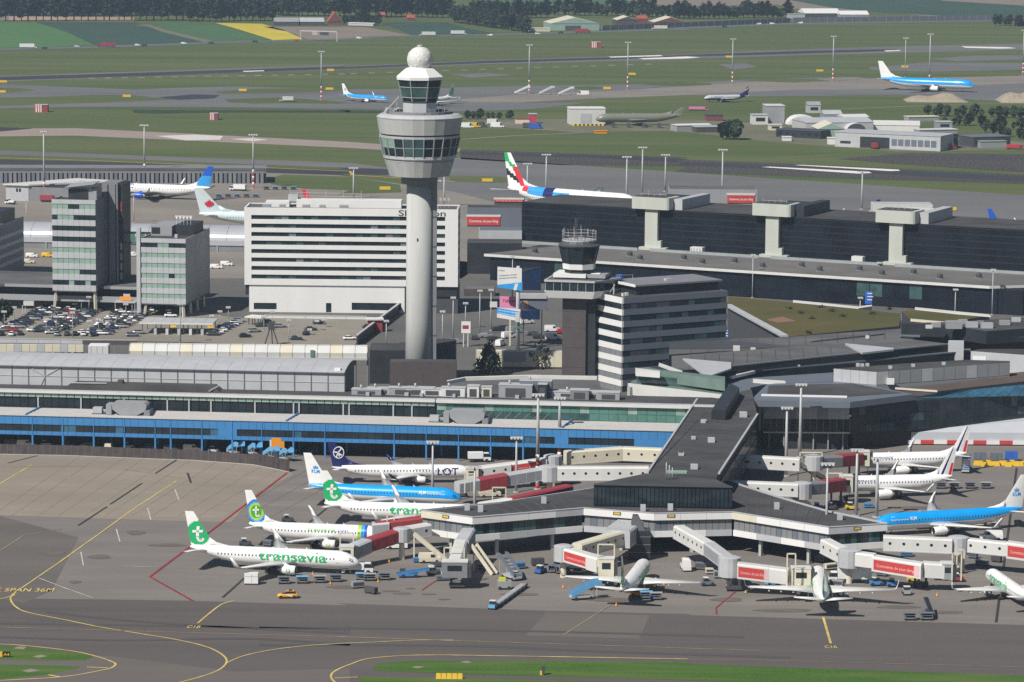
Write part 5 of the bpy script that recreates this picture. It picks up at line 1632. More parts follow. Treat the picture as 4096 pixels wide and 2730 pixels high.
 # dark stepped block behind the plant box
 t = thing('dark_block', 'dark stepped terminal block near the right edge', 'terminal building', tuple(at(ps('m', '1800,250'), 14)))
 slab(t, 'lower_wall', ps('m', '1385,262 1540,275 2050,290 2700,240 2700,170 1390,225'), 2, 14, B_BLACK, mt=B_ROOF)
 slab(t, 'upper_wall', ps('m', '1388,182 1690,190 2060,245 2700,200 2700,120 1760,172'), 14.02, 18, B_BLACK, mt=B_ROOF)
 slab(t, 'ledge', ps('m', '1370,265 1540,272 1535,280 1370,272'), 14, 14.5, B_SLATE)
 slab(t, 'side_roof', ps('m', '2060,300 2700,280 2700,230 2300,255'), 14, 15.5, B_BLACK, mt=B_ROOF2)
 for x, y, w, m in ((1605, 215, 1.0, B_WHITE2), (1660, 205, 1.4, B_GREY), (1800, 215, 2.4, B_GREY), (1940, 208, 1.8, B_SILVER), (2060, 215, 1.8, B_SILVER), (1870, 180, 1.4, B_GREY), (2200, 190, 1.6, B_GREY), (2290, 165, 1.4, B_GREYP), (2010, 180, 1.0, B_MID)):
  p = P('m', x, y, 18.2) - t.location
  MB().box(p.x - w, p.y - w * .6, 17.9, p.x + w, p.y + w * .6, 18 + w * .9).build('roof_unit', m, t)
 t = thing('pale_block', 'pale grey terminal block with white panel at the right edge', 'terminal building', tuple(at(ps('m', '2100,450'), 14)))
 slab(t, 'wall', ps('m', '1935,402 2353,432 2800,460 2800,400 2353,385 2000,385'), 8, 18.4, B_GREYP, mt=B_ROOF)
 a, b = P('m', 1950, 404, 18.4) - t.location, P('m', 2055, 410, 18.4) - t.location
 MB().poly([a + Vector((0, -.3, -3)), b + Vector((0, -.3, -3)), b + Vector((0, -.3, -1.2)), a + Vector((0, -.3, -1.2))]).build('white_panel', B_WHITE, t)
 slab(t, 'stair_head', ps('m', '1757,328 1880,332 1880,318 1760,316'), 12, 18.6, B_GREYP)
 # red and white topped blast wall
 a, b = P('l', 1215, 262, 0), P('l', 1943, 295, 0)
 YB = a.y + 4
 a = PY('i', 1480, 1000, YB); b = PY('i', 2353, 1040, YB)
 zt_, zs0, zs1 = PY('i', 1500, 895, YB).z, PY('i', 1500, 965, YB).z, PY('i', 1500, 940, YB).z
 t = thing('baggage_hall', 'white walled baggage hall with red and white striped canopy edge', 'hall', (a.x, a.y, 0))
 yw, W = frame(a, b); t.rotation_euler = (0, 0, yw)
 q = MB().hexa([(0, 0), (W + 30, 0), (W + 30, 14), (0, 14)], zs1 + .02, zt_ + .3, 0, None, [(0, 0), (W + 30, 0), (W + 30, 14), (0, 14)])
 q.build('wall', mat('shade_cooled_cladding', (.47, .49, .53), .6, n=.04, ns=.2), t)  # white wall with cool shade and haze put into its colour
 q = MB().poly([(0, -.02, zt_ + .3), (W + 30, -.02, zt_ + .3), (W + 30, 14, zt_ + 4), (14, 14, zt_ + 1.5)])
 q.build('sloped_cladding', mat('shade_cooled_cladding', (.47, .49, .53), .6, n=.04, ns=.2), t)
 nst = int((W + 30) / 3.6)
 for k in range(nst):
  bx('stripe', t, B_RED if k % 2 == 0 else B_WHITE, k * 3.6, -.4, zs0, (k + 1) * 3.6 - .02, -.03, zs1)
 bx('end_post', t, B_WHITE, -.5, -.6, 0, .1, .4, zt_)
 bx('end_post_band', t, B_RED, -.52, -.62, 1.2, .12, .1, 3.0)
 bx('recess', t, B_BLACK, 0, 3, 0, W + 30, 14, zs1)
 for k in range(10):
  bx('column', t, B_GREY, 3 + k * 8, .2, 0, 3.4 + k * 8, .6, zs0)
 # teal-striped terminal front left of the link
 t = thing('check_in_hall', 'terminal front with white fascia and teal glass under triangular skylights', 'terminal building', tuple(at(ps('o', '1900,250'), 12)))
 slab(t, 'lower_fascia', ps('o', '1520,178 1550,176 2353,272 2353,300 2300,300 1560,208 1540,212'), 13.0, 15.3, B_WHITE2)
 slab(t, 'lower_roof', ps('o', '1550,178 2353,275 2353,235 1600,145 1550,160'), 12, 15.31, B_TEALM)
 slab(t, 'glass_band', ps('o', '1600,105 2353,172 2353,150 1700,100 1600,95'), 12, 17.6, B_GLASST)
 slab(t, 'upper_band', ps('o', '1600,48 1800,72 2353,150 2353,120 1800,60 1700,40'), 16, 19.0, B_TEALM)
 slab(t, 'white_beam', ps('o', '1585,45 1795,70 1795,82 1590,66'), 18, 19.6, B_WHITE2)
 slab(t, 'body', ps('o', '1560,220 2330,310 2353,180 1640,90'), 0, 12.9, B_BROWN)
 for k in range(24):
  u = P('o', 1600 + k * 31, 118 + k * 2.85, 16.6) - t.location; v = P('o', 1628 + k * 31, 120.6 + k * 2.85, 16.6) - t.location
  MB().poly([u + Vector((0, -.8, -1.2)), v + Vector((0, -.8, -1.2)), v + Vector((0, -.8, .6)), u + Vector((0, -.8, .6))]).build('pane', B_GLASS, t)
 bx('end_column', t, B_WHITE2, *(P('o', 1535, 240, 13) - t.location - Vector((.6, .4, 0)))[:2], 0, *(P('o', 1535, 240, 13) - t.location + Vector((.6, .4, 0)))[:2], 14)
terminal_right()

B_SEAM = mat('roof_seam_felt', (.075, .074, .078), .9, n=.3, ns=.1)
def roof_seams(name, label_of, a0, a1, b0, b1, z, n):
 """raised felt seams across a roof, from edge a to edge b"""
 p = [P(*q, z) for q in (a0, a1, b0, b1)]
 for k in range(1, n):
  u, v = p[0].lerp(p[1], k / n), p[2].lerp(p[3], k / n)
  c = label_of.location
  MB().bar(u - c + Vector((0, 0, .06)), v - c + Vector((0, 0, .06)), .22, .1).build(name, B_SEAM, label_of)
_T = {o.name: o for o in COL.objects if o.parent is None}
roof_seams('roof_seam', _T['pier_link'], ('o', 1700, 940), ('o', 2105, 330), ('i', 310, 1140), ('i', 545, 770), 14.8, 9)
roof_seams('roof_seam', _T['departure_roof'], ('m', -400, 555), ('m', 950, 425), ('m', -380, 450), ('m', 930, 350), 17.6, 12)
roof_seams('roof_seam', _T['rear_hall'], ('m', -400, 425), ('m', 1380, 300), ('m', -400, 335), ('m', 1380, 235), 13.4, 14)
roof_seams('roof_seam', _T['airside_pier'], ('k', 880, 505), ('k', 1560, 452), ('k', 700, 462), ('k', 1500, 370), 9.5, 9)
roof_seams('roof_seam', _T['airside_pier'], ('l', 340, 615), ('l', 850, 700), ('l', 330, 480), ('l', 900, 640), 9.5, 8)
# ---------------------------------------------------------------- aircraft
SHEETS['u'] = (700, 1750, 2.4125)
AC = {}
def acm(name, c, rough=.3, **k):
 AC[name] = mat('livery_' + name, c, rough, n=.05, ns=.5, st=(1, 1, 2), fine=.02, **k)
for n_, c_ in dict(white=(.80, .80, .79), off=(.62, .62, .61), grey=(.40, .42, .44), green=(.015, .40, .14), lime=(.45, .62, .06), leaf=(.06, .36, .03), sky=(.04, .34, .72), klm=(.004, .33, .80), klmd=(.003, .10, .36), navy=(.015, .018, .12), blue=(.01, .10, .52), red=(.62, .03, .05), silver=(.52, .53, .55), ice=(.66, .76, .77), ublue=(.004, .09, .50), umid=(.03, .28, .66), black=(.02, .02, .022), olive=(.19, .20, .16), orange=(.7, .2, .02), egreen=(.01, .42, .12)).items():
 acm(n_, c_)
AC['metal'] = mat('bare_metal', (.55, .55, .56), .3, metal=.7, n=.04)
AC['tyre'] = mat('tyre_rubber', (.02, .02, .02), .8)
AC['glass'] = mat('cockpit_glass', (.012, .015, .02), .1)
AC['win'] = mat('cabin_window_dark', (.07, .085, .11), .2)
AK = list(AC.keys())
AM = [AC[k] for k in AK]
I_ = lambda n: AK.index(n)

RT = [(0, .03), (.006, .24), (.015, .41), (.03, .59), (.05, .76), (.075, .89), (.105, .975), (.13, 1), (.64, 1), (.72, .95), (.80, .80), (.87, .61), (.93, .42), (.97, .26), (.99, .17), (1, .09)]
ZT = [(0, -.30), (.03, -.22), (.075, -.07), (.13, 0), (.64, 0), (.72, .05), (.80, .19), (.87, .36), (.93, .52), (1, .70)]
def itp(T, t):
 if t <= T[0][0]: return T[0][1]
 for a, b in zip(T, T[1:]):
  if t <= b[0]:
   return a[1] + (b[1] - a[1]) * (t - a[0]) / (b[0] - a[0])
 return T[-1][1]

def arc(c, r, a0, a1, n):
 return [(c[0] + r * math.cos(a0 + (a1 - a0) * i / n), c[1] + r * math.sin(a0 + (a1 - a0) * i / n)) for i in range(n + 1)]

def airplane(name, label, loc, yaw, sc, L, Rw, H, cz, fin_top, span, liv, eng_r=1.08, eng_n=1, detail=1, group=None, winglet=True, gear=True):
 t0 = thing(name, label, 'airplane', loc, yaw, group)
 t0.scale = (sc, sc, sc)
 X = lambda t: L * (.5 - t)
 def S(t, z, side, off=.03):
  r = itp(RT, t); zc = cz + itp(ZT, t) * H
  s = max(-.99, min(.99, (z - zc) / (r * H)))
  return Vector((X(t), side * (Rw * r * math.sqrt(1 - s * s) + off), z + off * s))
 N = 28
 ts = sorted(set([p[0] for p in RT] + [i / 40 for i in range(6, 40)] + [.022, .04, .06, .09]))
 rings = []
 for t in ts:
  r = itp(RT, t); zc = cz + itp(ZT, t) * H
  rings.append([(X(t), Rw * r * math.sin(2 * math.pi * k / N), zc + H * r * math.cos(2 * math.pi * k / N)) for k in range(N)])
 def mf(a, k):
  ang = 2 * math.pi * (k + .5) / N
  ang = min(ang, 2 * math.pi - ang)
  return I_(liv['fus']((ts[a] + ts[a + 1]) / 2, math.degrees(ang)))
 fus = MB().loft(rings, 0, True, mf).build('fuselage', AM, t0)
 # belly fairing
 q = MB(); R = []
 for i in range(9):
  t = .34 + .22 * i / 8; f = math.sin(math.pi * i / 8) ** .5
  R.append([(X(t), Rw * .97 * f * math.sin(a), cz - H * .45 - H * .72 * f * max(0, math.cos(a)) * .92 + H * .1 * min(0, math.cos(a))) for a in [2 * math.pi * k / 14 for k in range(14)]])
 q.loft(R, I_(liv.get('belly', 'off')), True); q.build('belly_fairing', AM, t0)
 # wings
 hs = span / 2
 zr = cz - .55 * H
 c0, ck, ct = .2 * L * liv.get('cw', 1), .125 * L * liv.get('cw', 1), .042 * L
 tl0 = .355
 def sec(y, xle, c, z, th):
  return [(xle - c * a, y, z + c * b * th) for a, b in ((0, 0), (.08, .5), (.3, .75), (.6, .5), (1, .03), (.6, -.28), (.3, -.4), (.06, -.3))]
 for sd in (1, -1):
  tip_x = X(tl0) - (hs - Rw * .5) * .53
  kx = X(tl0) - (hs * .33 - Rw * .5) * .53
  zt = zr + (hs - Rw) * .105
  secs = [sec(sd * Rw * .45, X(tl0) + .6, c0 * 1.08, zr, .13), sec(sd * hs * .33, kx, ck, zr + hs * .28 * .1, .12), sec(sd * hs * .96, tip_x + .3, ct, zt, .1)]
  q = MB().loft(secs if sd > 0 else [list(reversed(s)) for s in secs], I_(liv.get('wing', 'off')), True, sm=True)
  w = q.build('wing', AM, t0)
  if detail > 0:
   for f in (.36, .52, .68):
    y = sd * hs * f
    xt = kx - (hs * (f - .33)) * .53 - ck * (1 - (f - .33) * .9) * .8 if f > .34 else kx - ck * .8
    z = zr + (hs * f - Rw) * .105 - .25
    MB().loft([[(xt + 1.3 - 2.6 * i / 4, y + .16 * math.sin(math.pi * (i + .3) / 4.6) * math.sin(a), z - .12 + .2 * math.sin(math.pi * (i + .3) / 4.6) * math.cos(a)) for a in [k * math.pi / 3 for k in range(6)]] for i in range(5)]).build('flap_fairing', AC['off'], t0)
  if winglet:
   wl = liv.get('winglet', 'white')
   hh = 2.5 * (L / 39.5) ** .3 if winglet is True else winglet
   def ws(y, x, z, c, th):
    return [(x - c * a, y + sd * -b * th, z) for a, b in ((0, 0), (.3, 1), (1, .1), (.3, -1))]
   R = [ws(sd * hs * .955, tip_x + .3, zt - .02, ct, .08), ws(sd * (hs * .99), tip_x - .25, zt + .35, ct * .86, .07), ws(sd * (hs * 1.0 + .15), tip_x - .95, zt + hh * .55, ct * .6, .05), ws(sd * (hs + .35), tip_x - 1.9, zt + hh, ct * .32, .03)]
   q = MB().loft(R, 0, True, (lambda a, k: I_(wl if a < 1 else liv.get('winglet2', wl))), sm=True)
   q.build('winglet', AM, t0)
  # engines
  for e in range(eng_n):
   y = sd * hs * (.28 if eng_n == 1 else (.36, .64)[e])
   xle = X(tl0) - (abs(y) - Rw * .5) * .53
   ln = eng_r * 3.9
   ze = zr + (abs(y) - Rw) * .105 - eng_r * 1.02
   xe = xle + ln * .62
   pr = [(0, .86), (.03, .95), (.12, 1.0), (.35, 1.02), (.6, .95), (.8, .78)]
   ec = I_(liv.get('eng', 'white'))
   ring = lambda dx, r: [(xe - ln * dx, y + r * eng_r * math.sin(a), ze + r * eng_r * .96 * math.cos(a)) for a in [2 * math.pi * k / 18 for k in range(18)]]
   q = MB().loft([ring(*p) for p in pr], ec, False)
   q.loft([ring(.03, .80), ring(0, .86)], I_('metal'), False)
   q.loft([ring(.16, .78), ring(.03, .80)], I_('black'), False)
   en = q.build('engine', AM, t0)
   MB().poly(ring(.15, .79)).build('fan', AC['black'], en)
   MB().loft([ring(.15, .02), ring(.07, .01)][::-1]).build('spinner', AC['grey'], en)
   MB().loft([ring(.78, .62), ring(.98, .42)]).build('exhaust', AC['metal'], en)
   MB().loft([ring(.8, .78), ring(.79, .6)], cap=False).build('nozzle_lip', AC['black'], en)
   q = MB().hexa([(xe - ln * .25, y - .18), (xe - ln * .98, y - .18), (xe - ln * .98, y + .18), (xe - ln * .25, y + .18)][::-1], ze + eng_r * .7, ze + eng_r * 1.45, 0, None, [(xe - ln * .55, y - .15), (xe - ln * 1.1, y - .15), (xe - ln * 1.1, y + .15), (xe - ln * .55, y + .15)][::-1])
   q.build('pylon', AC[liv.get('eng', 'white')], en)
   if liv.get('engdot'):
    q = MB()
    pts = []
    for a in range(14):
     dx = .36 + .12 * math.cos(a * math.pi / 7); aa = math.pi / 2 + sd * 0 + .42 * math.sin(a * math.pi / 7)
     pts.append((xe - ln * dx, y + sd * 1.04 * eng_r * math.sin(aa), ze + 1.04 * eng_r * .96 * math.cos(aa)))
    q.poly(pts if sd < 0 else pts[::-1]); q.build('emblem', AC[liv['engdot']], en)
    def ef(u, v):
     dx = .36 - sd * -1 * (u - .5) * .1; aa = math.pi / 2 - (v - .5) * .34
     return Vector((xe - ln * (.36 + sd * (u - .5) * .11), y + sd * 1.055 * eng_r * math.sin(aa), ze + 1.055 * eng_r * .96 * math.cos(aa)))
    q = MB(); text_map(q, 't', ef); q.build('emblem_letter', AC['white'], en)
 # tail
 zf0 = cz + H * .55
 fh = fin_top - zf0
 fl = lambda v: (.842 + (.980 - .842) * v, .990 + (1.03 - .990) * v)
 if 'finx' in liv: fl = liv['finx']
 nu = nv = 30 if detail > 0 else 16
 for sd in (1, -1):
  q = MB()
  for i in range(nu):
   for j in range(nv):
    pts = []
    for a, b in ((i, j), (i + 1, j), (i + 1, j + 1), (i, j + 1)):
     u, v = a / nu, b / nv
     le, te = fl(v)
     t = te + (le - te) * u
     th = .22 * (1 - .6 * v) * math.sin(math.pi * min(1, max(0, u * .94 + .06))) ** .7 * (L / 39.5)
     pts.append((X(t), sd * th, zf0 + fh * v))
    u, v = (i + .5) / nu, (j + .5) / nv
    le, te = fl(v)
    x = L * (1 - (te + (le - te) * u))
    q.poly(pts if sd < 0 else pts[::-1], I_(liv['fin'](x * 39.5 / L * liv.get('fs', 1), zf0 + fh * v, u, v)), True)
  if sd == 1:
   both = q
  else:
   i0 = len(both.v); both.v += q.v; both.f += [tuple(k + i0 for k in f) for f in q.f]; both.m += q.m; both.sm += q.sm
 fin = both.build('fin', AM, t0)
 ft = lambda x, z, sd, o=.3: Vector((X(1 - x / L), sd * o * .82 * (L / 39.5), z))
 # dorsal fillet
 q = MB().loft([[(X(.75), 0, cz + H * .98), (X(.75), .02, cz + H * .95), (X(.75), -.02, cz + H * .95)], [(X(.80), 0, cz + H * 1.12), (X(.80), .1, cz + H * .88), (X(.80), -.1, cz + H * .88)], [(X(.845), 0, cz + H * 1.36), (X(.845), .15, cz + H * .85), (X(.845), -.15, cz + H * .85)], [(X(.885), 0, cz + H * 1.85), (X(.885), .2, cz + H * .8), (X(.885), -.2, cz + H * .8)]], I_(liv.get('fillet', liv['fus'](.8, 5))))
 q.build('dorsal_fillet', AM, t0)
 for sd in (1, -1):
  sec2 = lambda y, t, c, z: [(X(t) - c * a, y, z + c * b * .09) for a, b in ((0, 0), (.3, .6), (1, 0), (.3, -.6))]
  R = [sec2(sd * .25, .885, .105 * L, cz + .42 * H), sec2(sd * span * .19, .955, .04 * L, cz + .42 * H + span * .02)]
  MB().loft(R if sd > 0 else [list(reversed(s)) for s in R], I_(liv.get('stab', 'off'))).build('stabiliser', AM, t0)
 # emblem on the fin
 for nm, m, fn in liv.get('finart', []):
  q = MB()
  fn(q, lambda x, z, sd, o=.3: ft(x / (39.5 / L) / liv.get('fs', 1), z, sd, o))
  q.build(nm, AC[m], fin)
 # cockpit windows, cabin windows, doors
 q = MB()
 for sd in (1, -1):
  for t1, t2, a1, a2 in ((.026, .031, .10, .52), (.0305, .041, .18, .58), (.0415, .050, .26, .56)):
   pts = []
   for t, s in ((t1, a1), (t2, a1 - .02), (t2 + .003, a2 + .1), (t1 + .004, a2)):
    r = itp(RT, t)
    pts.append(S(t, cz + itp(ZT, t) * H + s * H * .92 * r * 1.1, sd, .025))
   q.poly(pts if sd > 0 else pts[::-1])
 q.build('cockpit_window', AC['glass'], t0)
 q = MB()
 zw = cz + H * liv.get('wz', .2)
 t = .135
 wt = liv.get('winr', (.135, .84))
 step = .82 / L if detail > 0 else 1.2 / L
 t = wt[0]
 skip = liv.get('skip', ())
 while t < wt[1]:
  if not any(a < t < b for a, b in skip):
   for sd in (1, -1):
    for zz_ in ([zw] if not liv.get('deck2') else [zw - H * .3, zw + H * .28]):
     p = [S(t, zz_ - .2, sd, .02), S(t + .3 / L, zz_ - .2, sd, .02), S(t + .3 / L, zz_ + .2, sd, .02), S(t, zz_ + .2, sd, .02)]
     q.poly(p if sd > 0 else p[::-1])
  t += step
 o = q.build('cabin_windows', AC['win'], t0); o['kind'] = 'stuff'
 if detail > 0:
  for sd in (1, -1):
   for td in (.105, .855):
    q = MB()
    for a, b, z0, z1 in ((0, .86, -.05, .0), (0, .86, 1.72, 1.77), (0, .05, 0, 1.72), (.81, .86, 0, 1.72)):
     p = [S(td + a / L, cz - .35 + z0 + itp(ZT, td) * H, sd), S(td + b / L, cz - .35 + z0 + itp(ZT, td) * H, sd), S(td + b / L, cz - .35 + z1 + itp(ZT, td) * H, sd), S(td + a / L, cz - .35 + z1 + itp(ZT, td) * H, sd)]
     q.poly(p if sd > 0 else p[::-1])
    q.build('door_outline', AC[liv.get('door', 'grey')], t0)
 for body, t_aft, t_fwd, z, h, m in liv.get('text', []):
  for sd in (1, -1):
   q = MB()
   text_map(q, body, lambda u, v: S(t_aft + (t_fwd - t_aft) * (u if sd < 0 else 1 - u), cz + z + v * h, sd, .035), 0, .08)
   q.build('lettering', AC[m], t0)
 for fn, nm, m in liv.get('bands', []):
  pass
 # landing gear
 if gear:
  def wheel(par, x, y, z, r, w):
   return MB().tube((x, y - w / 2, z), (x, y + w / 2, z), r, r, 12).build('wheel', AC['tyre'], par)
  wr = .56 * (L / 39.5) ** .5
  g = MB().tube((X(.125), 0, wr * .8), (X(.125), 0, cz - H * .8), .11).build('nose_gear', AC['off'], t0)
  for sd in (1, -1):
   wheel(g, X(.125), sd * .25, wr * .75, wr * .75, .22)
  for sd in (1, -1):
   y = sd * Rw * 1.5
   gg = MB().tube((X(.52), y, wr), (X(.52), y * .95, zr), .15).build('main_gear', AC['off'], t0)
   nax = 1 if L < 45 else 2
   for k in range(nax):
    for w in (-.42, .42):
     wheel(gg, X(.52) + (k - (nax - 1) / 2) * wr * 2.3, y + w, wr, wr, .38)
 q = MB()
 for t, h in ((.3, .5), (.42, .45)):
  q.poly([(X(t), 0, cz + H), (X(t + .012), 0, cz + H), (X(t + .014), 0, cz + H + h)])
  q.poly([(X(t), .01, cz + H), (X(t + .014), .01, cz + H + h), (X(t + .012), .01, cz + H)])
 q.build('blade_aerial', AC['off'], t0)
 return t0

def spot(tail, nose, L, H, cz, fit=True):
 """place by the tail cone and the nose tip read on the photograph; returns location, yaw, scale"""
 a = P(*tail, cz + .70 * H); b = P(*nose, cz - .30 * H)
 a.z = b.z = 0
 d = b - a
 yaw = math.atan2(d.y, d.x)
 sc = max(.8, min(1.15, d.length / L)) if fit else 1.0
 c = b - Vector((math.cos(yaw), math.sin(yaw), 0)) * (L * sc / 2)
 return tuple(c), yaw, sc

# ------------ liveries
def poly_art(pts):
 def fn(q, f):
  for sd in (1, -1):
   p = [f(x, z, sd) for x, z in pts]
   q.poly(p if sd > 0 else p[::-1])
 return fn
def tris_art(polys, o=.3):
 def fn(q, f):
  for sd in (1, -1):
   for pts in polys:
    p = [f(x, z, sd, o) for x, z in pts]
    q.poly(p); 
 return fn
def strip_art(path, w, o=.3):
 """a ribbon of width w along a path in fin coordinates"""
 out = []
 for (x0, z0), (x1, z1) in zip(path, path[1:]):
  d = math.hypot(x1 - x0, z1 - z0); nx, nz = -(z1 - z0) / d * w / 2, (x1 - x0) / d * w / 2
  e = .12 * w
  dx, dz = (x1 - x0) / d * e, (z1 - z0) / d * e
  out.append([(x0 - dx + nx, z0 - dz + nz), (x0 - dx - nx, z0 - dz - nz), (x1 + dx - nx, z1 + dz - nz), (x1 + dx + nx, z1 + dz + nz)])
 return out
def letters_art(body, x0, x1, z, h, o=.31):
 """lettering on the fin: x measured forward from the tail, reads tail to nose on the right side"""
 def fn(q, f):
  for sd in (1, -1):
   xa, xb = (x0, x1) if sd < 0 else (x1, x0)
   text_map(q, body, lambda u, v: f(xa + (xb - xa) * u, z + v * h, sd, o))
 return fn

# letter t of the green fins: stem, bar and hook
GC = (2.05, 8.0)
def tee(cx, cz_, k):
 p = strip_art([(cx + .05 * k, cz_ + 1.55 * k), (cx - .12 * k, cz_ + .4 * k), (cx - .12 * k, cz_ - .55 * k)], .62 * k)
 p += strip_art([(cx - 1.15 * k, cz_ + .5 * k), (cx + .95 * k, cz_ + .62 * k)], .52 * k)
 p += strip_art([(cx - .12 * k, cz_ - .45 * k)] + [(cx + .52 * k - .64 * k * math.cos(a), cz_ - .55 * k - .78 * k * math.sin(a)) for a in [i * .38 for i in range(1, 8)]], .56 * k)
 return p
def tee_art(cx, cz_, k):
 pr = tee(cx, cz_, k)
 def fn(q, f):
  for sd in (1, -1):
   for pts in pr:
    p = [f(x if sd < 0 else 2 * cx - x, z, sd, .31) for x, z in pts]
    q.poly(p)
 return fn
def tfin_green(x, z, u, v):
 return 'green' if math.hypot(x - GC[0], z - GC[1]) < 2.8 and u > .0 else 'white'
def tfin_rings(x, z, u, v):
 d = math.hypot(x - GC[0] - .1, z - GC[1] + .25)
 return 'leaf' if d < 1.62 else 'lime' if d < 2.1 else 'sky' if d < 2.62 else 'blue' if d < 3.0 else 'white'
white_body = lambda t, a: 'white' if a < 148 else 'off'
LIV_T = dict(fus=white_body, fin=tfin_green, finart=[('emblem_letter', 'white', tee_art(1.95, 7.75, 1.12))], engdot='green', winglet2='white',
             text=[('transavia', .578, .18, -.5, 2.2, 'green')])
def band_body(t, a):
 if .13 < t < .207:
  return ('blue', 'sky', 'lime')[min(2, int((t - .13) / .0257))] if a < 150 else 'leaf'
 return white_body(t, a)
LIV_TC = dict(fus=band_body, fin=tfin_rings, finart=[('emblem_letter', 'white', tee_art(2.1, 7.7, .82))], engdot='lime',
              text=[('transavia', .56, .36, .55, .85, 'leaf'), ('.com', .353, .27, .55, .85, 'blue')])
def klm_body(t, a):
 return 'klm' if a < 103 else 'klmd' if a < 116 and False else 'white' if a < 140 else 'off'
crown = [[(1.35, 9.0), (1.35, 9.22), (2.55, 9.22), (2.55, 9.0)]] + [arc((1.42 + .27 * i, 9.45), .13, 0, 6.0, 7) for i in range(5)] + [[(1.86, 9.6), (1.86, 9.86), (2.04, 9.86), (2.04, 9.6)]]
LIV_K = dict(fus=klm_body, fin=lambda x, z, u, v: 'white', fillet='white', door='white', winglet='white', belly='off',
             finart=[('lettering', 'klm', letters_art('KLM', .9, 3.0, 7.9, .85)), ('emblem', 'klm', tris_art(crown, .31))],
             text=[('KLM', .268, .225, .45, .75, 'white'), ('Royal Dutch Airlines', .215, .1, .5, .3, 'white')])
def lot_art():
 ring = [[a, b, c, d] for a, b, c, d in zip(arc((1.9, 7.9), 1.55, 0, 6.283, 24), arc((1.9, 7.9), 1.55, 0, 6.283, 24)[1:], arc((1.9, 7.9), 1.33, 0, 6.283, 24)[1:], arc((1.9, 7.9), 1.33, 0, 6.283, 24))]
 bird = strip_art([(1.3, 6.75), (1.75, 7.9), (2.7, 8.95)], .3) + strip_art([(1.75, 7.9), (.65, 8.1)], .34) + strip_art([(1.8, 7.8), (2.75, 7.2)], .34) + strip_art([(1.75, 7.7), (2.2, 6.9)], .26)
 return ring + bird
LIV_L = dict(fus=lambda t, a: ('navy' if t > .93 and a < 60 else 'white' if a < 150 else 'off'), fin=lambda x, z, u, v: 'navy', fillet='navy', winglet='navy', eng='white',
             finart=[('emblem', 'white', tris_art(lot_art(), .31))], text=[('LOT', .262, .11, -.8, 1.75, 'navy'), ('POLISH AIRLINES', .42, .31, .55, .3, 'grey')], winr=(.15, .84))
def af_fin(x, z, u, v):
 s = u + .05
 d = u * 1.0
 if .52 < d < .70: return 'navy'
 if .40 < d < .45 or .31 < d < .34: return 'grey'
 if .03 < d < .24 and v < .5: return 'red'
 return 'white'
LIV_AF = dict(fus=white_body, fin=af_fin, fillet='white', text=[('AIRFRANCE', .33, .15, .62, .5, 'navy')], winglet='white')
LIV_AER = dict(fus=lambda t, a: 'navy' if (a > 100 or t > .8 + (a - 60) * .0) else 'silver', fin=lambda x, z, u, v: ('white' if .62 < v + u * .4 - .3 < .74 else 'red' if .5 < v + u * .4 - .3 < .6 else 'navy'), fillet='navy', belly='navy', eng='navy', winglet='navy', wing='grey',
               text=[('AEROFLOT', .42, .2, .35, .5, 'navy')])
def uni_fin(x, z, u, v):
 w = v + .35 * u
 if v > .55: return 'ublue'
 return 'sky' if int((u * 1.2 + v) * 14) % 3 == 0 else 'umid'
LIV_U = dict(fus=lambda t, a: 'white' if a < 125 else ('ublue' if t < .34 else 'off'), fin=uni_fin, fillet='white', eng='ublue', wing='grey', text=[('UNITED', .3, .16, .55, 1.5, 'ublue')])
leaf_o = [(0, 1.35), (.28, .78), (.62, .98), (.5, .25), (.92, .68), (1.02, .38), (1.4, .42), (1.22, .02), (1.42, -.14), (.72, -.62), (.82, -.92), (.1, -.78), (.06, -1.3), (-.06, -1.3), (-.1, -.78), (-.82, -.92), (-.72, -.62), (-1.42, -.14), (-1.22, .02), (-1.4, .42), (-1.02, .38), (-.92, .68), (-.5, .25), (-.62, .98), (-.28, .78)]
LIV_AC = dict(fus=lambda t, a: 'ice', fin=lambda x, z, u, v: 'ice', fillet='ice', wing='off',
              finart=[('maple_leaf', 'red', tris_art([[(2.35, 11.6), (2.35 + a[0] * .78, 11.6 + a[1] * 1.45), (2.35 + b[0] * .78, 11.6 + b[1] * 1.45)] for a, b in zip(leaf_o, leaf_o[1:] + leaf_o[:1])], .31))])
def em_fin(x, z, u, v):
 if u > .64 + .05 * math.sin(v * 9) and v < .62: return 'red'
 if u < .5 and v > .78 - .1 * u: return 'egreen'
 if .3 < u and abs(v - .66 + .3 * (u - .6)) < .075: return 'egreen'
 if u < .85 and abs(v - .5 + .36 * u) < .09: return 'black'
 return 'white'
def em_body(t, a):
 if .76 < t < .845 and 20 < a < 120: return 'red' if t > .822 else 'white'
 return 'white' if a < 150 else 'off'
LIV_E = dict(fus=lambda t, a: ('red' if .83 < t < .87 and a < 75 else 'sky' if .70 < t < .83 and a < 95 else 'navy' if .62 < t < .70 and a < 95 else 'sky' if .5 < t < .62 and 50 < a < 95 else 'white'), fin=em_fin, fillet='white', deck2=True, wing='grey')
LIV_NAVY = dict(fus=white_body, fin=lambda x, z, u, v: 'navy' if v > .25 else 'white', fillet='white')
LIV_BLU = dict(fus=white_body, fin=lambda x, z, u, v: 'blue', fillet='blue')
LIV_RED = dict(fus=white_body, fin=lambda x, z, u, v: 'red', fillet='red')
B738 = dict(L=39.5, Rw=1.9, H=2.02, cz=3.35, fin_top=12.9, span=35.0)
B737 = dict(B738, L=33.6)
E190 = dict(L=36.2, Rw=1.52, H=1.68, cz=3.05, fin_top=10.6, span=28.0, eng_r=.85)
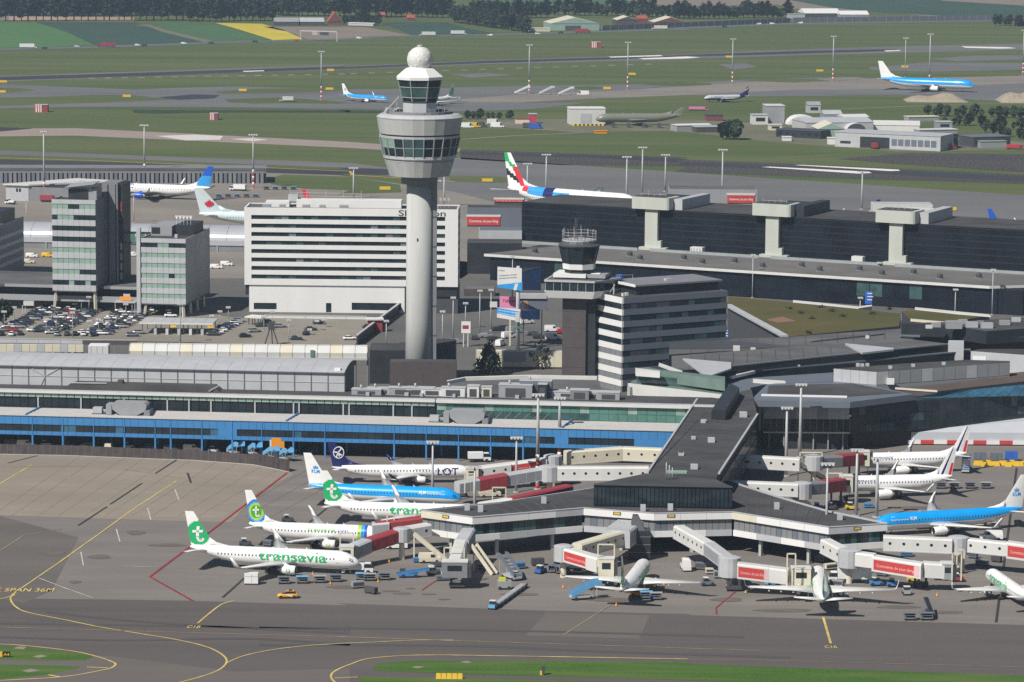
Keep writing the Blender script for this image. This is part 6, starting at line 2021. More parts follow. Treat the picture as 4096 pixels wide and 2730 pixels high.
A318 = dict(L=31.4, Rw=1.98, H=2.05, cz=3.7, fin_top=12.4, span=33.5, eng_r=1.15)
A320 = dict(A318, L=37.6, fin_top=11.9)

def stand(name, label, tail, nose, dims, liv, group=None, yaw=None, sc=None, at_tail=False, **k):
 loc, yw, s_ = spot(tail, nose, dims['L'], dims['H'], dims['cz'])
 if yaw is not None:
  # keep the middle of the sight-line span, turn to the given heading
  yw = R_(yaw)
 if sc is not None:
  s_ = sc
 yaw, sc = yw, s_
 if at_tail:
  a = P(*tail, dims['cz'] + .70 * dims['H'])
  loc = (a.x + math.cos(yaw) * dims['L'] * sc / 2, a.y + math.sin(yaw) * dims['L'] * sc / 2, 0)
 return airplane(name, label, loc, yaw, sc, liv=liv, group=group, **dims, **k)
GT = 'green and white jets parked round the pier'
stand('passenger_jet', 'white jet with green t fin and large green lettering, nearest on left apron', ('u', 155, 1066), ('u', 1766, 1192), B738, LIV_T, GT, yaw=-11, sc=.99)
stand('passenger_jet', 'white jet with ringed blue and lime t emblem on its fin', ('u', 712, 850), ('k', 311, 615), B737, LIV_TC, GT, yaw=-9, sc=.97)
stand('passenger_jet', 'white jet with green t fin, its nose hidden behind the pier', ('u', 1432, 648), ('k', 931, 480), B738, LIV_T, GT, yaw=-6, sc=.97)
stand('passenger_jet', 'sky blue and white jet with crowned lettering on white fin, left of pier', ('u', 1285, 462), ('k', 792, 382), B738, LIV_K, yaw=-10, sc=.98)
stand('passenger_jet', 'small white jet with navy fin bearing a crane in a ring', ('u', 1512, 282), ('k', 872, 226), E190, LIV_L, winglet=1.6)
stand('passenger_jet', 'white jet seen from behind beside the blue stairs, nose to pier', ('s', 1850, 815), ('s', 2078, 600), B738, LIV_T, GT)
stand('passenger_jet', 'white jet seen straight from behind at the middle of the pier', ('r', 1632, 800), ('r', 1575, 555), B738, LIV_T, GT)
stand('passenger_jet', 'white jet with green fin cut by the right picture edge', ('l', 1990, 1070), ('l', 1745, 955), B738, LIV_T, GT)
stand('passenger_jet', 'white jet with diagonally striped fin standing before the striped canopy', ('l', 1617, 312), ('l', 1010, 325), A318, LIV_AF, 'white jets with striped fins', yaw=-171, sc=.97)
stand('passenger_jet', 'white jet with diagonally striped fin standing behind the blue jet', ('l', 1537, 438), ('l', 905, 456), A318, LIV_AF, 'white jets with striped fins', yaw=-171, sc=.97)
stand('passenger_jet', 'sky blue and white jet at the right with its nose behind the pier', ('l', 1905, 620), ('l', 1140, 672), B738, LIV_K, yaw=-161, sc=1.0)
# ---------------------------------------------------------------- passenger bridges
def tunnel(par, A, B, w=2.7, h=2.8, style='white', name='tunnel', c0=None):
 """box section from A to B (points on its top centre line)"""
 c0 = c0 or par.location
 A, B = A - c0, B - c0
 d = B - A
 L = d.length
 f = Vector((d.x, d.y, 0)).normalized()
 n = Vector((-f.y, f.x, 0))
 if n.y > 0: n = -n                      # towards the camera side
 m = dict(white=B_WHITE2, cream=B_CREAM, grey=B_GREYP, dark=B_MID, red=B_REDD, banner=B_WHITE2, glass=B_SLATE)[style]
 q = MB()
 ch = .35
 sec = lambda c: [c + n * (w / 2) + Vector((0, 0, -h)), c + n * (w / 2) + Vector((0, 0, -ch)), c + n * (w / 2 - ch), c - n * (w / 2 - ch), c - n * (w / 2) + Vector((0, 0, -ch)), c - n * (w / 2) + Vector((0, 0, -h))]
 q.loft([sec(A), sec(B)], 0, True, sm=False)
 o = q.build(name, m, par)
 side = lambda s, v, off, sd=1: A + d * s + n * sd * (w / 2 + off) + Vector((0, 0, -h + h * v))
 if style in ('white', 'cream') and L > 6:
  k = int(L / 2.6)
  for i in range(k):
   for sd in (1, -1):
    s = (i + .5) / k
    r = .36
    q = MB()
    a = [side(s + r / L * math.cos(t), .55 + r / h * math.sin(t), .02, sd) for t in [j * math.pi / 4 for j in range(8)]]
    q.poly(a)
    q.build('porthole', B_GLASS, o)
  q = MB().bar(side(0, .02, .03), side(1, .02, .03), .18)
  q.build('sill_beam', B_STEEL, o)
 if style == 'banner':
  flip = (B - A).x < 0
  for sd in (1, -1):
   q = MB().poly([side(.04, .14, .03, sd), side(.96, .14, .03, sd), side(.96, .82, .03, sd), side(.04, .82, .03, sd)])
   b_ = q.build('banner', B_RED, o)
  X0, X1 = (.86, .10) if flip else (.10, .86)
  q = MB()
  text_map(q, 'Commerce, do your thing', lambda u, v: side(X0 + (X1 - X0) * u, .36 + v * .2, .05))
  q.build('banner_lettering', mat('pink_lettering', (.75, .42, .40), .5), b_)
  e0, e1 = (.04, .14) if flip else (.86, .96)
  MB().poly([side(e0, .14, .04), side(e1, .14, .04), side(e1, .82, .04), side(e0, .82, .04)]).build('banner_emblem', mat('pale_pink', (.70, .45, .46), .5), b_)
 if style in ('red', 'dark', 'grey'):
  k = max(1, int(L / 2.4))
  for i in range(k):
   q = MB().poly([side((i + .06) / k, .12, .03), side((i + .94) / k, .12, .03), side((i + .94) / k, .84, .03), side((i + .06) / k, .84, .03)])
   q.build('side_panel', m if style != 'grey' else B_GREY, o)
 return o

def jb(label, segs, legs=(), rot=(), frames=(), cab=None, extra=None):
 p0 = P(*segs[0][0])
 t = thing('boarding_bridge', label, 'boarding bridge', (p0.x, p0.y, 0), 0, 'boarding bridges of the pier')
 for a, b, st, w, h in segs:
  tunnel(t, P(*a), P(*b), w, h, st)
 c = t.location
 for sh, x, y, z, r, h in rot:
  p = P(sh, x, y, z) - c
  MB().lathe([(r, z - h), (r, z), (r * .6, z + .25)], 14, c=(p.x, p.y)).build('rotunda', B_GREYP, t)
  MB().lathe([(.7, 0), (.6, z - h)], 10, c=(p.x, p.y)).build('rotunda_post', B_CREAM, t)
 for sh, x, y, z in legs:       # wheeled lift columns under the tunnel
  p = P(sh, x, y, z) - c
  for s in (-1.2, 1.2):
   MB().box(p.x + s - .25, p.y - .3, .5, p.x + s + .25, p.y + .3, z).build('lift_column', B_DARK, t)
  bg = MB().box(p.x - 1.7, p.y - .6, .5, p.x + 1.7, p.y + .6, 1.2).build('bogie', B_DARK, t)
  for s in (-1.3, -.7, .7, 1.3):
   MB().tube((p.x + s - .2, p.y, .55), (p.x + s + .2, p.y, .55), .55, .55, 10).build('wheel', AC['tyre'], bg)
 for sh, x, y, z, w, h in frames:   # steel portal of the lift drive
  p = P(sh, x, y, z) - c
  q = MB()
  q.bar((p.x - w / 2, p.y - .4, z - h), (p.x - w / 2, p.y - .4, z), .28).bar((p.x + w / 2, p.y - .4, z - h), (p.x + w / 2, p.y - .4, z), .28).bar((p.x - w / 2, p.y - .4, z), (p.x + w / 2, p.y - .4, z), .28)
  q.build('lift_portal', B_CREAM, t)
 if cab:
  sh, x, y, z, w, h, m = cab
  p = P(sh, x, y, z) - c
  cb = MB().box(p.x - w / 2, p.y - 1.6, z - h, p.x + w / 2, p.y + 1.6, z).build('bridge_cab', m, t)
  MB().box(p.x - w / 2 - .1, p.y - 1.7, z, p.x + w / 2 + .1, p.y + 1.7, z + .2).build('cab_roof', B_WHITE2, cb)
  MB().box(p.x - w * .28, p.y - 1.66, z - h * .55, p.x + w * .28, p.y - 1.58, z - h * .2).build('cab_window', B_GLASS, cb)
  for i in range(4):
   MB().box(p.x + w / 2 + i * .22, p.y - 1.4, z - h, p.x + w / 2 + .16 + i * .22, p.y + 1.4, z - .1).build('bellows', B_DARK, cb)
 return t
w3 = 2.9
jb('boarding bridge with red panels between the two nearest left jets', [(('k', 580, 548, 7.4), ('k', 440, 572, 7.2), 'white', w3, 2.9), (('k', 395, 582, 7.2), ('k', 180, 650, 6.0), 'red', w3, 2.9), (('k', 185, 648, 6.2), ('k', 95, 686, 5.6), 'grey', w3 + .3, 3.1)], [('k', 375, 590, 4.4)], [('k', 412, 580, 7.3, 2.0, 3)], [('k', 60, 612, 7.5, 3.0, 4.2)], ('k', 60, 695, 5.6, 3.2, 3.0, B_CREAM))
jb('boarding bridge with yellow plate and red panels left of the pier head', [(('k', 570, 500, 7.6), ('k', 240, 542, 6.4), 'red', w3, 2.9), (('k', 330, 536, 6.6), ('k', 220, 545, 6.3), 'grey', 3.1, 2.8)], [('k', 300, 545, 3.6)], (), [('k', 340, 490, 8.2, 1.6, 4)])
jb('boarding bridge behind the left pier arm with thin red side', [(('k', 1480, 300, 7.6), ('k', 1100, 385, 7.4), 'red', w3, 2.9), (('k', 1110, 383, 7.4), ('k', 905, 418, 6.4), 'white', w3 - .3, 2.6)], [('k', 1090, 390, 4)], (), [('k', 1035, 318, 8.4, 3.2, 4.5)])
jb('upper white portholed bridge from the link to the small white jet', [(('o', 1815, 735, 8.6), ('o', 1480, 722, 8.6), 'cream', w3, 3.4), (('o', 1475, 722, 8.6), ('o', 985, 756, 8.2), 'cream', w3, 3.4), (('o', 820, 815, 7.6), ('o', 500, 858, 6.6), 'banner', w3, 2.7), (('o', 510, 857, 6.7), ('o', 215, 893, 6.0), 'white', w3 + .2, 2.9)], [('o', 740, 830, 4.2)], [('o', 880, 795, 8.0, 2.4, 3.8)], (), ('o', 190, 900, 5.8, 3.2, 3, B_CREAM))
jb('lower white portholed bridge from the link to the blue jet', [(('o', 1700, 888, 8.4), ('o', 920, 890, 8.0), 'white', w3, 3.4), (('o', 790, 898, 7.6), ('o', 470, 950, 6.8), 'grey', w3, 3.0), (('o', 475, 948, 6.9), ('o', 235, 990, 6.2), 'red', w3 + .2, 3.1), (('o', 240, 990, 6.2), ('o', 60, 1020, 5.8), 'grey', w3, 2.8)], [('o', 740, 905, 4.2)], [('o', 850, 888, 7.9, 2.6, 3.6)], [('o', 165, 950, 8.5, 2.2, 4.8)])
jb('idle bridge pointing at the viewer from the left pier corner', [(('s', 410, 262, 8.2), ('s', 345, 372, 7.4), 'grey', 3.2, 3.2), (('s', 340, 365, 7.4), ('s', 280, 560, 6.4), 'white', w3, 2.9)], [('s', 300, 740, 2.2)], (), [('s', 275, 445, 8.2, 4.4, 5.4)], ('s', 280, 575, 6.2, 5.6, 3.4, B_MID))
jb('folded bridge with red banner at the middle bay of the pier', [(('s', 1930, 190, 8.0), ('s', 1800, 285, 7.8), 'grey', 6.5, 4.0), (('s', 1850, 285, 7.6), ('s', 1430, 408, 7.2), 'cream', w3, 3.2), (('s', 1345, 448, 7.0), ('s', 1590, 520, 6.4), 'banner', w3 + .2, 3.0), (('s', 1560, 510, 6.5), ('s', 1660, 540, 6.2), 'white', w3 + .4, 3.2)], [('s', 1360, 490, 4)], [('s', 1305, 430, 7.2, 2.2, 3.4)], [('s', 1705, 415, 9.5, 3.6, 5.0)], ('s', 1705, 545, 6.4, 3.4, 4.0, B_CREAM))
t = thing('stair_core', 'dark tall service core standing before the middle bay of the pier', 'stair core', tuple(P('s', 2020, 560, 0)))
c = t.location
MB().box(-2.6, -1, 0, 2.4, 3.5, 6.8).build('wall', B_BLACK, t)
MB().hexa([(-2.2, -.6), (1.2, -.6), (1.2, 3), (-2.2, 3)], 6.8, 10.0, 0, None, [(-1.6, 1), (-.4, 1), (-.4, 3), (-1.6, 3)]).build('hood', B_DARK, t)
for z in (1.8, 3.6, 5.4): MB().box(-2.64, -1.05, z, 2.44, -.98, z + .12).build('floor_joint', B_MID, t)
jb('cranked bridge with red banner reaching the middle jet', [(('r', 275, 118, 8.0), ('r', 560, 278, 7.6), 'white', w3, 3.0), (('r', 555, 270, 7.6), ('r', 730, 400, 7.3), 'grey', w3, 3.0), (('r', 825, 470, 7.0), ('r', 1120, 505, 6.4), 'banner', w3 + .2, 3.3), (('r', 1090, 502, 6.4), ('r', 1305, 530, 6.0), 'white', w3 + .4, 3.2)], [('r', 790, 590, 3.6)], [('r', 750, 420, 7.3, 2.5, 4.2)], [('r', 1330, 385, 10.0, 1.8, 7.0)], ('r', 1420, 520, 6.2, 4.2, 3.6, B_CREAM))
jb('bridge with white end cab and red banner by the right pier corner', [(('r', 1655, 245, 8.2), ('r', 1850, 345, 7.6), 'white', w3, 3.2), (('r', 1945, 368, 7.4), ('r', 2120, 390, 7.2), 'white', w3, 3.0), (('l', 1112, 862, 7.0), ('l', 1385, 905, 6.4), 'banner', w3 + .2, 3.3), (('l', 1385, 898, 6.4), ('l', 1500, 905, 6.2), 'white', w3 + .4, 3.2)], [('l', 1370, 960, 3.2)], [('r', 1880, 350, 7.6, 2.6, 3.8)], [('l', 1570, 850, 9, 2.0, 6.0)], ('l', 1515, 905, 6.2, 2.4, 3.4, B_GREY))
jb('bridge with round portholes leaving the picture at right', [(('l', 1162, 752, 7.8), ('l', 1545, 768, 7.6), 'white', w3, 3.3), (('l', 1615, 765, 7.5), ('l', 1855, 790, 7.2), 'white', w3 - .2, 3.0), (('l', 1852, 784, 7.4), ('l', 2080, 815, 6.8), 'banner', w3 + .3, 3.6)], [('l', 1575, 880, 3.4)], [('l', 1580, 760, 7.7, 2.4, 3.8)], [('l', 1590, 830, 5.4, 1.6, 4.2)])
jb('upper bridge to the far jet with striped fin', [(('l', 385, 305, 8.2), ('l', 700, 322, 8.0), 'white', w3, 3.2), (('l', 810, 312, 7.6), ('l', 920, 308, 7.2), 'dark', w3, 2.9), (('l', 915, 302, 7.3), ('l', 1030, 292, 6.8), 'red', w3 + .2, 3.1)], [('l', 1000, 365, 3.4)], [('l', 775, 310, 7.9, 2.4, 3.6)], [('l', 760, 290, 9.0, 5.6, 1.0)], ('l', 1050, 285, 7.0, 3.2, 3.6, B_CREAM))
jb('lower bridge to the near jet with striped fin', [(('l', 310, 448, 8.2), ('l', 690, 462, 8.0), 'white', w3, 3.2), (('l', 745, 458, 7.6), ('l', 835, 452, 7.2), 'dark', w3, 2.9), (('l', 830, 446, 7.3), ('l', 930, 432, 6.8), 'red', w3 + .2, 3.1)], [('l', 900, 510, 3.4)], [('l', 712, 460, 7.9, 2.4, 3.8)], [('l', 890, 405, 8.2, 4.0, 1.2)], ('l', 955, 420, 7.0, 3.2, 4.0, B_CREAM))
def apron_stairs(label, top, bot, zt, m=B_CREAM, w=1.6):
 a, b = P(*top, zt), P(*bot, .4)
 t = thing('bridge_stairs', label, 'stairs', (b.x, b.y, 0), 0, 'cream stair gangways under the bridges')
 a, b = a - t.location, b - t.location
 d = b - a
 n = Vector((-d.y, d.x, 0)).normalized() * (w / 2)
 for s in (1, -1):
  MB().bar(a + n * s + Vector((0, 0, -.2)), b + n * s + Vector((0, 0, -.2)), .25, .9).build('side_rail', m, t)
 for i in range(10):
  p = a.lerp(b, (i + .5) / 10)
  MB().box(p.x - .5, p.y - .5, p.z - .5, p.x + .5, p.y + .5, p.z - .4).build('tread', B_DARK, t)
 MB().bar((a.x, a.y, 0), (a.x, a.y, a.z - .4), .3).build('post', m, t)
apron_stairs('cream stair gangway below the far striped-fin jet bridge', ('l', 690, 350), ('l', 850, 440), 6.5)
apron_stairs('cream stair gangway below the near striped-fin jet bridge', ('l', 612, 500), ('l', 740, 572), 6)
apron_stairs('cream stairs left of the pier corner with grey platform', ('k', 490, 610), ('k', 690, 775), 6.4)
apron_stairs('cream stairs right of the idle bridge at the pier corner', ('k', 872, 680), ('k', 1005, 868), 6.2)

# ---------------------------------------------------------------- blast fence and things under the pier
pts_f = [P('g', x, y, 0) for x, y in ((-120, 1036), (0, 1037), (430, 1045), (900, 1064), (1300, 1078), (1600, 1100))] + [P('j', x, y, 0) for x, y in ((1620, 175), (1740, 198), (1852, 222))]
t = thing('blast_fence', 'long dark brown jet blast fence along the concrete apron edge', 'fence', tuple(pts_f[0]))
c = t.location
run = []
B_FENCE = mat('fence_brown', (.045, .034, .033), .8, n=.35, ns=.5)
for a, b in zip(pts_f, pts_f[1:]):
 n = max(1, int(round((b - a).length / 2.0)))
 for i in range(n): run.append((a.lerp(b, i / n), a.lerp(b, (i + 1) / n)))
for i, (a, b) in enumerate(run):
 a, b = a - c, b - c
 h = 2.6 + .4 * (i > len(run) * .8)
 q = MB().poly([a + Vector((0, 0, .1)), b + Vector((0, 0, .1)), b + Vector((0, .9, h)), a + Vector((0, .9, h))])
 q.poly([a + Vector((0, .1, .1)), a + Vector((0, 1.0, h)), b + Vector((0, 1.0, h)), b + Vector((0, .1, .1))])
 q.build('fence_panel', B_SLATE if (i * 7 + i // 3) % 11 in (4, 5, 6) and i > 10 else B_FENCE, t)
 q = MB().bar(a + Vector((0, 0, 0)), a + Vector((0, .95, h)), .14).bar(a + Vector((0, 1, h)), a + Vector((0, 2.4, 0)), .14)
 q.build('fence_post', B_DARK, t)
 q = MB().bar(a + Vector((0, -.3, .1)), b + Vector((0, -.3, .1)), .14)
 q.build('kerb', B_ROOFP, t)

# ---------------------------------------------------------------- ground vehicles
def wheels(par, xs, ys, r, w=.3):
 for x in xs:
  for y in ys:
   MB().tube((x, y - w / 2, r), (x, y + w / 2, r), r, r, 10).build('wheel', AC['tyre'], par)

def baggage_cart(label, p, yaw, m=None, load=None, group='baggage carts on the apron'):
 t = thing('baggage_cart', label, 'baggage cart', p, yaw, group)
 MB().box(-1.3, -.8, .4, 1.3, .8, .55).build('deck', B_MID, t)
 q = MB()
 for x in (-1.25, 1.25):
  q.bar((x, -.75, .55), (x, -.75, 1.6), .1).bar((x, .75, .55), (x, .75, 1.6), .1)
 q.bar((-1.25, -.75, 1.1), (1.25, -.75, 1.1), .08).bar((-1.25, .75, 1.1), (1.25, .75, 1.1), .08)
 q.build('frame', B_MID, t)
 MB().box(-1.15, .55, .56, 1.15, .7, 1.5).build('rear_panel', B_DARK, t)
 MB().poly([(-1.4, -.9, 1.58), (1.4, -.9, 1.58), (1.4, 0, 1.78), (-1.4, 0, 1.78)]).poly([(-1.4, 0, 1.78), (1.4, 0, 1.78), (1.4, .9, 1.58), (-1.4, .9, 1.58)]).build('roof', m or B_SLATE, t)
 if load:
  for i in range(4):
   MB().box(-1.15 + i * .58, -.6, .55, -.65 + i * .58, .4, 1.0 + .12 * (i % 3)).build('suitcase', (B_DARK, B_SIGNB, B_BROWN, B_MID)[i % 4], t)
 wheels(t, (-.9, .9), (-.7, .7), .28, .2)
 MB().bar((1.3, 0, .45), (1.9, 0, .35), .1).build('drawbar', B_DARK, t)
 return t

def tug(label, p, yaw, m=None, group='apron tugs'):
 t = thing('baggage_tug', label, 'tug', p, yaw, group)
 m = m or B_LBLUE
 MB().hexa([(-1.5, -.75), (1.5, -.75), (1.5, .75), (-1.5, .75)], .4, 1.1, 0, None, [(-1.45, -.7), (1.3, -.7), (1.3, .7), (-1.45, .7)]).build('body', m, t)
 MB().hexa([(-.9, -.65), (.3, -.65), (.3, .65), (-.9, .65)], 1.1, 1.8, 0, None, [(-.8, -.6), (.1, -.6), (.1, .6), (-.8, .6)]).build('cab_glass', B_GLASS, t)
 MB().box(-.95, -.7, 1.8, .2, .7, 1.92).build('cab_roof', B_WHITE2, t)
 wheels(t, (-1, 1), (-.7, .7), .4)
 return t

def belt_loader(label, p, yaw, m=None, rise=2.6):
 m = m or B_LBLUE
 t = thing('belt_loader', label, 'belt loader', p, yaw, 'belt loaders on the apron')
 MB().box(-2.6, -.9, .4, 1.6, .9, 1.0).build('chassis', m, t)
 MB().box(-2.4, .2, 1.0, -1.2, .85, 1.9).build('driver_seat', B_DARK, t)
 q = MB().bar((-3.2, -.3, .9), (4.0, -.3, .9 + rise), .9, .35); q.build('conveyor', B_BLKM, t)
 for y in (-.85, .25):
  MB().bar((-3.2, y, .95), (4.0, y, .95 + rise), .12, .5).build('side_rail', m, t)
 MB().bar((.5, -.3, .9), (1.6, -.3, 1.0 + rise * .55), .3).build('lift_arm', B_STEEL, t)
 wheels(t, (-1.8, 1.0), (-.8, .8), .42)
 return t

def stair_truck(label, p, yaw, m=None, h=3.4, L=6.5, group='mobile stairs'):
 m = m or B_LBLUE
 t = thing('mobile_stairs', label, 'mobile stairs', p, yaw, group)
 MB().box(-L / 2, -1.0, .5, L / 2 - 1.5, 1.0, .9).build('chassis', B_STEEL, t)
 a, b = (-L / 2, .7), (L / 2 - 1.2, h)
 for y in (-1.05, 1.05):
  MB().poly([(a[0], y, a[1]), (b[0], y, b[1]), (b[0], y, b[1] + 1.2), (a[0], y, a[1] + 1.0)]).poly([(a[0], y + .04, a[1]), (a[0], y + .04, a[1] + 1.0), (b[0], y + .04, b[1] + 1.2), (b[0], y + .04, b[1])]).build('side_screen', m, t)
 n = 12
 for i in range(n):
  x = a[0] + (b[0] - a[0]) * (i + .5) / n; z = a[1] + (b[1] - a[1]) * (i + .5) / n
  MB().box(x - .2, -1, z - .05, x + .2, 1, z + .05).build('tread', m if i % 2 else B_STEEL, t)
 MB().box(b[0], -1.1, h - .1, b[0] + 1.6, 1.1, h + .05).build('platform', m, t)
 for y in (-1.1, 1.06):
  MB().box(b[0], y, h + .05, b[0] + 1.6, y + .04, h + 1.2).build('platform_screen', m, t)
 q = MB().bar((b[0] + .5, -.9, .6), (b[0] + .5, -.9, h), .14).bar((b[0] + .5, .9, .6), (b[0] + .5, .9, h), .14).bar((b[0] + .5, -.9, .8), (0, -.9, 1.6), .1)
 q.build('support', B_STEEL, t)
 wheels(t, (-L / 2 + 1, L / 2 - 2), (-.9, .9), .4)
 return t

def van(label, p, yaw, m=None, L=5.4, h=2.3, group='white vans and trucks on the apron', box=False):
 m = m or B_WHITE
 t = thing('service_truck' if box else 'service_van', label, 'truck' if box else 'van', p, yaw, group)
 w = 1.15 if box else .95
 if box:
  MB().box(-L / 2, -w, 1.0, L / 2 - 2, w, h).build('box_body', m, t)
  MB().hexa([(L / 2 - 1.9, -w + .1), (L / 2, -w + .1), (L / 2, w - .1), (L / 2 - 1.9, w - .1)], .5, 1.4).build('cab', m, t)
  MB().hexa([(L / 2 - 1.9, -w + .12), (L / 2 - .05, -w + .12), (L / 2 - .05, w - .12), (L / 2 - 1.9, w - .12)], 1.4, 2.3, 0, None, [(L / 2 - 1.85, -w + .2), (L / 2 - .5, -w + .2), (L / 2 - .5, w - .2), (L / 2 - 1.85, w - .2)]).build('windscreen', B_GLASS, t)
  MB().box(L / 2 - 1.85, -w + .2, 2.3, L / 2 - .5, w - .2, 2.4).build('cab_roof', m, t)
  MB().box(-L / 2, -w + .2, .6, L / 2 - .2, w - .2, 1.0).build('chassis', B_DARK, t)
  wheels(t, (-L / 2 + 1.2, L / 2 - 1.1), (-w + .1, w - .1), .48)
 else:
  MB().hexa([(-L / 2, -w), (L / 2, -w), (L / 2, w), (-L / 2, w)], .35, 1.2).build('body', m, t)
  MB().hexa([(-L / 2, -w), (L / 2 - .9, -w), (L / 2 - .9, w), (-L / 2, w)], 1.2, h, 0, None, [(-L / 2 + .1, -w + .15), (L / 2 - 1.7, -w + .15), (L / 2 - 1.7, w - .15), (-L / 2 + .1, w - .15)]).build('upper_body', m, t)
  q = MB().poly([(L / 2 - .92, -w + .1, 1.25), (L / 2 - .92, w - .1, 1.25), (L / 2 - 1.62, w - .25, h - .12), (L / 2 - 1.62, -w + .25, h - .12)])
  for i in q.v: pass
  q.v = [(x + .06, y, z + .03) for x, y, z in q.v]
  q.build('windscreen', B_GLASS, t)
  for s in (-1, 1):
   q = MB().poly([(L / 2 - 2.4, s * (w + .01), 1.3), (L / 2 - 1.2, s * (w + .01), 1.3), (L / 2 - 1.6, s * (w - .1), h - .25), (L / 2 - 2.4, s * (w - .1), h - .25)])
   q.build('side_window', B_GLASS, t)
  wheels(t, (-L / 2 + 1, L / 2 - 1), (-w + .08, w - .08), .36)
 return t

CARCOL = {}
def car_proto(color, L=4.4, est=False):
 """a parked car: hull, glasshouse, roof and wheels"""
 t = thing('parked_car', 'car', 'car', (0, 0, -50), 0)
 h = L / 2
 w = .9
 pr = [(-h, .55, .86, .8), (-h + .12, .3, .95, .86), (-h * .55, .28, 1.0, .9), (0, .28, .98, .9), (h * .45, .28, .92, .9), (h * .82, .3, .82, .86), (h, .42, .66, .74)]
 R = [[(x, -y, z0), (x, -y - .02, (z0 + z1) / 2), (x, -y + .06, z1), (x, y - .06, z1), (x, y + .02, (z0 + z1) / 2), (x, y, z0)] for x, z0, z1, y in pr]
 MB().loft(R, 0, True, sm=True).build('body', color, t)
 rx = -h * .8 if est else -h * .55
 gl = [(-h * .9 if est else -h * .78, .95, .78), (rx, 1.42, .66), (.15, 1.45, .66), (h * .42, .95, .78)]
 q = MB()
 for s in (1, -1):
  q.poly([(gl[0][0], s * .80, .95), (gl[3][0], s * .80, .93), (gl[2][0], s * .64, 1.42), (gl[1][0], s * .64, 1.40)][::s])
 q.poly([(gl[3][0], -.8, .93), (gl[3][0], .8, .93), (gl[2][0], .64, 1.42), (gl[2][0], -.64, 1.42)])
 q.poly([(gl[0][0], .8, .95), (gl[0][0], -.8, .95), (gl[1][0], -.64, 1.4), (gl[1][0], .64, 1.4)])
 q.build('windows', B_GLASS, t)
 MB().hexa([(gl[1][0] - .05, -.66), (gl[2][0] + .05, -.66), (gl[2][0] + .05, .66), (gl[1][0] - .05, .66)], 1.4, 1.47, 0, None, [(gl[1][0] + .1, -.55), (gl[2][0] - .1, -.55), (gl[2][0] - .1, .55), (gl[1][0] + .1, .55)]).build('roof', color, t)
 wh = MB()
 wm = MB().tube((0, -.1, 0), (0, .1, 0), .32, .32, 10).mesh('wheel', AC['tyre'])
 for x in (-h * .62, h * .62):
  for y in (-.82, .82):
   obj('wheel', wm, t, (x, y, .32))
 lm = MB().box(-.04, -.22, -.08, .04, .22, .08).mesh('headlight', B_WHITE)
 for y in (-.55, .55):
  obj('headlight', lm, t, (h - .03, y, .64))
 return t
paint = lambda n, c, m=.0: mat('car_paint_' + n, c, .28, metal=m, n=.02)
PC = [('white', paint('white', (.75, .75, .74))), ('black', paint('black', (.015, .015, .017))), ('silver', paint('silver', (.42, .43, .45), .5)), ('dark grey', paint('darkgrey', (.06, .065, .07), .2)), ('navy blue', paint('navy', (.02, .03, .08))), ('grey', paint('grey', (.2, .2, .21), .3)), ('red', paint('red', (.35, .02, .02)))]
PROTO = [[car_proto(m, 4.4, False), car_proto(m, 4.6, True)] for _, m in PC]
KM = {}
for o in COL.objects:
 if o.parent is not None:
  KM.setdefault(o.parent.name, []).append(o)
_used = set()
def put_car(ci, est, p, yaw, label, group):
 src = PROTO[ci][est]
 key = (ci, est)
 if key in _used:
  r = _copy(src, KM, p, yaw, label, group)
 else:
  _used.add(key)
  r = src; r.location = p; r.rotation_euler = (0, 0, yaw); r['label'] = label; r['group'] = group
 return r
def car_row(a, b, n, where, wts, group='cars in the car park', yaw0=0.0, fill=.93):
 pa, pb = P(*a, 0), P(*b, 0)
 pa.z = pb.z = .13
 for i in range(n):
  if rnd.random() > fill: continue
  p = pa.lerp(pb, (i + .5) / n)
  ci = rnd.choices(range(7), wts)[0]
  est = rnd.random() < .4
  kind = ('hatchback', 'estate car')[est]
  lab = '%s %s %s, %s from the front' % (PC[ci][0], kind, where, ORD[i])
  put_car(ci, int(est), (p.x + rnd.uniform(-.2, .2), p.y, .13), yaw0 + (math.pi if rnd.random() < .5 else 0) + R_(rnd.uniform(-3, 3)), lab, group)
SHEETS['v'] = (0, 1180, 2353 / 800)
SHEETS['w'] = (800, 1180, 2353 / 800)
SHEETS['x'] = (1750, 1020, 1887 / 650)
WT = (5, 6, 4, 5, 3, 3, .8)
car_row(('v', 10, 440), ('v', 580, 140), 17, 'in the leftmost car park row', WT)
car_row(('v', 130, 440), ('v', 660, 165), 15, 'in the second car park row from left', WT)
car_row(('v', 420, 470), ('v', 830, 180), 15, 'in the third car park row from left', WT)
car_row(('v', 590, 470), ('v', 1010, 190), 15, 'in the fourth car park row, mid lot', WT)
car_row(('v', 740, 420), ('v', 1180, 170), 13, 'in the fifth car park row, mid lot', WT)
car_row(('v', 1060, 460), ('v', 1440, 190), 14, 'in the sixth row, left of pay canopy', WT)
car_row(('v', 1240, 480), ('v', 1600, 190), 14, 'in the seventh row, left of pay canopy', WT)
car_row(('v', 1420, 400), ('v', 1790, 170), 11, 'in the row under the lower office block', WT)
car_row(('w', 130, 490), ('w', 480, 310), 8, 'in the row right of the pay canopy', WT)
for i, (x, y, ci) in enumerate(((20, 478, 1), (140, 480, 0), (240, 472, 4), (670, 480, 2), (790, 478, 3), (885, 478, 1), (985, 480, 0), (1110, 482, 4), (390, 432, 0))):
 p = P('v', x, y, 0)
 put_car(ci, 0, (p.x, p.y, .13), R_((92, 88, 90, 95, 90, 87, 91, 90, 3)[i]), '%s car parked nose out behind the kerb wall, %s from left' % (PC[ci][0], ORD[i]), 'cars along the kerb wall')
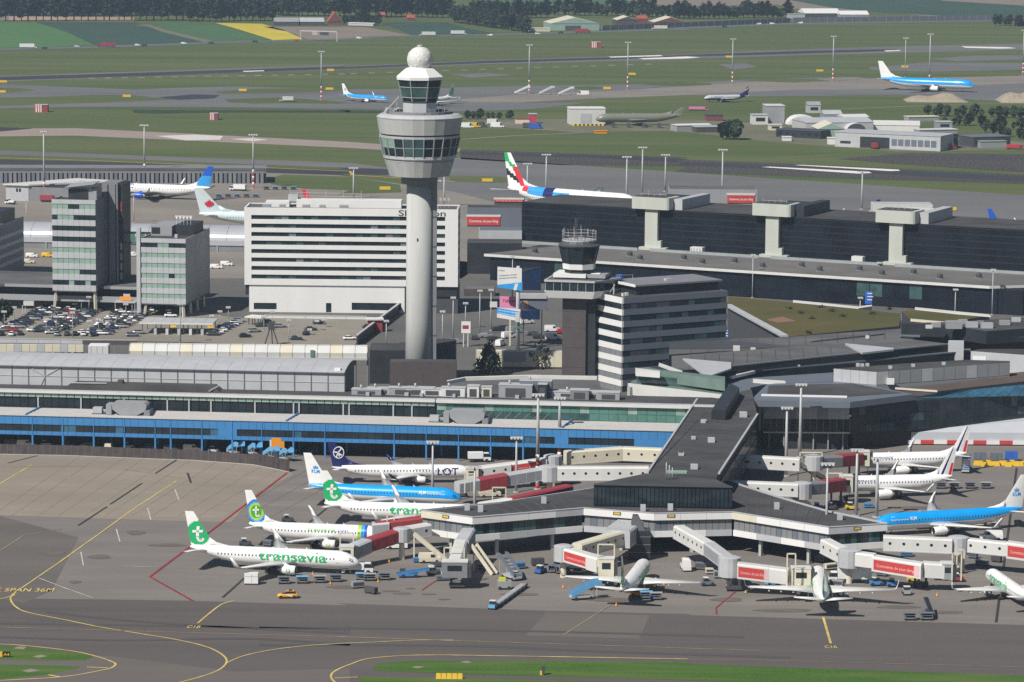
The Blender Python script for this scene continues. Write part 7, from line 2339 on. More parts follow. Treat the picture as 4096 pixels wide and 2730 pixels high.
for x, y, ci, e, yw, lb in ((980, 462, 0, 0, 5, 'white car at the front of the lot beside a white estate'), (1200, 470, 0, 1, 2, 'white estate at the front of the lot'), (1560, 490, 5, 1, 8, 'grey estate entering the pay canopy'), (1640, 460, 2, 0, 6, 'silver car queueing at the pay canopy'), (2010, 262, 0, 0, 0, 'white car on the far side of the pay canopy')):
 p = P('v', x, y, 0); put_car(ci, e, (p.x, p.y, .13), R_(yw), lb, 'cars round the pay canopy')
for x, y, ci, e, yw, lb in ((530, 500, 1, 0, 8, 'black car alone on the right deck, nearest'), (640, 440, 2, 1, 25, 'silver car with bright windscreen on the right deck'), (720, 375, 3, 0, 20, 'dark grey car behind the silver car on the deck'), (810, 335, 5, 1, 15, 'grey car at the back of the deck'), (940, 385, 2, 1, 18, 'silver blue estate in the middle of the deck'), (1250, 470, 1, 0, 80, 'black car right of the deck middle'), (1300, 420, 3, 0, 10, 'dark grey car among black cars on the deck'), (1400, 345, 1, 1, 5, 'black estate near the hotel wall'), (1130, 530, 3, 0, 5, 'dark grey car half hidden by the walkway tube'), (1760, 530, 0, 0, 12, 'white car at the right edge of the deck'), (1980, 395, 1, 0, 5, 'black car before the red kiosk'), (180, 470, 2, 0, 25, 'silver car leaving the pay canopy'), (270, 400, 4, 1, 20, 'navy estate right of the pay canopy'), (360, 370, 5, 1, 14, 'grey car behind the navy estate')):
 p = P('w', x, y, 0); put_car(ci, e, (p.x, p.y, .13), R_(yw), lb, 'cars on the right parking deck')
for row in PROTO:
 for q in row:
  if q.location.z < -10:
   for ch in KM.get(q.name, []): bpy.data.objects.remove(ch)
   bpy.data.objects.remove(q)
# parking surfaces, walls and pay canopy
sheet('parking_surface', ps('v', '-200,540 1600,545 2353,560') + ps('w', '700,590 1800,600 2000,430 2250,270 1900,280 400,270 0,200') + ps('v', '2353,180 1300,150 300,110 -200,150'), M_LOT, .08)
def low_wall(label, a, b, h, m, name='kerb_wall', D=.5):
 t, W = simple_block(name, label, 'wall', P(*a, 0), P(*b, 0), D, 0, h, m)
 bx('coping', t, B_GREYP, -.02, -.1, h, W + .02, D + .1, h + .2)
 n = max(2, int(W / 6))
 for k in range(1, n): bx('joint', t, B_DARK, W * k / n - .04, -.02, .1, W * k / n + .04, .02, h - .05)
 return t
low_wall('pale kerb wall along the front of the car park', ('v', -60, 560), ('v', 970, 575), 1.3, B_GREYP)
low_wall('dark brown wall in front of the pay canopy', ('v', 975, 585), ('v', 1610, 590), 1.5, B_BROWN)
low_wall('white kerb along the foot of the hotel base', ('w', 760, 272), ('w', 1960, 290), 1.0, B_WHITE2)
a, b = P('w', 2360, 190, 0), P('w', 1840, 590, 0)
t = thing('deck_wall', 'dark sloping side wall at the right of the parking deck', 'wall', tuple(b))
yw, W = frame(b, a); t.rotation_euler = (0, 0, yw)
bx('wall', t, B_BLACK, 0, -.5, 0, W, 0, 3.2)  # parapet side; its shade is put into the black colour
bx('coping', t, B_GREYP, 0, -.7, 3.2, W, .2, 3.5)
def canopy(label, a, b, D, zt, m, name='canopy', npost=6, roof2=None):
 t, W = None, None
 pa, pb = P(*a, zt), P(*b, zt)
 yw, W = frame(pa, pb)
 t = thing(name, label, 'canopy', (pa.x, pa.y, 0), yw)
 n = max(2, int(W / 3.4))
 for k in range(n):
  bx('roof_panel', t, m, W * k / n + .04, 0, zt - .3, W * (k + 1) / n - .04, D, zt)
 bx('fascia', t, B_WHITE2, -.1, -.15, zt - .5, W + .1, 0, zt + .05)
 for k in range(npost):
  for y in (1.2, D - 1.2):
   x = .8 + (W - 1.6) * k / max(1, npost - 1)
   bx('post', t, B_DARK, x - .12, y, 0, x + .12, y + .24, zt - .3)
 return t, W
t, W = canopy('long grey pay canopy between car park and deck', ('v', 1640, 322), ('w', 150, 335), 13, 4.0, B_GREYP, 'pay_canopy')
for x, m in ((W * .42, B_YELLOW), (W * .93, B_YELLOW)):
 bx('sign_board', t, m, x, -.2, 2.5, x + 2.0, -.16, 3.3)
for k in range(5):
 bx('barrier_kiosk', t, (B_GREYP, B_WHITE2)[k % 2], W * .2 + k * W * .16, -.6, 0, W * .2 + k * W * .16 + .9, .6, 2.0)
canopy('white canopy over the hotel forecourt door', ('w', 530, 250), ('w', 720, 262), 5, 3.0, B_WHITE, 'door_canopy', 3)
t, W = canopy('rounded white canopy above the dark red kiosk', ('w', 1950, 280), ('w', 2160, 280), 4, 4.6, B_WHITE, 'kiosk_canopy', 2)
bx('kiosk', t, B_REDD, .8, .5, .1, W - .4, 3.4, 4.2)
t, W = simple_block('billboard', 'pale box billboard on posts at the left of the car park', 'billboard', PY('v', 275, 80, P('v', 250, 230).y), PY('v', 395, 72, P('v', 250, 230).y), 2, PY('v', 300, 125, P('v', 250, 230).y).z, PY('v', 300, 75, P('v', 250, 230).y).z, B_WHITE2, B_GREY)
for x in (-.6, .4, 3.4): bx('post', t, B_GREYP, x, .8, 0, x + .25, 1.1, PY('v', 300, 125, P('v', 250, 230).y).z)
t = thing('lattice_tripod', 'dark steel tripod frame standing at the front of the deck', 'steel frame', tuple(P('w', 840, 590, 0)))
q = MB()
for x, y in ((-2.2, -1), (2.4, -1), (.2, 2)):
 MB().bar((x, y, 0), (x * .25, y * .25, 5.2), .3).build('leg', B_DARK, t)
MB().box(-1, -.7, 5.2, 1, .7, 7.6).build('drum', B_DARK, t)
# billboards by the old tower
yb_ = P('x', 925, 1100).y
zx = lambda y: PY('x', 900, y, yb_).z
t = thing('billboard_tower', 'tall V shaped blue and white billboard on a single column', 'billboard', tuple(PY('x', 930, 1100, yb_))[:2] + (0,))
c = t.location
xx = lambda x, Y=yb_: PY('x', x, 700, Y).x - c.x
MB().tube((0, .5, 0), (0, .5, zx(130)), .75, .6, 12).build('column', B_GREYP, t)
MB().box(-.5, -.6, zx(640) - 6, .6, 0, zx(640)).build('column_sleeve', B_TEALD, t)
def bb(xa, xb, ya, yb2, y0, y1, m, name):
 A, B = Vector((xx(xa), ya, 0)), Vector((xx(xb), yb2, 0))
 q = MB().poly([A + Vector((0, 0, zx(y1))), B + Vector((0, 0, zx(y1 + 22))), B + Vector((0, 0, zx(y0))), A + Vector((0, 0, zx(y0)))])
 n = Vector((0, .5, 0))
 i = 0
 q.poly([A + n + Vector((0, 0, zx(y0))), B + n + Vector((0, 0, zx(y0))), B + n + Vector((0, 0, zx(y1 + 22))), A + n + Vector((0, 0, zx(y1)))])
 q.poly([A + Vector((0, 0, zx(y0))), B + Vector((0, 0, zx(y0))), B + n + Vector((0, 0, zx(y0))), A + n + Vector((0, 0, zx(y0)))])
 return q.build(name, m, t), A, B
o1, A, B = bb(692, 975, 2.6, -1.4, 150, 390, B_WHITE2, 'poster_board')
f = lambda u, y, off=-.06: A.lerp(B, u) + Vector((0, off, zx(y)))
MB().poly([f(0, 388), f(1, 410), f(1, 310), f(0, 358)]).build('poster_colour', mat('poster_blue', (.02, .27, .66), .5), o1)
MB().poly([f(.66, 404, -.09), f(.78, 408, -.09), f(.86, 325, -.09), f(.72, 335, -.09)]).build('poster_stripe', B_WHITE2, o1)
for y in (258, 290):
 q = MB(); text_map(q, 'connecting people and business', lambda u, v: f(.05 + .75 * u, y - u * 28 - v * 16)); q.build('poster_lettering', B_MID, o1)
q = MB(); text_map(q, 'amsterdam', lambda u, v: f(.04 + .26 * u, 195 - v * 14)); q.build('poster_lettering', B_MID, o1)
o2, A, B = bb(985, 1200, -1.4, 3.2, 150, 400, mat('poster_navy', (.03, .075, .2), .5, n=.3, ns=.2), 'poster_board')
MB().poly([A + Vector((0, -.08, zx(190))), B + Vector((0, -.08, zx(150))), B + Vector((0, -.08, zx(152))), A + Vector((0, -.08, zx(152)))]).build('poster_colour', B_SLATE, o2)
o3, A, B = bb(690, 962, 2.6, -1.4, 625, 740, B_WHITE2, 'poster_board')
MB().poly([f(0, 690), f(1, 726), f(1, 650), f(0, 626)]).build('poster_colour', mat('poster_blue', (.02, .27, .66)), o3)
for y in (655, 690):
 q = MB(); text_map(q, 'world trade center schiphol', lambda u, v: f(.05 + .75 * u, y + u * 20 - v * 14, -.1)); q.build('poster_lettering', B_TEXTW, o3)
MB().box(B.x - 1.6, B.y - .3, zx(770), B.x - .2, B.y - .1, zx(655)).build('edge_post', B_WHITE2, t)
o4, A, B = bb(970, 1190, -1.4, 3.2, 640, 740, mat('poster_navy', (.03, .075, .2)), 'poster_board')
t = thing('pink_billboard', 'pink billboard above a blue one beside the old tower', 'billboard', tuple(PY('x', 840, 900, yb_ + 8))[:2] + (0,))
c = t.location
zq = lambda y: PY('x', 840, y, yb_ + 8).z
MB().hexa([(-3.4, 0), (3.1, -1.4), (3.1, -.9), (-3.4, .5)], zq(630), zq(480)).build('board', B_PINK, t)
q = MB(); text_map(q, 'Yellows', lambda u, v: Vector((-2.6 + 4.6 * u, -.25 - .99 * u, zq(545) + v * 1.0))); q.build('poster_lettering', B_REDD, t)
MB().box(-.2, .6, 0, .3, 1.0, zq(630)).build('post', B_CREAM, t)
MB().hexa([(-6.6, .2), (-4.2, .2), (-4.2, .6), (-6.6, .6)], zq(610), zq(545)).build('side_board', B_WHITE2, t)
MB().hexa([(3.3, -.6), (4.6, -.6), (4.6, -.2), (3.3, -.2)], zq(650), zq(560)).build('side_board', B_WHITE2, t)
t = thing('picture_billboard', 'wide dim picture billboard with pale canopy behind the billboard tower', 'billboard', tuple(PY('x', 1100, 800, yb_ + 12))[:2] + (0,))
zq = lambda y: PY('x', 1100, y, yb_ + 12).z
MB().box(-4.2, 0, zq(635), 5.0, .5, zq(510)).build('board', B_SLATE, t)
MB().box(-4.6, -.6, zq(505), 4.6, 3, zq(455)).build('canopy_block', B_GREYP, t)
MB().hexa([(-3.6, -.06), (-1.2, -.06), (-1.2, -.02), (-3.6, -.02)], zq(630), zq(520), 0, None, [(-3.0, -.06), (-1.6, -.06), (-1.6, -.02), (-3.0, -.02)]).build('poster_figure', mat('skin_tone_print', (.42, .27, .2)), t)
for x in (-3, 3): MB().box(x, .5, 0, x + .3, .8, zq(635)).build('post', B_DARK, t)

# apron vehicles, placed by the photograph
U = lambda x, y: tuple(P('u', x, y)) 
def pl(sh, x, y): return tuple(P(sh, x, y, 0))[:2] + (.045,)
def T(p): return (p[0], p[1], .12)
nm = ['first', 'second', 'third', 'fourth']
for i, (x, y) in enumerate(((1050, 1412), (1228, 1408), (1396, 1402), (1550, 1392))):
 baggage_cart('grey roofed baggage cart, %s from left in the row before the nearest jet' % nm[i], pl('u', x, y), R_(4), (B_SLATE, B_LBLUE, B_GREY, B_SLATE)[i])
baggage_cart('blue roofed baggage cart below the white pushback tug', pl('u', 1800, 1378), R_(3), B_LBLUE)
baggage_cart('grey baggage cart joined behind the blue roofed one', pl('u', 1880, 1382), R_(3), B_GREY)
baggage_cart('grey baggage cart left of the low blue loader', pl('k', 300, 912), R_(3), B_SLATE)
for i, x in enumerate((1480, 1555, 1642, 1730)):
 baggage_cart('empty grey baggage cart behind the right blue jet, %s from left' % nm[i], pl('l', x, 492), R_(-2), B_GREY if i % 2 else B_SLATE)
for i, (x, y) in enumerate(((1308, 1222), (1400, 1222))):
 baggage_cart('grey baggage cart on the apron edge at right, %s of two' % ('left', 'right')[i], pl('l', x, y), R_(2), B_SLATE)
belt_loader('low blue belt loader with yellow box near the baggage row', pl('k', 470, 895), R_(8), B_BLUED, .9)
belt_loader('dark grey belt loader pointing up behind the apron edge carts', pl('l', 1408, 1200), R_(95), B_SLATE, 2.2)
stair_truck('light blue stairs beside the jet seen from behind', pl('s', 1500, 935), R_(18), B_LBLUE, 3.0, 6.4, 'mobile stairs')
stair_truck('tall blue stairs unit right of the cream stairs', pl('s', 800, 740), R_(122), B_SLATE, 4.2, 7, 'mobile stairs')
for i, (x, y, yw) in enumerate(((580, 165, 140), (760, 175, 132), (925, 210, 134), (1060, 225, 132))):
 stair_truck('light blue mobile stairs parked under the blue pier, %s from left' % nm[i], pl('u', x, y), R_(yw + 170), B_LBLUE, 2.6, 5.2, 'stairs parked by the blast fence')
t = thing('cargo_box', 'white square cargo container standing alone left of the baggage row', 'container', pl('u', 738, 1418), R_(-1))
MB().box(-1.5, -.9, .35, 1.5, .9, 2.6).build('box', B_WHITE, t); MB().box(-1.45, -.85, .05, 1.45, .85, .35).build('skid', B_DARK, t)
MB().box(.1, -.93, .5, .16, -.89, 2.5).build('door_seam', B_GREY, t); MB().box(-1.3, -.93, 1.9, 1.4, -.89, 1.96).build('door_seam', B_GREY, t)
# yellow follow-me car
t = thing('yellow_car', 'yellow airport car with white flash and roof lamp bar', 'car', pl('u', 1085, 1550), R_(183))
yc = paint('yellow', (.72, .34, .01))
pr = [(-2.2, .6, 1.0, .82), (-2.1, .35, 1.08, .9), (-1, .32, 1.1, .93), (.4, .32, 1.05, .93), (1.3, .32, .98, .92), (2.0, .36, .88, .86), (2.2, .5, .7, .74)]
MB().loft([[(x, -y, z0), (x, -y - .02, (z0 + z1) / 2), (x, -y + .06, z1), (x, y - .06, z1), (x, y + .02, (z0 + z1) / 2), (x, y, z0)] for x, z0, z1, y in pr], 0, True, sm=True).build('body', yc, t)
q = MB()
for s in (1, -1): q.poly([(-1.9, s * .84, 1.05), (1.15, s * .84, 1.02), (.2, s * .68, 1.58), (-1.5, s * .68, 1.56)][::s])
q.poly([(1.15, -.84, 1.02), (1.15, .84, 1.02), (.2, .68, 1.58), (.2, -.68, 1.58)]).poly([(-1.9, .84, 1.05), (-1.9, -.84, 1.05), (-1.5, -.68, 1.56), (-1.5, .68, 1.56)])
q.build('windows', B_GLASS, t)
MB().box(-1.5, -.68, 1.57, .2, .68, 1.64).build('roof', yc, t)
MB().box(-.9, -.6, 1.66, -.3, .6, 1.86).build('lamp_bar', B_DARK, t)
for s in (1, -1): MB().poly([(-1.6, s * .955, .45), (-.9, s * .955, .45), (.6, s * .955, .98), (-.2, s * .955, .98)][::s]).build('white_flash', B_WHITE, t)
wheels(t, (-1.4, 1.4), (-.86, .86), .38, .22)
# pushback tug at the nose of the nearest jet
t = thing('pushback_tug', 'white low pushback tug under the nearest jet nose', 'tug', pl('u', 1735, 1310), R_(186))
MB().hexa([(-3, -1.1), (3, -1.1), (3, 1.1), (-3, 1.1)], .35, 1.2, 0, None, [(-2.9, -1.05), (2.6, -1.05), (2.6, 1.05), (-2.9, 1.05)]).build('body', B_WHITE, t)
MB().hexa([(-2.6, -.9), (-1.2, -.9), (-1.2, .9), (-2.6, .9)], 1.2, 2.0, 0, None, [(-2.5, -.8), (-1.4, -.8), (-1.4, .8), (-2.5, .8)]).build('cab_glass', B_GLASS, t)
MB().box(-2.55, -.85, 2.0, -1.35, .85, 2.1).build('cab_roof', B_WHITE, t)
wheels(t, (-2, 1.8), (-.95, .95), .5)
van('white box truck beside the pushback tug', pl('u', 1790, 1312), R_(2), B_WHITE, 5.6, 2.2, box=True)
van('long white catering truck right of the middle jet', pl('r', 1880, 660), R_(178), B_WHITE, 9.5, 4.2, box=True)
van('white van between the pier legs at left', pl('r', 335, 540), R_(95), B_WHITE, 5.2, 2.6)
van('white van parked behind the right portholed bridge', pl('l', 1760, 776), R_(178), B_WHITE, 5.4, 2.2)
van('white van between bridge and cream stairs at left', pl('k', 378, 712), R_(4), B_WHITE, 5, 2.1)
van('cream van under the left end of the pier', pl('k', 590, 800), R_(10), B_CREAM, 5, 2.2)
van('white pick up cabin on the stand behind the left pier arm', pl('o', 340, 1150), R_(12), B_CREAM, 5.4, 2.4)
van('white truck before the blue pier beside the small jet', pl('o', 250, 850), R_(5), B_WHITE, 6, 2.6, box=True)
for sh, x, y, yw, m, lb in (('r', 1150, 690, 20, B_LBLUE, 'blue tug left of the middle jet wing'), ('r', 540, 690, 10, B_SLATE, 'grey blue tug at the left wing of the middle jet'), ('r', 2130, 690, 8, B_BLUED, 'blue tug right of the catering truck'), ('r', 2290, 700, 2, B_BLUED, 'low blue tug near the right wing tip'), ('l', 800, 612, 5, B_BLUED, 'blue tug behind the right pier arm'), ('l', 1575, 1008, 3, B_REDD, 'red tug beside the right bridge cab'), ('l', 1330, 1010, 2, B_YELLOW, 'yellow tug under the red bannered bridge'), ('s', 860, 745, 10, B_LBLUE, 'blue tug at the foot of the tall stairs'), ('s', 1090, 690, 60, B_SIGNB, 'blue topped tug left of the folded bridge'), ('s', 75, 695, 30, B_SIGNB, 'small blue topped tug left of the idle bridge'), ('l', 985, 610, 4, B_YELLOW, 'yellow tug behind the right pier arm'), ('l', 870, 610, 8, B_DARK, 'dark tug behind the right pier arm'), ('l', 1780, 720, 4, B_DARK, 'dark tug under the tail of the right blue jet'), ('l', 1290, 1080, 92, B_GREY, 'grey tug below the middle jet winglet'), ('o', 1050, 870, 5, B_GREYP, 'pale tug between the two portholed bridges'), ('k', 610, 880, 12, B_DARK, 'dark tug with blue lid right of the low loader'), ('o', 100, 1150, 5, B_DARK, 'dark tug at the nose of the left blue jet'), ('u', 1090, 820, 4, B_DARK, 'dark tug behind the ringed fin jet'), ('u', 680, 1050, 4, B_DARK, 'dark tug behind the nearest jet'), ('s', 2000, 910, 4, B_ORANGE, 'orange tug below the jet seen from behind')):
 tug(lb, pl(sh, x, y), R_(yw), m)
for i, (x, y) in enumerate(((1200, 680), (1270, 690), (1240, 640), (1330, 690))):
 baggage_cart('loaded blue grey cart in the cluster by the folded bridge, %s' % nm[i], pl('s', x, y), R_(80 + i * 7), B_SLATE, True, 'loaded carts by the folded bridge')
baggage_cart('grey cart with luggage behind the jet seen from behind', pl('s', 2170, 940), R_(6), B_GREY, True)
baggage_cart('light blue cart under the tail of the jet seen from behind', pl('s', 2080, 930), R_(6), B_LBLUE, True)
t = thing('yellow_tank', 'small grey bowser with yellow top right of the cream stairs', 'bowser', pl('s', 745, 840), R_(5))
MB().box(-1.5, -.9, .4, 1.5, .9, 1.9).build('tank', B_GREY, t); MB().box(-1.2, -.6, 1.9, .3, .6, 2.6).build('cab_top', mat('lime_paint', (.5, .55, .05)), t); wheels(t, (-1, 1), (-.8, .8), .4)
# dolly train
a, b = P('s', 680, 1000, 0), P('s', 915, 830, 0)
for i in range(7):
 p = a.lerp(b, i / 6); yw = math.atan2(b.y - a.y, b.x - a.x)
 t = thing('pallet_dolly', 'grey pallet dolly in a towed train, %s from the viewer' % ORD[i], 'dolly', (p.x, p.y, .045), yw, 'towed train of pallet dollies')
 MB().box(-1.5, -.9, .4, 1.5, .9, .6).build('deck', B_SLATE, t)
 MB().box(-1.5, -.95, .6, 1.5, -.85, .95).build('side_rail', B_SLATE, t)
 for k in range(4): MB().tube((-1.2 + k * .8, -.8, .66), (-1.2 + k * .8, .8, .66), .07).build('roller', B_STEEL, t)
 wheels(t, (-1, 1), (-.75, .75), .25, .2)
tug('blue tug at the head of the dolly train', (a.x - .8, a.y - 2.6, .045), math.atan2(b.y - a.y, b.x - a.x), B_LBLUE)
# row of containers and yellow blocks at the right edge
for i, (x, y, m) in enumerate(((1700, 345, B_SLATE), (1790, 348, B_SLATE), (1872, 340, B_SIGNB))):
 t = thing('cargo_container', ('grey blue cargo container, left of three by the striped wall', 'grey blue cargo container, middle of three by the striped wall', 'blue cargo container, right of three by the striped wall')[i], 'container', pl('l', x, y), 0, 'containers by the striped wall')
 MB().box(-1.6, -1, .2, 1.6, 1, 2.6).build('box', m, t); MB().box(-1.5, -1.04, .5, 1.5, -.98, .6).build('seam', B_DARK, t); MB().box(-.04, -1.04, .3, .04, -.98, 2.5).build('seam', B_DARK, t)
for i in range(14):
 t = thing('barrier_block', 'yellow barrier block before the striped wall, %s from left' % ORD[i], 'barrier', pl('l', 1680 + i * 22, 362 + (i % 3) * 4 - 4 * (i % 2)), 0, 'yellow barrier blocks')
 MB().hexa([(-.9, -.5), (.9, -.5), (.9, .5), (-.9, .5)], 0, 1.3, 0, None, [(-.6, -.3), (.6, -.3), (.6, .3), (-.6, .3)]).build('block', B_YELLOW, t)
 MB().box(-.62, -.32, 1.3, .62, .32, 1.36).build('lifting_plate', B_DARK, t)
stair_truck('blue stairs truck behind the tail of the striped fin jet', pl('l', 1620, 400), R_(80), B_BLUED, 3.4, 5.5)
# orange kiosk by the parked stairs and small things under the pier
t = thing('orange_kiosk', 'orange box sign cabin beside the parked blue stairs', 'kiosk', (P('u', 985, 215).x, P('u', 985, 215).y + 6, 0))
MB().box(-1.8, -1, 2.2, 1.6, 1, 5.0).build('cabin', B_ORANGE, t); MB().box(-2.3, -1, 2.4, -1.82, .9, 4.4).build('side_panel', B_WHITE2, t); MB().box(-1.6, -.8, 0, 1.4, .8, 2.2).build('base', B_DARK, t)
for i in range(26):
 x = 4 + i * 5.6 + rnd.uniform(-1.5, 1.5)
 p = pw(x, rnd.uniform(2.5, 6))
 k = i % 4
 lb = 'in the shade under the blue pier, bay %s from left' % ORD[min(19, i)] if i < 20 else None
 if i >= 20: continue
 if k == 0: van('cream van ' + lb, p, R_(rnd.choice((0, 180, 90))), B_CREAM, 4.8, 2.1, 'vehicles under the blue pier')
 elif k == 1: tug('white topped tug ' + lb, p, R_(rnd.uniform(-20, 20)), B_WHITE2, 'vehicles under the blue pier')
 elif k == 2: baggage_cart('grey cart ' + lb, p, R_(rnd.uniform(-10, 10)), B_GREY, True, 'vehicles under the blue pier')
 else: van('dark van ' + lb, p, R_(rnd.choice((0, 180))), B_DARK, 4.8, 2.1, 'vehicles under the blue pier')

# ground power units, pallets, chocks and cones round the stands
def unit(label, p, yaw, m, w=2.2, h=1.3, group='ground equipment on the stands'):
 t = thing('ground_unit', label, 'ground unit', p, yaw, group)
 MB().box(-w / 2, -.6, .35, w / 2, .6, h).build('housing', m, t)
 MB().box(-w / 2 + .15, -.62, .6, w / 2 - .15, -.59, h - .25).build('grille', B_DARK, t)
 MB().bar((w / 2, 0, .4), (w / 2 + .9, 0, .3), .1).build('drawbar', B_DARK, t)
 wheels(t, (-w / 2 + .4, w / 2 - .4), (-.5, .5), .28, .16)
GU = [('k', 130, 965), ('k', 215, 1000), ('k', 520, 800), ('k', 640, 830), ('k', 700, 910), ('s', 170, 760), ('s', 560, 650), ('s', 880, 650), ('s', 1060, 620), ('s', 1440, 690), ('s', 1500, 660), ('s', 1580, 650), ('s', 1660, 760), ('r', 480, 540), ('r', 560, 580), ('r', 640, 620), ('r', 690, 560), ('r', 930, 640), ('r', 1040, 650), ('r', 1600, 470), ('r', 1700, 540), ('r', 1760, 700), ('r', 2060, 560), ('r', 2180, 600), ('r', 2260, 560), ('l', 1240, 830), ('l', 1290, 870), ('l', 1480, 1000), ('l', 1660, 880), ('l', 1710, 920), ('l', 1790, 900), ('l', 940, 560), ('l', 1080, 600), ('l', 1250, 690), ('l', 1700, 700), ('o', 420, 1130), ('o', 1120, 1010), ('o', 1000, 1040), ('u', 1500, 1050), ('u', 900, 1050)]
for i, (sh, x, y) in enumerate(sorted(GU, key=lambda q: px_of(q[0], q[1]))):
 m, nm_ = ((B_SLATE, 'blue grey'), (B_CREAM, 'cream'), (B_GREY, 'grey'), (B_BROWN, 'brown'), (B_BLUED, 'blue'), (B_DARK, 'dark'))[i % 6]
 unit('%s ground unit standing on the aircraft stands, %s from left' % (nm_, ORD[i]), pl(sh, x, y), R_(rnd.uniform(-40, 40)), m, rnd.uniform(1.8, 3.2), rnd.uniform(1.1, 1.8))
for i, (sh, x, y) in enumerate((('u', 1500, 1420), ('u', 1330, 1330), ('u', 1960, 1400), ('k', 150, 850), ('k', 330, 800), ('s', 1300, 830), ('s', 1800, 1000), ('s', 2250, 800), ('r', 900, 760), ('r', 1350, 730), ('r', 1980, 760), ('l', 1460, 1090), ('l', 1600, 1060))):
 t = thing('traffic_cone', 'orange cone on the stands, %s in the row from left' % ORD[i], 'traffic cone', pl(sh, x, y), 0, 'cones on the stands')
 MB().lathe([(.28, .06), (.05, .8)], 8).build('cone', B_ORANGE, t); MB().box(-.35, -.35, 0, .35, .35, .06).build('base', B_DARK, t)
# ---------------------------------------------------------------- far aircraft
W777 = dict(L=63.7, Rw=3.1, H=3.1, cz=5.2, fin_top=18.5, span=59, eng_r=1.7)
FK = dict(detail=0)
stand('passenger_jet', 'sky blue jet on the far stand left of the tower cab', ('b', 38, 628), ('b', 338, 664), B738, LIV_K, **FK)
stand('passenger_jet', 'white jet with green fin half hidden behind the tower cab', ('b', 778, 648), ('b', 520, 690), B738, LIV_T, **FK)
stand('passenger_jet', 'silver and navy jet with red and white fin on the far taxiway', ('c', 498, 630), ('c', 203, 656), A320, LIV_AER, winglet=False, **FK)
stand('passenger_jet', 'large sky blue wide body jet taxiing behind the sand heaps', ('c', 1388, 528), ('c', 2022, 580), W777, dict(LIV_K, text=[('KLM', .2, .15, .6, 1.3, 'white')], finart=[]), winglet=False, **FK)
stand('passenger_jet', 'white jet with two-tone blue fin behind the dark stair tower', ('d', 1405, 262), ('d', 705, 268), dict(L=47.3, Rw=1.95, H=2.2, cz=3.9, fin_top=14.2, span=38, eng_r=1.3), LIV_U, sc=1.12, **FK)
stand('passenger_jet', 'ice white jet with red maple leaf on its fin', ('d', 1338, 425), ('d', 2480, 462), dict(W777, L=73.9), LIV_AC, winglet=False, **FK)
stand('passenger_jet', 'huge white jet with waving flag fin behind the black hall', ('e', 1145, 250), ('e', 2200, 425), dict(L=72.7, Rw=3.5, H=4.1, cz=5.9, fin_top=24.6, span=79, eng_r=1.8), LIV_E, at_tail=True, sc=1.0, yaw=-36, eng_n=2, winglet=False, **FK)
stand('passenger_jet', 'navy finned jet peeping over the black hall roof', ('f', 1325, 418), ('f', 900, 452), B738, LIV_NAVY, **FK)
stand('passenger_jet', 'blue finned jet behind the right end of the black hall', ('f', 2165, 482), ('f', 2620, 520), B738, LIV_BLU, **FK)
stand('passenger_jet', 'red finned jet peeping over the hotel roof', ('d', 2140, 350), ('d', 2520, 385), B738, LIV_RED, **FK)
OLV = dict(fus=lambda t, a: 'olive', fin=lambda x, z, u, v: 'olive', fillet='olive', wing='olive', stab='olive', belly='olive', winr=(1, 0))
stand('training_aircraft', 'drab olive dummy airliner without engines beside the white shed', ('c', 60, 768), ('b', 1735, 800), dict(L=54, Rw=2.7, H=2.7, cz=4.6, fin_top=11, span=36), OLV, eng_n=0, winglet=False, gear=False, **FK)
t = thing('trainer_trestle', 'dark trestles carrying the dummy airliner', 'trestle', tuple(P('b', 2050, 862)))
for i in range(5): MB().box(-18 + i * 9, 2, 0, -16 + i * 9, 5, 2.6).build('post', B_DARK, t)

# ---------------------------------------------------------------- light masts and lamp posts
M_REDP = mat('mast_red', (.45, .04, .03), .6)
def mast(label, base, top, r=.45, bands=False, head=2.2, group='tall light masts'):
 b = P(*base); h = PY(*top, b.y).z
 t = thing('light_mast', label, 'light mast', tuple(b), 0, group)
 n = 0
 if bands:
  n = 6
  for i in range(n):
   MB().tube((0, 0, i * 1.5), (0, 0, i * 1.5 + 1.5), r, r, 8).build('band', M_REDP if i % 2 == 0 else B_WHITE, t)
 MB().tube((0, 0, n * 1.5), (0, 0, h - .3), r, r * .55, 8).build('pole', B_STEEL, t)
 MB().box(-head, -.5, h - .5, head, .5, h - .15).build('lamp_frame', B_GREYP, t)
 for i in range(4):
  MB().box(-head + .1 + i * head * .52, -.62, h - .75, -head + .1 + i * head * .52 + head * .3, -.2, h - .3).build('floodlight', B_WHITE2, t)
 MB().lathe([(r * 2, 0), (r * 2, .3)], 8).build('footing', B_CONC, t)
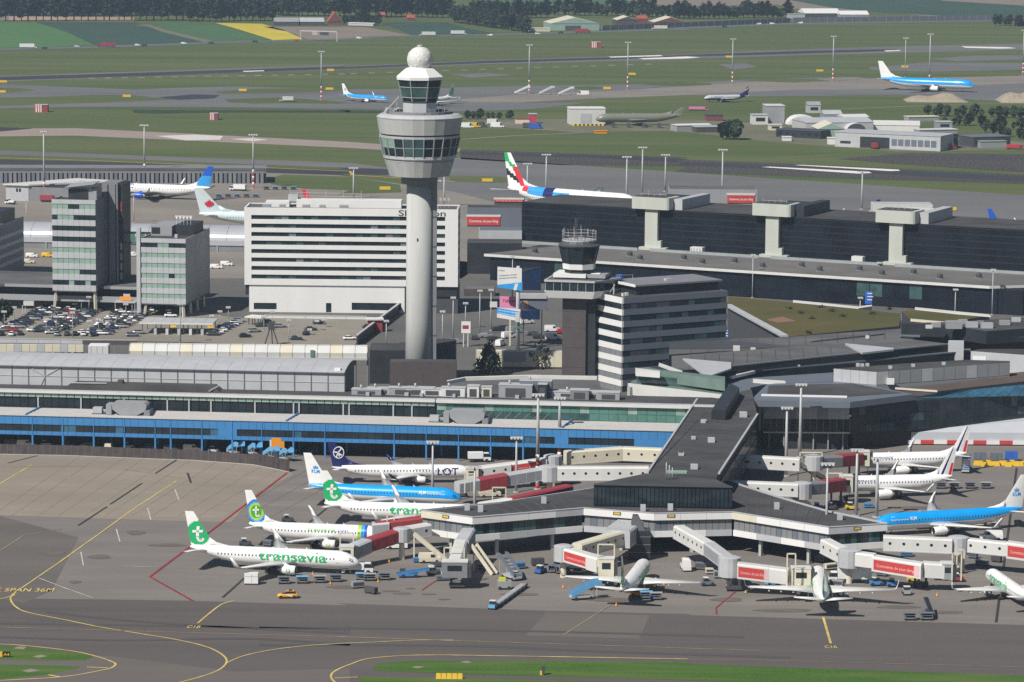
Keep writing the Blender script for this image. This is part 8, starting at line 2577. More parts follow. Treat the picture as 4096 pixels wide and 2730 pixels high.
for lb, base, top, bd in (
 ('banded light mast at the far left apron edge', ('d', 298, 345), ('a', 305, 878), 1), ('banded light mast beside the blue finned jet', ('d', 972, 216), ('a', 980, 836), 1), ('banded light mast between tower and maple leaf jet', ('d', 1703, 258), ('a', 1709, 900), 1),
 ('banded far light mast left of the sky blue far jet', ('a', 2160, 672), ('a', 2168, 342), 1), ('banded far light mast by the parked white stairs', ('b', 1288, 628), ('b', 1298, 298), 1), ('thick far light mast right of the parked white stairs', ('b', 1950, 602), ('b', 1958, 280), 1),
 ('far light mast above the navy and silver jet', ('c', 392, 568), ('c', 400, 258), 1), ('far light mast between the two far taxiing jets', ('c', 1068, 546), ('c', 1077, 240), 1), ('slim far light mast left of the thick pair', ('c', 1553, 516), ('c', 1560, 252), 0), ('thick far light mast before the wide body jet', ('c', 1716, 590), ('c', 1733, 225), 1), ('far light mast at the right picture edge', ('c', 2346, 505), ('c', 2352, 200), 1),
 ('light mast left of the flag finned jet body', ('e', 1276, 330), ('e', 1280, 85), 0), ('light mast rising before the flag finned jet', ('e', 1402, 330), ('e', 1408, 25), 0), ('light mast left of the left stair core', ('e', 1942, 400), ('e', 1948, 40), 0), ('tall light mast behind the left stair core', ('e', 2048, 300), ('b', 2055, 985), 0), ('light mast right of the left stair core', ('e', 2203, 280), ('b', 2207, 1035), 0), ('light mast left of the middle stair core', ('f', 322, 400), ('c', 333, 1000), 0), ('light mast over the navy finned jet', ('f', 1262, 400), ('f', 1268, 140), 0),
 ('light mast behind the hotel roof left of the tower', ('e', 108, 330), ('e', 112, 115), 0), ('light mast just right of the tower shaft', ('e', 716, 380), ('e', 722, 160), 0), ('second light mast right of the tower shaft', ('e', 666, 390), ('e', 672, 200), 0),
 ('banded apron mast between the portholed bridges and left jets', ('o', 748, 1085), ('o', 757, 262), 1), ('banded apron mast at the upper portholed bridge', ('o', 935, 860), ('o', 946, 290), 1), ('slim apron mast before the dark red bridge', ('o', 566, 1112), ('o', 572, 630), 0), ('slim apron mast on the left pier arm', ('o', 210, 1340), ('o', 213, 880), 0), ('slim apron mast before the small white jet', ('k', 608, 432), ('k', 612, 18), 0),
 ('apron mast left before the lounge hall', ('i', 752, 1185), ('i', 768, 715), 0), ('taller apron mast right before the lounge hall', ('i', 846, 1060), ('i', 860, 558), 0), ('slim apron mast on the right pier arm', ('l', 843, 860), ('l', 855, 345), 0), ('apron mast before the near striped fin jet', ('l', 1010, 645), ('l', 1020, 268), 0), ('apron mast right of the near striped fin jet', ('l', 1124, 652), ('l', 1132, 315), 0)):
 mast(lb, base, top, .38 if 'slim' in lb else .5, bool(bd), 1.6 if 'apron' in lb else 2.2)
for lb, base, top in (
 ('street lamp before the terrace, left', ('f', 527, 995), ('f', 530, 698)), ('street lamp before the terrace, middle', ('f', 1375, 960), ('f', 1380, 750)), ('street lamp right on the road below the terrace', ('f', 1888, 1150), ('f', 1891, 930)), ('street lamp at the right end of the terrace', ('f', 2138, 1110), ('f', 2150, 797)), ('street lamp standing on the sedum slope', ('i', 1248, 205), ('f', 1252, 985)), ('street lamp at the left edge of the sedum slope', ('i', 584, 252), ('i', 586, 30)), ('lamp post behind the taller office block', ('d', 178, 520), ('d', 182, 330)), ('lamp post behind the stair tower on the apron', ('d', 900, 490), ('d', 905, 290)),
 ('flag pole right of the hotel end, nearest tower', ('x', 58, 1045), ('x', 68, 640)), ('flag pole right of the hotel end, second', ('x', 180, 1000), ('x', 195, 480)), ('lamp post among the flag poles', ('x', 325, 860), ('x', 330, 545)), ('flag pole right of the hotel end, third', ('x', 490, 930), ('x', 503, 400)), ('flag pole right of the hotel end, fourth', ('x', 620, 880), ('x', 630, 390)), ('tall pole before the black hall left wing', ('x', 868, 560), ('x', 872, 10)), ('tall white pole on the pay canopy side', ('v', 2122, 575), ('v', 2128, 90)), ('white pole on the parking deck right of hotel', ('w', 2192, 590), ('w', 2196, 290))):
 mast(lb, base, top, .24, False, .9, 'lamp and flag poles')
for i, (x, y0, y1) in enumerate(((52, 370, 180), (168, 290, 130), (460, 140, 12), (553, 140, -20), (883, 180, 88), (958, 190, 52), (1048, 200, 8), (1482, 260, 92), (1555, 240, 70), (1985, 240, 162), (2085, 200, 112), (545, 460, 270), (662, 440, 240), (855, 520, 190), (1052, 470, 290), (1160, 450, 270), (1270, 390, 250), (770, 330, 200))):
 mast('car park lamp with flat twin head, %s counted from the rear left' % ORD[i], ('v', x, y0), ('v', x, y1), .14, False, .9, 'car park lamps')
for i, (x, y0, y1) in enumerate(((140, 400, 228), (236, 350, 178), (333, 300, 130), (752, 420, 240), (850, 380, 180), (1045, 560, 280), (1375, 420, 290), (1460, 380, 270), (1290, 470, 390))):
 mast('parking deck lamp, %s from the left' % ORD[i], ('w', x, y0), ('w', x, y1), .13, False, .8, 'parking deck lamps')

# ---------------------------------------------------------------- trees
M_LEAF = [mat('foliage_dark', (.010, .021, .014), .9, n=.45, ns=.25), mat('foliage_mid', (.018, .033, .017), .9, n=.45, ns=.25), mat('foliage_light', (.036, .058, .024), .9, n=.4, ns=.25)]
M_BARK = mat('bark', (.05, .042, .035), .9)
def tree_proto(h, w, shape, seed, mats=(0, 0, 1), n=62, leaf=1.25):
 r = random.Random(seed)
 t = thing('tree', 'tree', 'tree', (0, 0, -60))
 q = MB().tube((0, 0, 0), (.1, 0, h * .45), h * .022, h * .012, 6)
 for k in range(4):
  a = k * 1.6 + r.random()
  q.tube((0, 0, h * (.25 + .06 * k)), (math.cos(a) * w * .3, math.sin(a) * w * .3, h * (.45 + .08 * k)), h * .009, h * .003, 4)
 q.build('trunk', M_BARK, t)
 q = MB()
 for c in range(n):
  while True:
   u = Vector((r.uniform(-1, 1), r.uniform(-1, 1), r.uniform(-1, 1)))
   if u.length < 1: break
  zf = (u.z + 1) / 2
  wid = (1 - abs(2 * zf - .9) ** 2.2 * .75) if shape == 'round' else (1.05 - zf) if shape == 'cone' else (1 - abs(2 * zf - .8) ** 3 * .7)
  c0 = Vector((u.x * w / 2 * wid, u.y * w / 2 * wid, h * ((.16 if shape != 'cone' else .03) + .82 * zf)))
  rad = w * .17 * r.uniform(.7, 1.2)
  m = r.choice((0, 1, 2))
  for l in range(11):
   d = Vector((r.gauss(0, 1), r.gauss(0, 1), r.gauss(0, .8))).normalized() * rad * r.uniform(.5, 1)
   e = Vector((r.gauss(0, 1), r.gauss(0, 1), r.gauss(0, 1))).normalized(); f = e.orthogonal().normalized()
   s = leaf * r.uniform(.5, 1)
   p = c0 + d
   q.poly([p - e * s, p - f * s * .7, p + e * s, p + f * s * .7], m)
 q.build('crown', [M_LEAF[i] for i in mats], t)
 return t
TP = [tree_proto(19, 11, 'round', 1, (0, 0, 1)), tree_proto(17, 10, 'round', 2, (0, 1, 2)), tree_proto(21, 9, 'tall', 3, (0, 0, 1)), tree_proto(12, 8, 'round', 4, (1, 2, 2)), tree_proto(14, 12, 'cone', 5, (0, 0, 0), 110, .8), tree_proto(9, 6, 'tall', 6, (1, 2, 2), 30, .8), tree_proto(8.5, 6, 'round', 7, (1, 2, 2), 16, .5)]
TK = {p.name: [c for c in COL.objects if c.parent == p] for p in TP}
def tree(i, p, label, group, s=1.0):
 r = _copy(TP[i], TK, (p[0], p[1], 0), rnd.random() * 6.28, label, group, s)
 return r
def tree_line(a, b, n, kinds, lab, group, s=1.0, jit=3.0):
 pa, pb = P(*a), P(*b)
 for k in range(n):
  p = pa.lerp(pb, (k + .5) / n)
  tree(rnd.choice(kinds), (p.x + rnd.uniform(-1, 1), p.y + rnd.uniform(-jit, jit)), lab + ', %s from left' % ORD[k], group, s * rnd.uniform(.85, 1.12))
GT_ = 'trees of the far tree belt'
tree_line(('a', -30, 143), ('a', 1260, 138), 26, (0, 0, 2), 'tall dark tree in the long row behind the green fields', GT_, 1.4, 1.5)
tree_line(('a', -30, 108), ('a', 1900, 100), 44, (0, 1, 2), 'dark tree in the dense belt behind the far row', GT_, 1.4, 14)
tree_line(('a', 1260, 146), ('a', 1850, 140), 14, (1, 0), 'dark tree behind the rapeseed field', GT_, 1.25, 5)
tree_line(('a', 1850, 105), ('b', 760, 120), 34, (0, 1), 'dark tree behind the red roofed farm', GT_, 1.25, 8)
tree_line(('b', 40, 165), ('b', 290, 172), 8, (1, 3), 'tree in the clipped belt right of the red roofed farm', GT_, .85, 3)
tree_line(('b', 770, 150), ('b', 1290, 222), 24, (1, 0), 'tree in the dense slanting belt right of the farm', GT_, .95, 4)
tree_line(('b', 900, 120), ('b', 1420, 120), 16, (0, 1), 'tree on the far field edge above the barn', GT_, 1.0, 8)
tree_line(('b', 1440, 100), ('b', 2353, 120), 26, (1, 0, 3), 'dark tree behind the pale barns', GT_, 1.0, 8)
tree_line(('c', -20, 128), ('c', 780, 120), 24, (1, 0, 3), 'dark tree left of the white roofed far sheds', GT_, .95, 6)
tree_line(('c', 2140, 170), ('c', 2353, 178), 6, (3, 1), 'tree beside the far right huts', GT_, .7, 4)
GW = 'bushy trees of the right hand wood'
tree_line(('c', 1680, 780), ('c', 2400, 800), 15, (5, 3), 'bushy tree at the back of the right hand wood', GW, .62, 8)
tree_line(('c', 1800, 835), ('c', 2400, 880), 13, (5, 3), 'bushy tree in the middle of the right hand wood', GW, .62, 8)
tree_line(('c', 2080, 890), ('c', 2420, 950), 8, (5, 3), 'bushy tree at the front of the right hand wood', GW, .62, 6)
tree_line(('c', 320, 935), ('c', 440, 940), 5, (3,), 'rounded tree of the dark clump left of the white dome', 'clump left of the white dome', .95, 2)
tree_line(('b', 850, 800), ('b', 1190, 800), 10, (5, 3), 'low bush behind the parked service vehicles', 'bushes behind the service yard', .5, 3)
p = P('x', 600, 1405); tree(4, p, 'dense dark cone shaped tree right of the tower foot', None, .82)
p = P('x', 1170, 1330); tree(6, p, 'thin light leaved tree before the cream wall', None, 1.1)
p = P('x', 440, 1395); tree(6, p, 'low green bush left of the cone shaped tree', None, .45)
p = P('v', 40, 350); tree(3, p, 'dark green tree at the left of the car park', None, .75)
for p in TP:
 for c in TK[p.name]: bpy.data.objects.remove(c)
 bpy.data.objects.remove(p)

# ---------------------------------------------------------------- small buildings of the far field
def shed(label, a, b, D, h, rh, wall, roof, cat='shed', name='shed', door=None, nwin=0, gable='x'):
 h *= .7; rh *= .7
 pa, pb = P(*a), P(*b)
 yw, W = frame(pa, pb)
 t = thing(name, label, cat, (pa.x, pa.y, 0), yw)
 bx('wall', t, wall, 0, 0, 0, W, D, h)
 q = MB()
 o = .3
 if rh > 0 and gable == 'x':      # ridge along the front
  q.hexa([(-o, -o), (W + o, -o), (W + o, D + o), (-o, D + o)], h, h + rh, 0, None, [(-o, D / 2 - .1), (W + o, D / 2 - .1), (W + o, D / 2 + .1), (-o, D / 2 + .1)])
 elif rh > 0:                     # gable facing the viewer
  q.hexa([(-o, -o), (W + o, -o), (W + o, D + o), (-o, D + o)], h, h + rh, 0, None, [(W / 2 - .1, -o), (W / 2 + .1, -o), (W / 2 + .1, D + o), (W / 2 - .1, D + o)])
  MB().poly([(0, -o - .05, h), (W, -o - .05, h), (W / 2, -o - .05, h + rh * .93)]).build('gable', wall, t)
 else:
  q.box(-o, -o, h, W + o, D + o, h + .35)
 q.build('roof', roof, t)
 if door: bx('door', t, door, W * .3, -.08, 0, W * .62, .02, h * .7)
 for k in range(nwin): bx('window', t, B_GLASS, W * (k + .2) / nwin, -.07, h * .35, W * (k + .8) / nwin, .02, h * .75)
 return t, W
B_RTILE = mat('red_roof_tiles', (.36, .075, .05), .8, n=.2, ns=.4)
B_RBRICK = mat('red_brick', (.16, .06, .05), .9, n=.15, ns=.4)
shed('far farm barn with grey roof left of the red roof', ('a', 1850, 172), ('a', 2010, 172), 18, 5, 5, B_DARK, B_GREY, 'barn', 'barn')
shed('second far farm barn with grey roof near the red roof', ('a', 2020, 172), ('a', 2180, 172), 18, 5, 5, B_DARK, B_GREYP, 'barn', 'barn')
shed('far farmhouse with tall red pyramid roof', ('a', 2205, 165), ('a', 2300, 165), 12, 4, 13, B_RBRICK, B_RTILE, 'farmhouse', 'farmhouse', gable='y')
shed('low pale greenhouse right of the red roof', ('b', 70, 170), ('b', 240, 175), 8, 3, 1, B_GREYP, B_WHITE2, 'greenhouse', 'greenhouse')
shed('far small red house among the trees, left', ('b', 280, 120), ('b', 320, 120), 8, 4, 4, B_RBRICK, B_RTILE, 'house', 'house')
shed('far small red house among the trees, right', ('b', 470, 140), ('b', 520, 140), 8, 4, 4, B_RBRICK, B_RTILE, 'house', 'house')
shed('large pale green barn beyond the highway', ('b', 1432, 205), ('b', 1760, 205), 40, 9, 8, B_TEAL, B_CREAM, 'barn', 'barn', B_DARK, gable='y')
shed('low cream shed before the pale green barn', ('b', 1290, 212), ('b', 1430, 212), 9, 4, .8, B_CREAM, B_WHITE2)
shed('far cream barn right of the pale green one', ('b', 1880, 170), ('b', 2020, 170), 24, 7, 5, B_BROWN, B_CREAM, 'barn', 'barn', gable='y')
shed('red brick house beside the far cream barn', ('b', 2020, 160), ('b', 2085, 160), 12, 7, 4, B_RBRICK, B_RTILE, 'house', 'house')
shed('far brown barn with pale roof near the picture middle right', ('b', 2130, 180), ('b', 2353, 180), 26, 6, 7, B_RBRICK, B_CREAM, 'barn', 'barn', gable='y')
shed('white roofed far greenhouse hall, left', ('c', 880, 118), ('c', 1120, 118), 30, 6, 6, B_DARK, B_WHITE, 'hall', 'hall')
shed('white roofed far greenhouse hall, right', ('c', 1120, 122), ('c', 1310, 122), 18, 5, 5, B_GREY, B_WHITE, 'hall', 'hall')
shed('grey far shed left of the white roofed halls', ('c', 775, 125), ('c', 880, 125), 10, 6, 0, B_GREYP, B_GREYP)
shed('small grey green hut far right', ('c', 2170, 150), ('c', 2290, 150), 10, 7, 0, B_GREY, B_TEAL, 'hut', 'hut')
shed('red brick house at the far right edge', ('c', 2310, 175), ('c', 2400, 175), 12, 7, 5, B_RBRICK, B_RTILE, 'house', 'house')
shed('white boxy shed beside the dummy airliner', ('b', 1562, 838), ('b', 1800, 838), 14, 13.5, 0, B_WHITE2, B_WHITE, door=B_GREYP)
for k in range(8):
 t = thing('striped_barrier', 'yellow and black barrier before the white boxy shed, %s from left' % ORD[k], 'barrier', tuple(P('b', 1595 + k * 28, 846)), 0, 'barriers before the white shed')
 MB().box(-1.8, -.4, 0, 0, .4, 1.1).build('block', B_YELLOW, t); MB().box(.02, -.4, 0, .9, .4, 1.1).build('block', B_BLKM, t)
shed('red and white checkered hut in the service yard', ('b', 1290, 832), ('b', 1340, 832), 6, 8, 0, mat('checker_red', (.42, .05, .08)), B_GREYP, 'hut', 'hut')
shed('pink low hut left of the checkered hut', ('b', 1200, 832), ('b', 1290, 832), 6, 4, 0, B_CREAM, B_REDD, 'hut', 'hut')
shed('orange low container by the yard fence', ('b', 1730, 897), ('b', 1812, 897), 3, 1.8, 0, B_ORANGE, B_ORANGE, 'container', 'container')
RS = [('white house box left of the dome hangar', (530, 838), (632, 838), 10, 8, 0, B_WHITE2, B_GREYP, 1), ('tall weathered grey building behind the dome hangar', (620, 830), (742, 830), 14, 15, 0, B_GREY, B_WHITE2, 0), ('wide grey hall roof behind the long hangar', (885, 890), (1340, 885), 26, 8, 3, B_GREYP, B_GREYP, 0), ('white barn with low red wall at right', (1340, 880), (1650, 885), 20, 5, 3, B_WHITE2, B_WHITE2, 0), ('green gabled workshop left of the arch hangar', (968, 925), (1150, 925), 22, 7, 5, B_TEAL, B_CREAM, 0), ('dark low block with black windows before the dome', (685, 920), (985, 935), 14, 6, 0, B_BLACK, B_DARK, 6), ('grey roofed dark block right of the long hangar', (1790, 1000), (1910, 995), 18, 11, 0, B_DARK, B_SLATE, 3), ('pale flat roof block above the long hangar', (1650, 925), (1905, 920), 8, 6, 0, B_GREY, B_WHITE2, 0), ('dark flat workshop at the far right', (2010, 992), (2262, 985), 16, 8, 0, B_DARK, B_SLATE, 4), ('teal fronted hut before the dark workshop', (2060, 995), (2235, 992), 4, 5, 0, B_GREY, B_TEAL, 0), ('long white low shed at the left of the village', (20, 885), (250, 880), 10, 5, 1, B_GREY, B_WHITE2, 0), ('grey low shed before the tree clump', (150, 892), (310, 890), 8, 4.5, 0, B_BROWN, B_GREYP, 0), ('white square cabin, left of the green workshop', (735, 948), (790, 948), 5, 3, 0, B_WHITE, B_WHITE, 0), ('white square cabin at the long hangar corner', (1040, 972), (1090, 972), 5, 5, 0, B_WHITE, B_WHITE, 0), ('cream cabin at the dark low block', (640, 876), (726, 876), 5, 4.5, 0, B_CREAM, B_WHITE2, 1), ('grey shed before the right hand wood', (1770, 870), (1870, 870), 9, 6, 0, B_GREY, B_GREYP, 1), ('pale roof shed near the right hand wood', (1580, 815), (1780, 812), 8, 3.5, 0, B_GREY, B_CREAM, 0), ('dark hut far left of the village', (220, 815), (330, 815), 8, 5, 0, B_RBRICK, B_DARK, 0), ('grey house in the village middle', (900, 760), (985, 760), 8, 7, 3, B_GREYP, B_GREY, 1), ('grey hall with round tank in the village', (1010, 815), (1130, 815), 14, 6, 3, B_GREY, B_GREYP, 0), ('pale shed with slanted roof in the village', (1150, 835), (1310, 832), 12, 6, 2, B_GREYP, B_WHITE2, 0)]
for lb, a, b, D, h, rh, w_, r_, nw in RS:
 shed(lb, ('c',) + a, ('c',) + b, D, h, rh, w_, r_, 'building', 'workshop', None, nw, 'y' if 'gabled' in lb else 'x')
def arch(label, a, b, D, m, k=.5, hb=0.0):
 pa, pb = P(*a), P(*b); yw, W = frame(pa, pb)
 t = thing('arch_hangar', label, 'hangar', (pa.x, pa.y, 0), yw)
 R = [[(W / 2 - W / 2 * math.cos(x), y, hb + W * k * math.sin(x)) for x in [i * math.pi / 10 for i in range(11)]] for y in (0, D)]
 q = MB()
 for i in range(10): q.poly([R[0][i], R[0][i + 1], R[1][i + 1], R[1][i]][::-1], 0, True)
 q.build('roof_shell', m, t)
 MB().poly(R[0]).build('front_wall', m if hb == 0 else B_DARK, t)
 MB().poly(R[1][::-1]).build('rear_wall', m, t)
arch('white rounded dome hangar in the far village', ('c', 765, 838), ('c', 982, 838), 14, B_WHITE, .27)
arch('small arched hangar with dark mouth', ('c', 1160, 895), ('c', 1292, 895), 14, B_WHITE2, .4, 1)
t, W = shed('long grey fire station hangar with wide dark opening', ('c', 1082, 985), ('c', 1790, 1018), 22, 11.5, 0, B_GREYP, B_GREYP, 'hangar', 'hangar')
bx('opening', t, B_BLACK, W * .24, -.1, .2, W * .52, .05, 6.2)
for k in range(7): bx('window', t, B_SLATE, W * (.54 + k * .062), -.1, 2.0, W * (.54 + k * .062) + W * .05, .05, 5.6)
bx('slot_window', t, B_BLACK, W * .05, -.1, 2, W * .15, .05, 3.4)
van('dark red fire truck in the hangar mouth', tuple(P('c', 1345, 1000)), R_(100), B_REDD, 8, 3.2, 'red vehicles by the hangar', True)
van('dark red truck right of the long hangar', tuple(P('c', 1850, 1005)), R_(5), B_REDD, 8, 3.2, 'red vehicles by the hangar', True)
van('red truck at the right picture edge', tuple(P('c', 2290, 1005)), R_(4), B_RED, 9, 2.8, 'red vehicles by the hangar', True)
van('pink red fire trainer truck on the museum track', tuple(P('c', 165, 745)), R_(3), B_PINK, 12, 2.6, 'red vehicles by the hangar', True)
for lb, a, b, h in (('long blue grey noise wall beside the far highway, left part', ('b', 1780, 205), ('c', 780, 152), 4.5), ('long blue grey noise wall beside the far highway, right part', ('c', 800, 150), ('c', 2150, 134), 4.5)):
 t, W = simple_block('noise_wall', lb, 'wall', P(*a), P(*b), 1, 0, h, B_SLATE)
 for k in range(24): bx('post', t, B_GREY, W * k / 24, -.15, 0, W * k / 24 + .5, -.01, h + .3)
def heap(label, a, b, h, D):
 pa, pb = P(*a), P(*b); W = (pb - pa).length
 o = thing('sand_heap', label, 'sand heap', tuple(pa.lerp(pb, .5)))
 q = MB(); n, m = 22, 9
 r = random.Random(5)
 pt = {}
 for i in range(n + 1):
  for j in range(m + 1):
   u, v = i / n, j / m
   z = h * math.sin(math.pi * u) ** .8 * math.sin(math.pi * v) ** .7 * (.75 + .25 * math.sin(u * 9 + 1)) * r.uniform(.88, 1.05)
   pt[i, j] = ((u - .5) * W, (v - .5) * D, max(0, z))
 for i in range(n):
  for j in range(m): q.poly([pt[i, j], pt[i + 1, j], pt[i + 1, j + 1], pt[i, j + 1]], 0, True)
 q.build('heap', mat('sand', (.32, .27, .2), .95, n=.15, ns=.2, fine=.1), o)
heap('long pale sand heap below the wide body jet', ('c', 1560, 670), ('c', 1960, 685), 6.5, 30)
heap('tall pale sand heap at the right picture edge', ('c', 2180, 680), ('c', 2560, 680), 11, 34)

# ---------------------------------------------------------------- traffic, signs and boxes of the airfield
LR = lambda *a: sorted(a, key=lambda q: px_of(q[0], q[1]))
for i, (sh, x, y, k, m) in enumerate(LR(('a', 190, 326, 1, B_WHITE), ('a', 715, 318, 1, B_REDD), ('b', 605, 243, 1, B_WHITE2), ('b', 815, 235, 1, B_WHITE2), ('b', 1650, 222, 1, B_REDD), ('b', 2165, 200, 1, B_CREAM), ('a', 518, 320, 0, B_GREYP), ('a', 970, 312, 0, B_BLACK), ('a', 925, 310, 0, B_WHITE2), ('a', 1235, 298, 0, B_WHITE), ('a', 1420, 296, 0, B_BLACK), ('a', 1715, 285, 0, B_BLACK), ('a', 2000, 280, 0, B_REDD), ('b', 145, 262, 0, B_WHITE), ('b', 1025, 243, 0, B_WHITE), ('b', 1345, 233, 0, B_WHITE2), ('b', 1500, 225, 0, B_BLACK), ('c', 660, 165, 0, B_WHITE), ('c', 570, 167, 0, B_WHITE2), ('c', 340, 185, 0, B_BLACK), ('c', 850, 160, 0, B_WHITE), ('a', 300, 330, 0, B_BLACK))):
 van(('%s lorry on the far highway, %s vehicle from left' if k else '%s car on the far highway, %s vehicle from left') % ('white' if m in (B_WHITE, B_WHITE2, B_CREAM) else 'red' if m == B_REDD else 'dark' if m == B_BLACK else 'grey', ORD[i]), tuple(P(sh, x, y))[:2] + (.12,), R_(rnd.uniform(2, 6)) + math.pi * (i % 2), m, 14 if k else 4.6, 3.8 if k else 1.7, 'traffic on the far highway', bool(k))
t = thing('road_gantry', 'grey sign gantry spanning the far highway', 'gantry', tuple(P('a', 2020, 272)))
d = P('a', 2265, 280) - P('a', 2020, 272)
h = PY('a', 2020, 206, P('a', 2020, 272).y).z
for k in (0, 1): MB().bar(d * k, d * k + Vector((0, 0, h)), .8).build('post', B_GREYP, t)
MB().bar(Vector((0, 0, h)), d + Vector((0, 0, h)), .9).build('beam', B_GREYP, t)
for k in (.4, .62, .7): MB().box(d.x * k - 2.4, d.y * k - 1, h - 3.2, d.x * k + 2.4, d.y * k - .6, h - .4).build('sign_panel', B_GREYP if k < .5 else B_DARK, t)
for i, (sh, x, y) in enumerate(LR(('a', 22, 558), ('a', 852, 656), ('a', 1632, 616), ('a', 2215, 607), ('a', 2222, 480), ('b', 1980, 507), ('c', 980, 484), ('c', 1552, 457), ('c', 370, 390), ('e', 1007, 217), ('e', 320, 272), ('f', 1860, 411), ('a', 12, 626), ('b', 1812, 603))):
 t = thing('taxiway_sign', 'small yellow taxiway sign on the far airfield, %s from left' % ORD[i], 'taxiway sign', tuple(P(sh, x, y)), 0, 'yellow signs of the far airfield')
 MB().box(-2.6, -.2, .4, 2.6, .2, 1.9).build('panel', B_YELLOW, t)
 for s in (-2, 2): MB().box(s - .1, -.1, 0, s + .1, .1, .4).build('foot', B_DARK, t)
for lb, sh, x0, x1, y, h in (('red and white striped hut on the left grass', 'a', 232, 320, 754, 4.4), ('small red and white striped hut on the mid grass', 'a', 1408, 1465, 806, 3.8), ('red framed white hut on the far grass', 'b', 1705, 1770, 320, 4.6)):
 a, b = P(sh, x0, y), P(sh, x1, y); W = (b - a).length
 t = thing('striped_hut', lb, 'hut', tuple(a))
 for k in range(6): bx('stripe', t, (B_RED, B_WHITE)[k % 2], W * .55 * k / 6, 0, 0, W * .55 * (k + 1) / 6 - .02, 6, h)
 bx('side', t, B_REDD, W * .55, .4, 0, W, 6, h * .98); bx('roof', t, B_GREYP, 0, .1, h + .01, W, 6, h + .2)
for i, (x, y, s) in enumerate(((1240, 634, 8), (1405, 636, 7), (1535, 640, 7))):
 stair_truck('white mobile stairs parked on the far stand, %s from left' % nm[i], tuple(P('b', x, y)), R_((8, 20, 10)[i]), B_WHITE, 4.5, 10, 'white stairs on the far stand')
van('white van right of the far parked stairs', tuple(P('b', 1650, 640)), R_(180), B_WHITE, 8, 3, 'far apron vehicles')
van('white and grey lorry on the far taxiway left', tuple(P('a', 1925, 684)), R_(184), B_WHITE2, 9, 3.4, 'far apron vehicles', True)
for i, (sh, x, y, m, yw) in enumerate(LR(('b', 870, 860, B_WHITE, 0), ('b', 915, 858, B_YELLOW, 0), ('b', 1075, 858, B_WHITE, 0), ('b', 1050, 835, B_WHITE2, 0), ('b', 1335, 866, B_SIGNB, 0), ('b', 960, 855, B_DARK, 0), ('b', 1290, 862, B_DARK, 0), ('d', 1600, 275, B_WHITE, 170), ('d', 70, 365, B_WHITE, 160), ('d', 215, 722, B_WHITE, 0), ('d', 320, 720, B_YELLOW, 0), ('d', 190, 762, B_CREAM, 0), ('d', 1455, 798, B_WHITE, 0), ('d', 1525, 778, B_WHITE, 0), ('d', 895, 715, B_WHITE, 0), ('d', 330, 350, B_REDD, 0))):
 van('%s vehicle parked in the service areas behind the terminal, %s from left' % ('white' if m in (B_WHITE, B_WHITE2) else 'yellow' if m == B_YELLOW else 'dark' if m == B_DARK else 'coloured', ORD[i]), tuple(P(sh, x, y)), R_(yw + rnd.uniform(-8, 8)), m, 8 if sh == 'b' or y < 360 else 4.8, 3.2 if sh == 'b' or y < 360 else 1.8, 'far service vehicles', sh == 'd' and y < 370)
for i in range(9):
 baggage_cart('blue covered baggage cart on the apron left of the hotel, %s from left' % ORD[i], tuple(P('d', 1470 + (i % 5) * 62, 320 - (i // 5) * 45 + (i // 5) * 0)) if i < 5 else tuple(P('d', 1790 + (i - 5) * 60, 268)), 0, B_LBLUE if i % 2 == 0 else B_SLATE, False, 'baggage carts on the far apron')
# motorway signs
for i, (sh, x, y0, y1, w) in enumerate((('i', 390, 265, 195, 3.4), ('i', 533, 270, 222, 4.2), ('i', 1558, 155, 92, 3.0), ('i', 1694, 150, 120, 4.0), ('f', 1332, 1035, 950, 2.6))):
 p = P(sh, x, y0 + 12, 0); z0, z1 = PY(sh, x, y0, p.y).z, PY(sh, x, y1, p.y).z
 t = thing('road_sign', ('blue direction sign right of the striped office', 'wide blue direction sign over the slope road', 'blue direction sign before the dark stepped block', 'wide blue direction sign right of the sedum roof', 'tall blue sign by the steel sculpture')[i], 'road sign', (p.x, p.y, 0), R_(-8), 'blue direction signs')
 MB().box(-w, -.15, z0, w, .15, z1).build('board', B_SIGNB, t)
 for k in (.3, .55, .8): MB().box(-w * .7, -.18, z0 + (z1 - z0) * k, w * .5, -.151, z0 + (z1 - z0) * k + .3).build('white_line', B_TEXTW, t)
 for s in (-.7, .7): MB().box(w * s - .12, .16, 0, w * s + .12, .4, z1).build('post', B_STEEL, t)
# buildings between hotel and black hall
def quick(label, a, b, Y, y_bot, y_top, m, D=8, roof=B_ROOF, cat='building', name='terminal_wing', sh='e', red=None):
 pa, pb = PY(sh, a, y_top, Y), PY(sh, b, y_top, Y)
 t, W = simple_block(name, label, cat, pa, pb, D, 0 if y_bot is None else PY(sh, (a + b) / 2, y_bot, Y).z, pa.z, m, roof)
 if red:
  z0, z1 = PY(sh, a, red[1], Y).z, PY(sh, a, red[0], Y).z
  bx('banner', t, B_RED, W * red[2], -.3, z0, W * red[3], -.02, z1)
  bx('banner_frame', t, B_WHITE2, W * red[2] - .3, -.28, z1 + .01, W * red[3] + .3, 0, z1 + .8)
  wall_text('banner_lettering', 'Commerce, do your thing', B_TEXTW, t, W * (red[2] + .06 * (red[3] - red[2])), W * (red[3] - .06 * (red[3] - red[2])), -.33, z0 + (z1 - z0) * .35, (z1 - z0) * .3)
 return t, W
quick('grey pier wing with red banner right of the hotel', 872, 1240, 1400, 520, 385, B_SLATE, 10, red=(447, 505, 0.0, .60))
quick('upper pier wing with red banner behind the black hall', 1055, 1260, 1450, 370, 330, B_DARK, 8, red=(332, 348, 0, .95))
quick('dark low terminal wing between hotel and black hall', 872, 1240, 1330, None, 625, B_BLACK, 14)
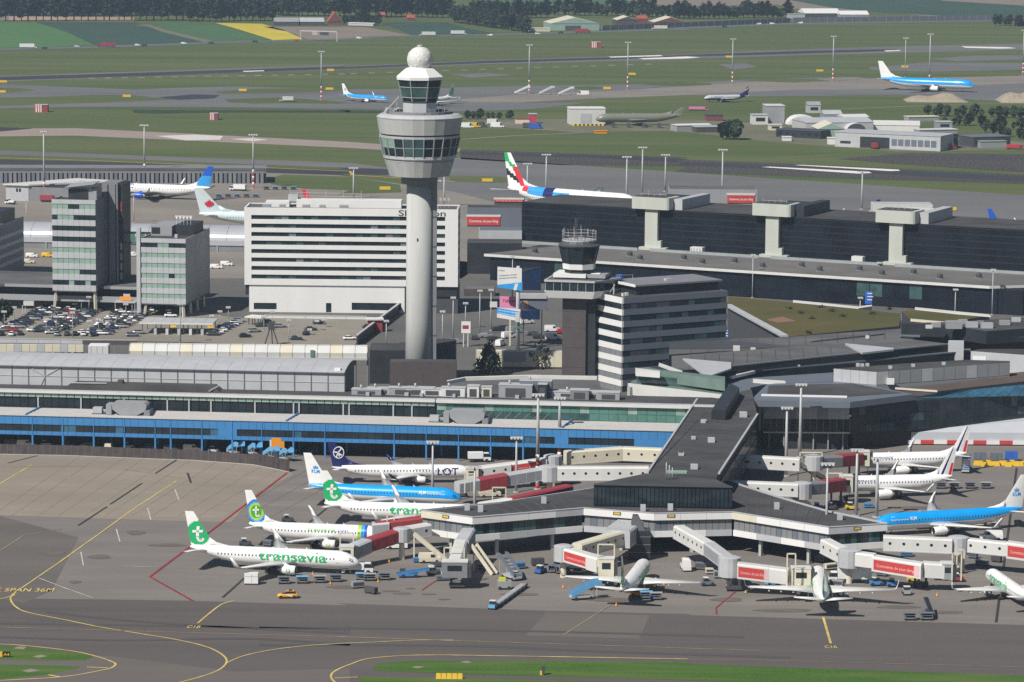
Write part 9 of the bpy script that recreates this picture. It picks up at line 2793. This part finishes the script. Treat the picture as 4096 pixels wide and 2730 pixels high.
quick('pale curved roof wing left of the black hall', 950, 1240, 1352, 600, 540, B_GREYP, 12, B_SLATE)
quick('terrace wall with planters right of the hotel', 850, 1060, 1262, None, 935, B_BROWN, 8, B_PAVER)
quick('grey pier roof behind the middle stair core', -30, 560, 1420, 365, 262, B_GREY, 14, B_ROOF2, sh='f', red=(300, 352, .66, .97))
quick('white arched pier unit behind the right stair core', 1340, 1740, 1395, 440, 365, B_WHITE2, 10, B_GREYP, sh='f')
# cream wall by the road, footbridge and sculpture
t, W = simple_block('cream_wall', 'long cream panelled wall in front of the road by the old tower', 'wall', PY('x', 445, 1120, P('x', 700, 1320).y), PY('x', 1450, 1120, P('x', 700, 1320).y), 2, .6, PY('x', 800, 1112, P('x', 700, 1320).y).z, B_CREAM, B_WHITE2)
for k in range(10): bx('joint', t, B_GREYP, W * k / 10, -.06, .8, W * k / 10 + .1, .02, 6.8)
bx('faded_print', t, B_GREY, W * .33, -.08, 2.2, W * .58, -.03, 5.4); bx('base', t, B_BROWN, 0, .2, 0, W, 1.8, .59)
t = thing('info_sign', 'white sign panel on a stand among the flag poles', 'sign', tuple(P('x', 325, 1070)))
MB().box(-1.4, 0, 4.6, 1.6, .6, 8.4).build('panel', B_WHITE, t); MB().box(-1.0, -.04, 6, 1, 0, 7.2).build('print', B_REDD, t); MB().box(-.8, .1, 0, -.5, .4, 4.6).build('post', B_WHITE2, t); MB().box(.6, .1, 0, .9, .4, 4.6).build('post', B_WHITE2, t)
for i, (x, y, ci, yw) in enumerate(((1030, 800, 0, 30), (830, 965, 0, 35), (730, 1055, 0, 70), (880, 905, 2, 20), (1330, 890, 0, 5), (1340, 985, 0, 5), (560, 960, 2, 5), (650, 995, 3, 20), (1420, 910, 6, 90), (220, 1030, 2, 10), (780, 870, 1, 30), (700, 880, 3, 25), (430, 980, 3, 90), (1090, 930, 5, 35), (1180, 970, 3, 10))):
 van('%s van on the forecourt road by the billboards, %s listed' % (('white', 'black', 'silver', 'dark', 'navy', 'grey', 'red')[ci], ORD[i]), tuple(P('x', x, y))[:2] + (.03,), R_(yw), PC[ci][1], 5.2 if i < 6 else 4.4, 2.2 if i < 6 else 1.6, 'vans on the forecourt road')
t = thing('steel_sculpture', 'blue and grey steel frame sculpture on trestles by the road', 'sculpture', tuple(P('f', 1390, 1040)))
for s in (-5, 5):
 for k in (-1.2, 1.2): MB().bar((s + k, 0, 0), (s, 0, 7), .3).build('trestle_leg', B_STEEL, t)
MB().bar((-5, 0, 6.2), (5, 0, 7), .5, .9).build('beam', B_SLATE, t)
# near taxiway furniture
t = thing('guidance_sign', 'black and yellow taxiway sign on the near left grass', 'taxiway sign', tuple(P('j', 18, 1410)))
t.scale = (.75, .75, .75)
MB().box(-3.2, -.15, .3, -.1, .15, 1.7).build('panel', B_YELLOW, t); MB().box(-.08, -.15, .3, 2.0, .15, 1.7).build('panel', B_BLKM, t)
q = MB(); text_map(q, 'A4', lambda u, v: Vector((.25 + 1.5 * u, -.17, .6 + v * .75))); q.build('lettering', B_YELLOW, t)
MB().box(-3, -.1, 0, 1.9, .1, .3).build('base', B_DARK, t)
t = thing('yellow_barrier', 'long yellow water filled barrier on the near grass path', 'barrier', tuple(P('k', 715, 1545)))
for k in range(5): MB().hexa([(-2.6 + k * 1.05, -.4), (-1.6 + k * 1.05, -.4), (-1.6 + k * 1.05, .4), (-2.6 + k * 1.05, .4)], .05, 1.1, 0, None, [(-2.55 + k * 1.05, -.25), (-1.65 + k * 1.05, -.25), (-1.65 + k * 1.05, .25), (-2.55 + k * 1.05, .25)]).build('segment', B_YELLOW, t)
t = thing('runway_light', 'small yellow and black light box leaning on the near grass', 'light', tuple(P('k', 1312, 1522)))
MB().hexa([(-.5, -.3), (.3, -.3), (.3, .3), (-.5, .3)], 0, 1.9, 0, None, [(-.1, -.3), (.6, -.3), (.6, .3), (-.1, .3)]).build('housing', B_DARK, t); MB().box(-.5, -.34, .1, -.1, -.3, 1.0).build('yellow_face', B_YELLOW, t)
# ---------------------------------------------------------------- haze: the air over the airfield
hz = bpy.data.materials.new('haze_air')
hz.use_nodes = True
_t = hz.node_tree
_t.nodes.remove(_t.nodes['Principled BSDF'])
_v = _t.nodes.new('ShaderNodeVolumePrincipled')
_v.inputs['Color'].default_value = (0.62, 0.80, 1.0, 1)
_v.inputs['Density'].default_value = 0.000075
_v.inputs['Anisotropy'].default_value = 0.2
_t.links.new(_v.outputs[0], _t.nodes['Material Output'].inputs['Volume'])
o = MB().box(-4100, -1600, -1.2, 4100, 9100, 175).build('haze', hz)
o['kind'] = 'stuff'
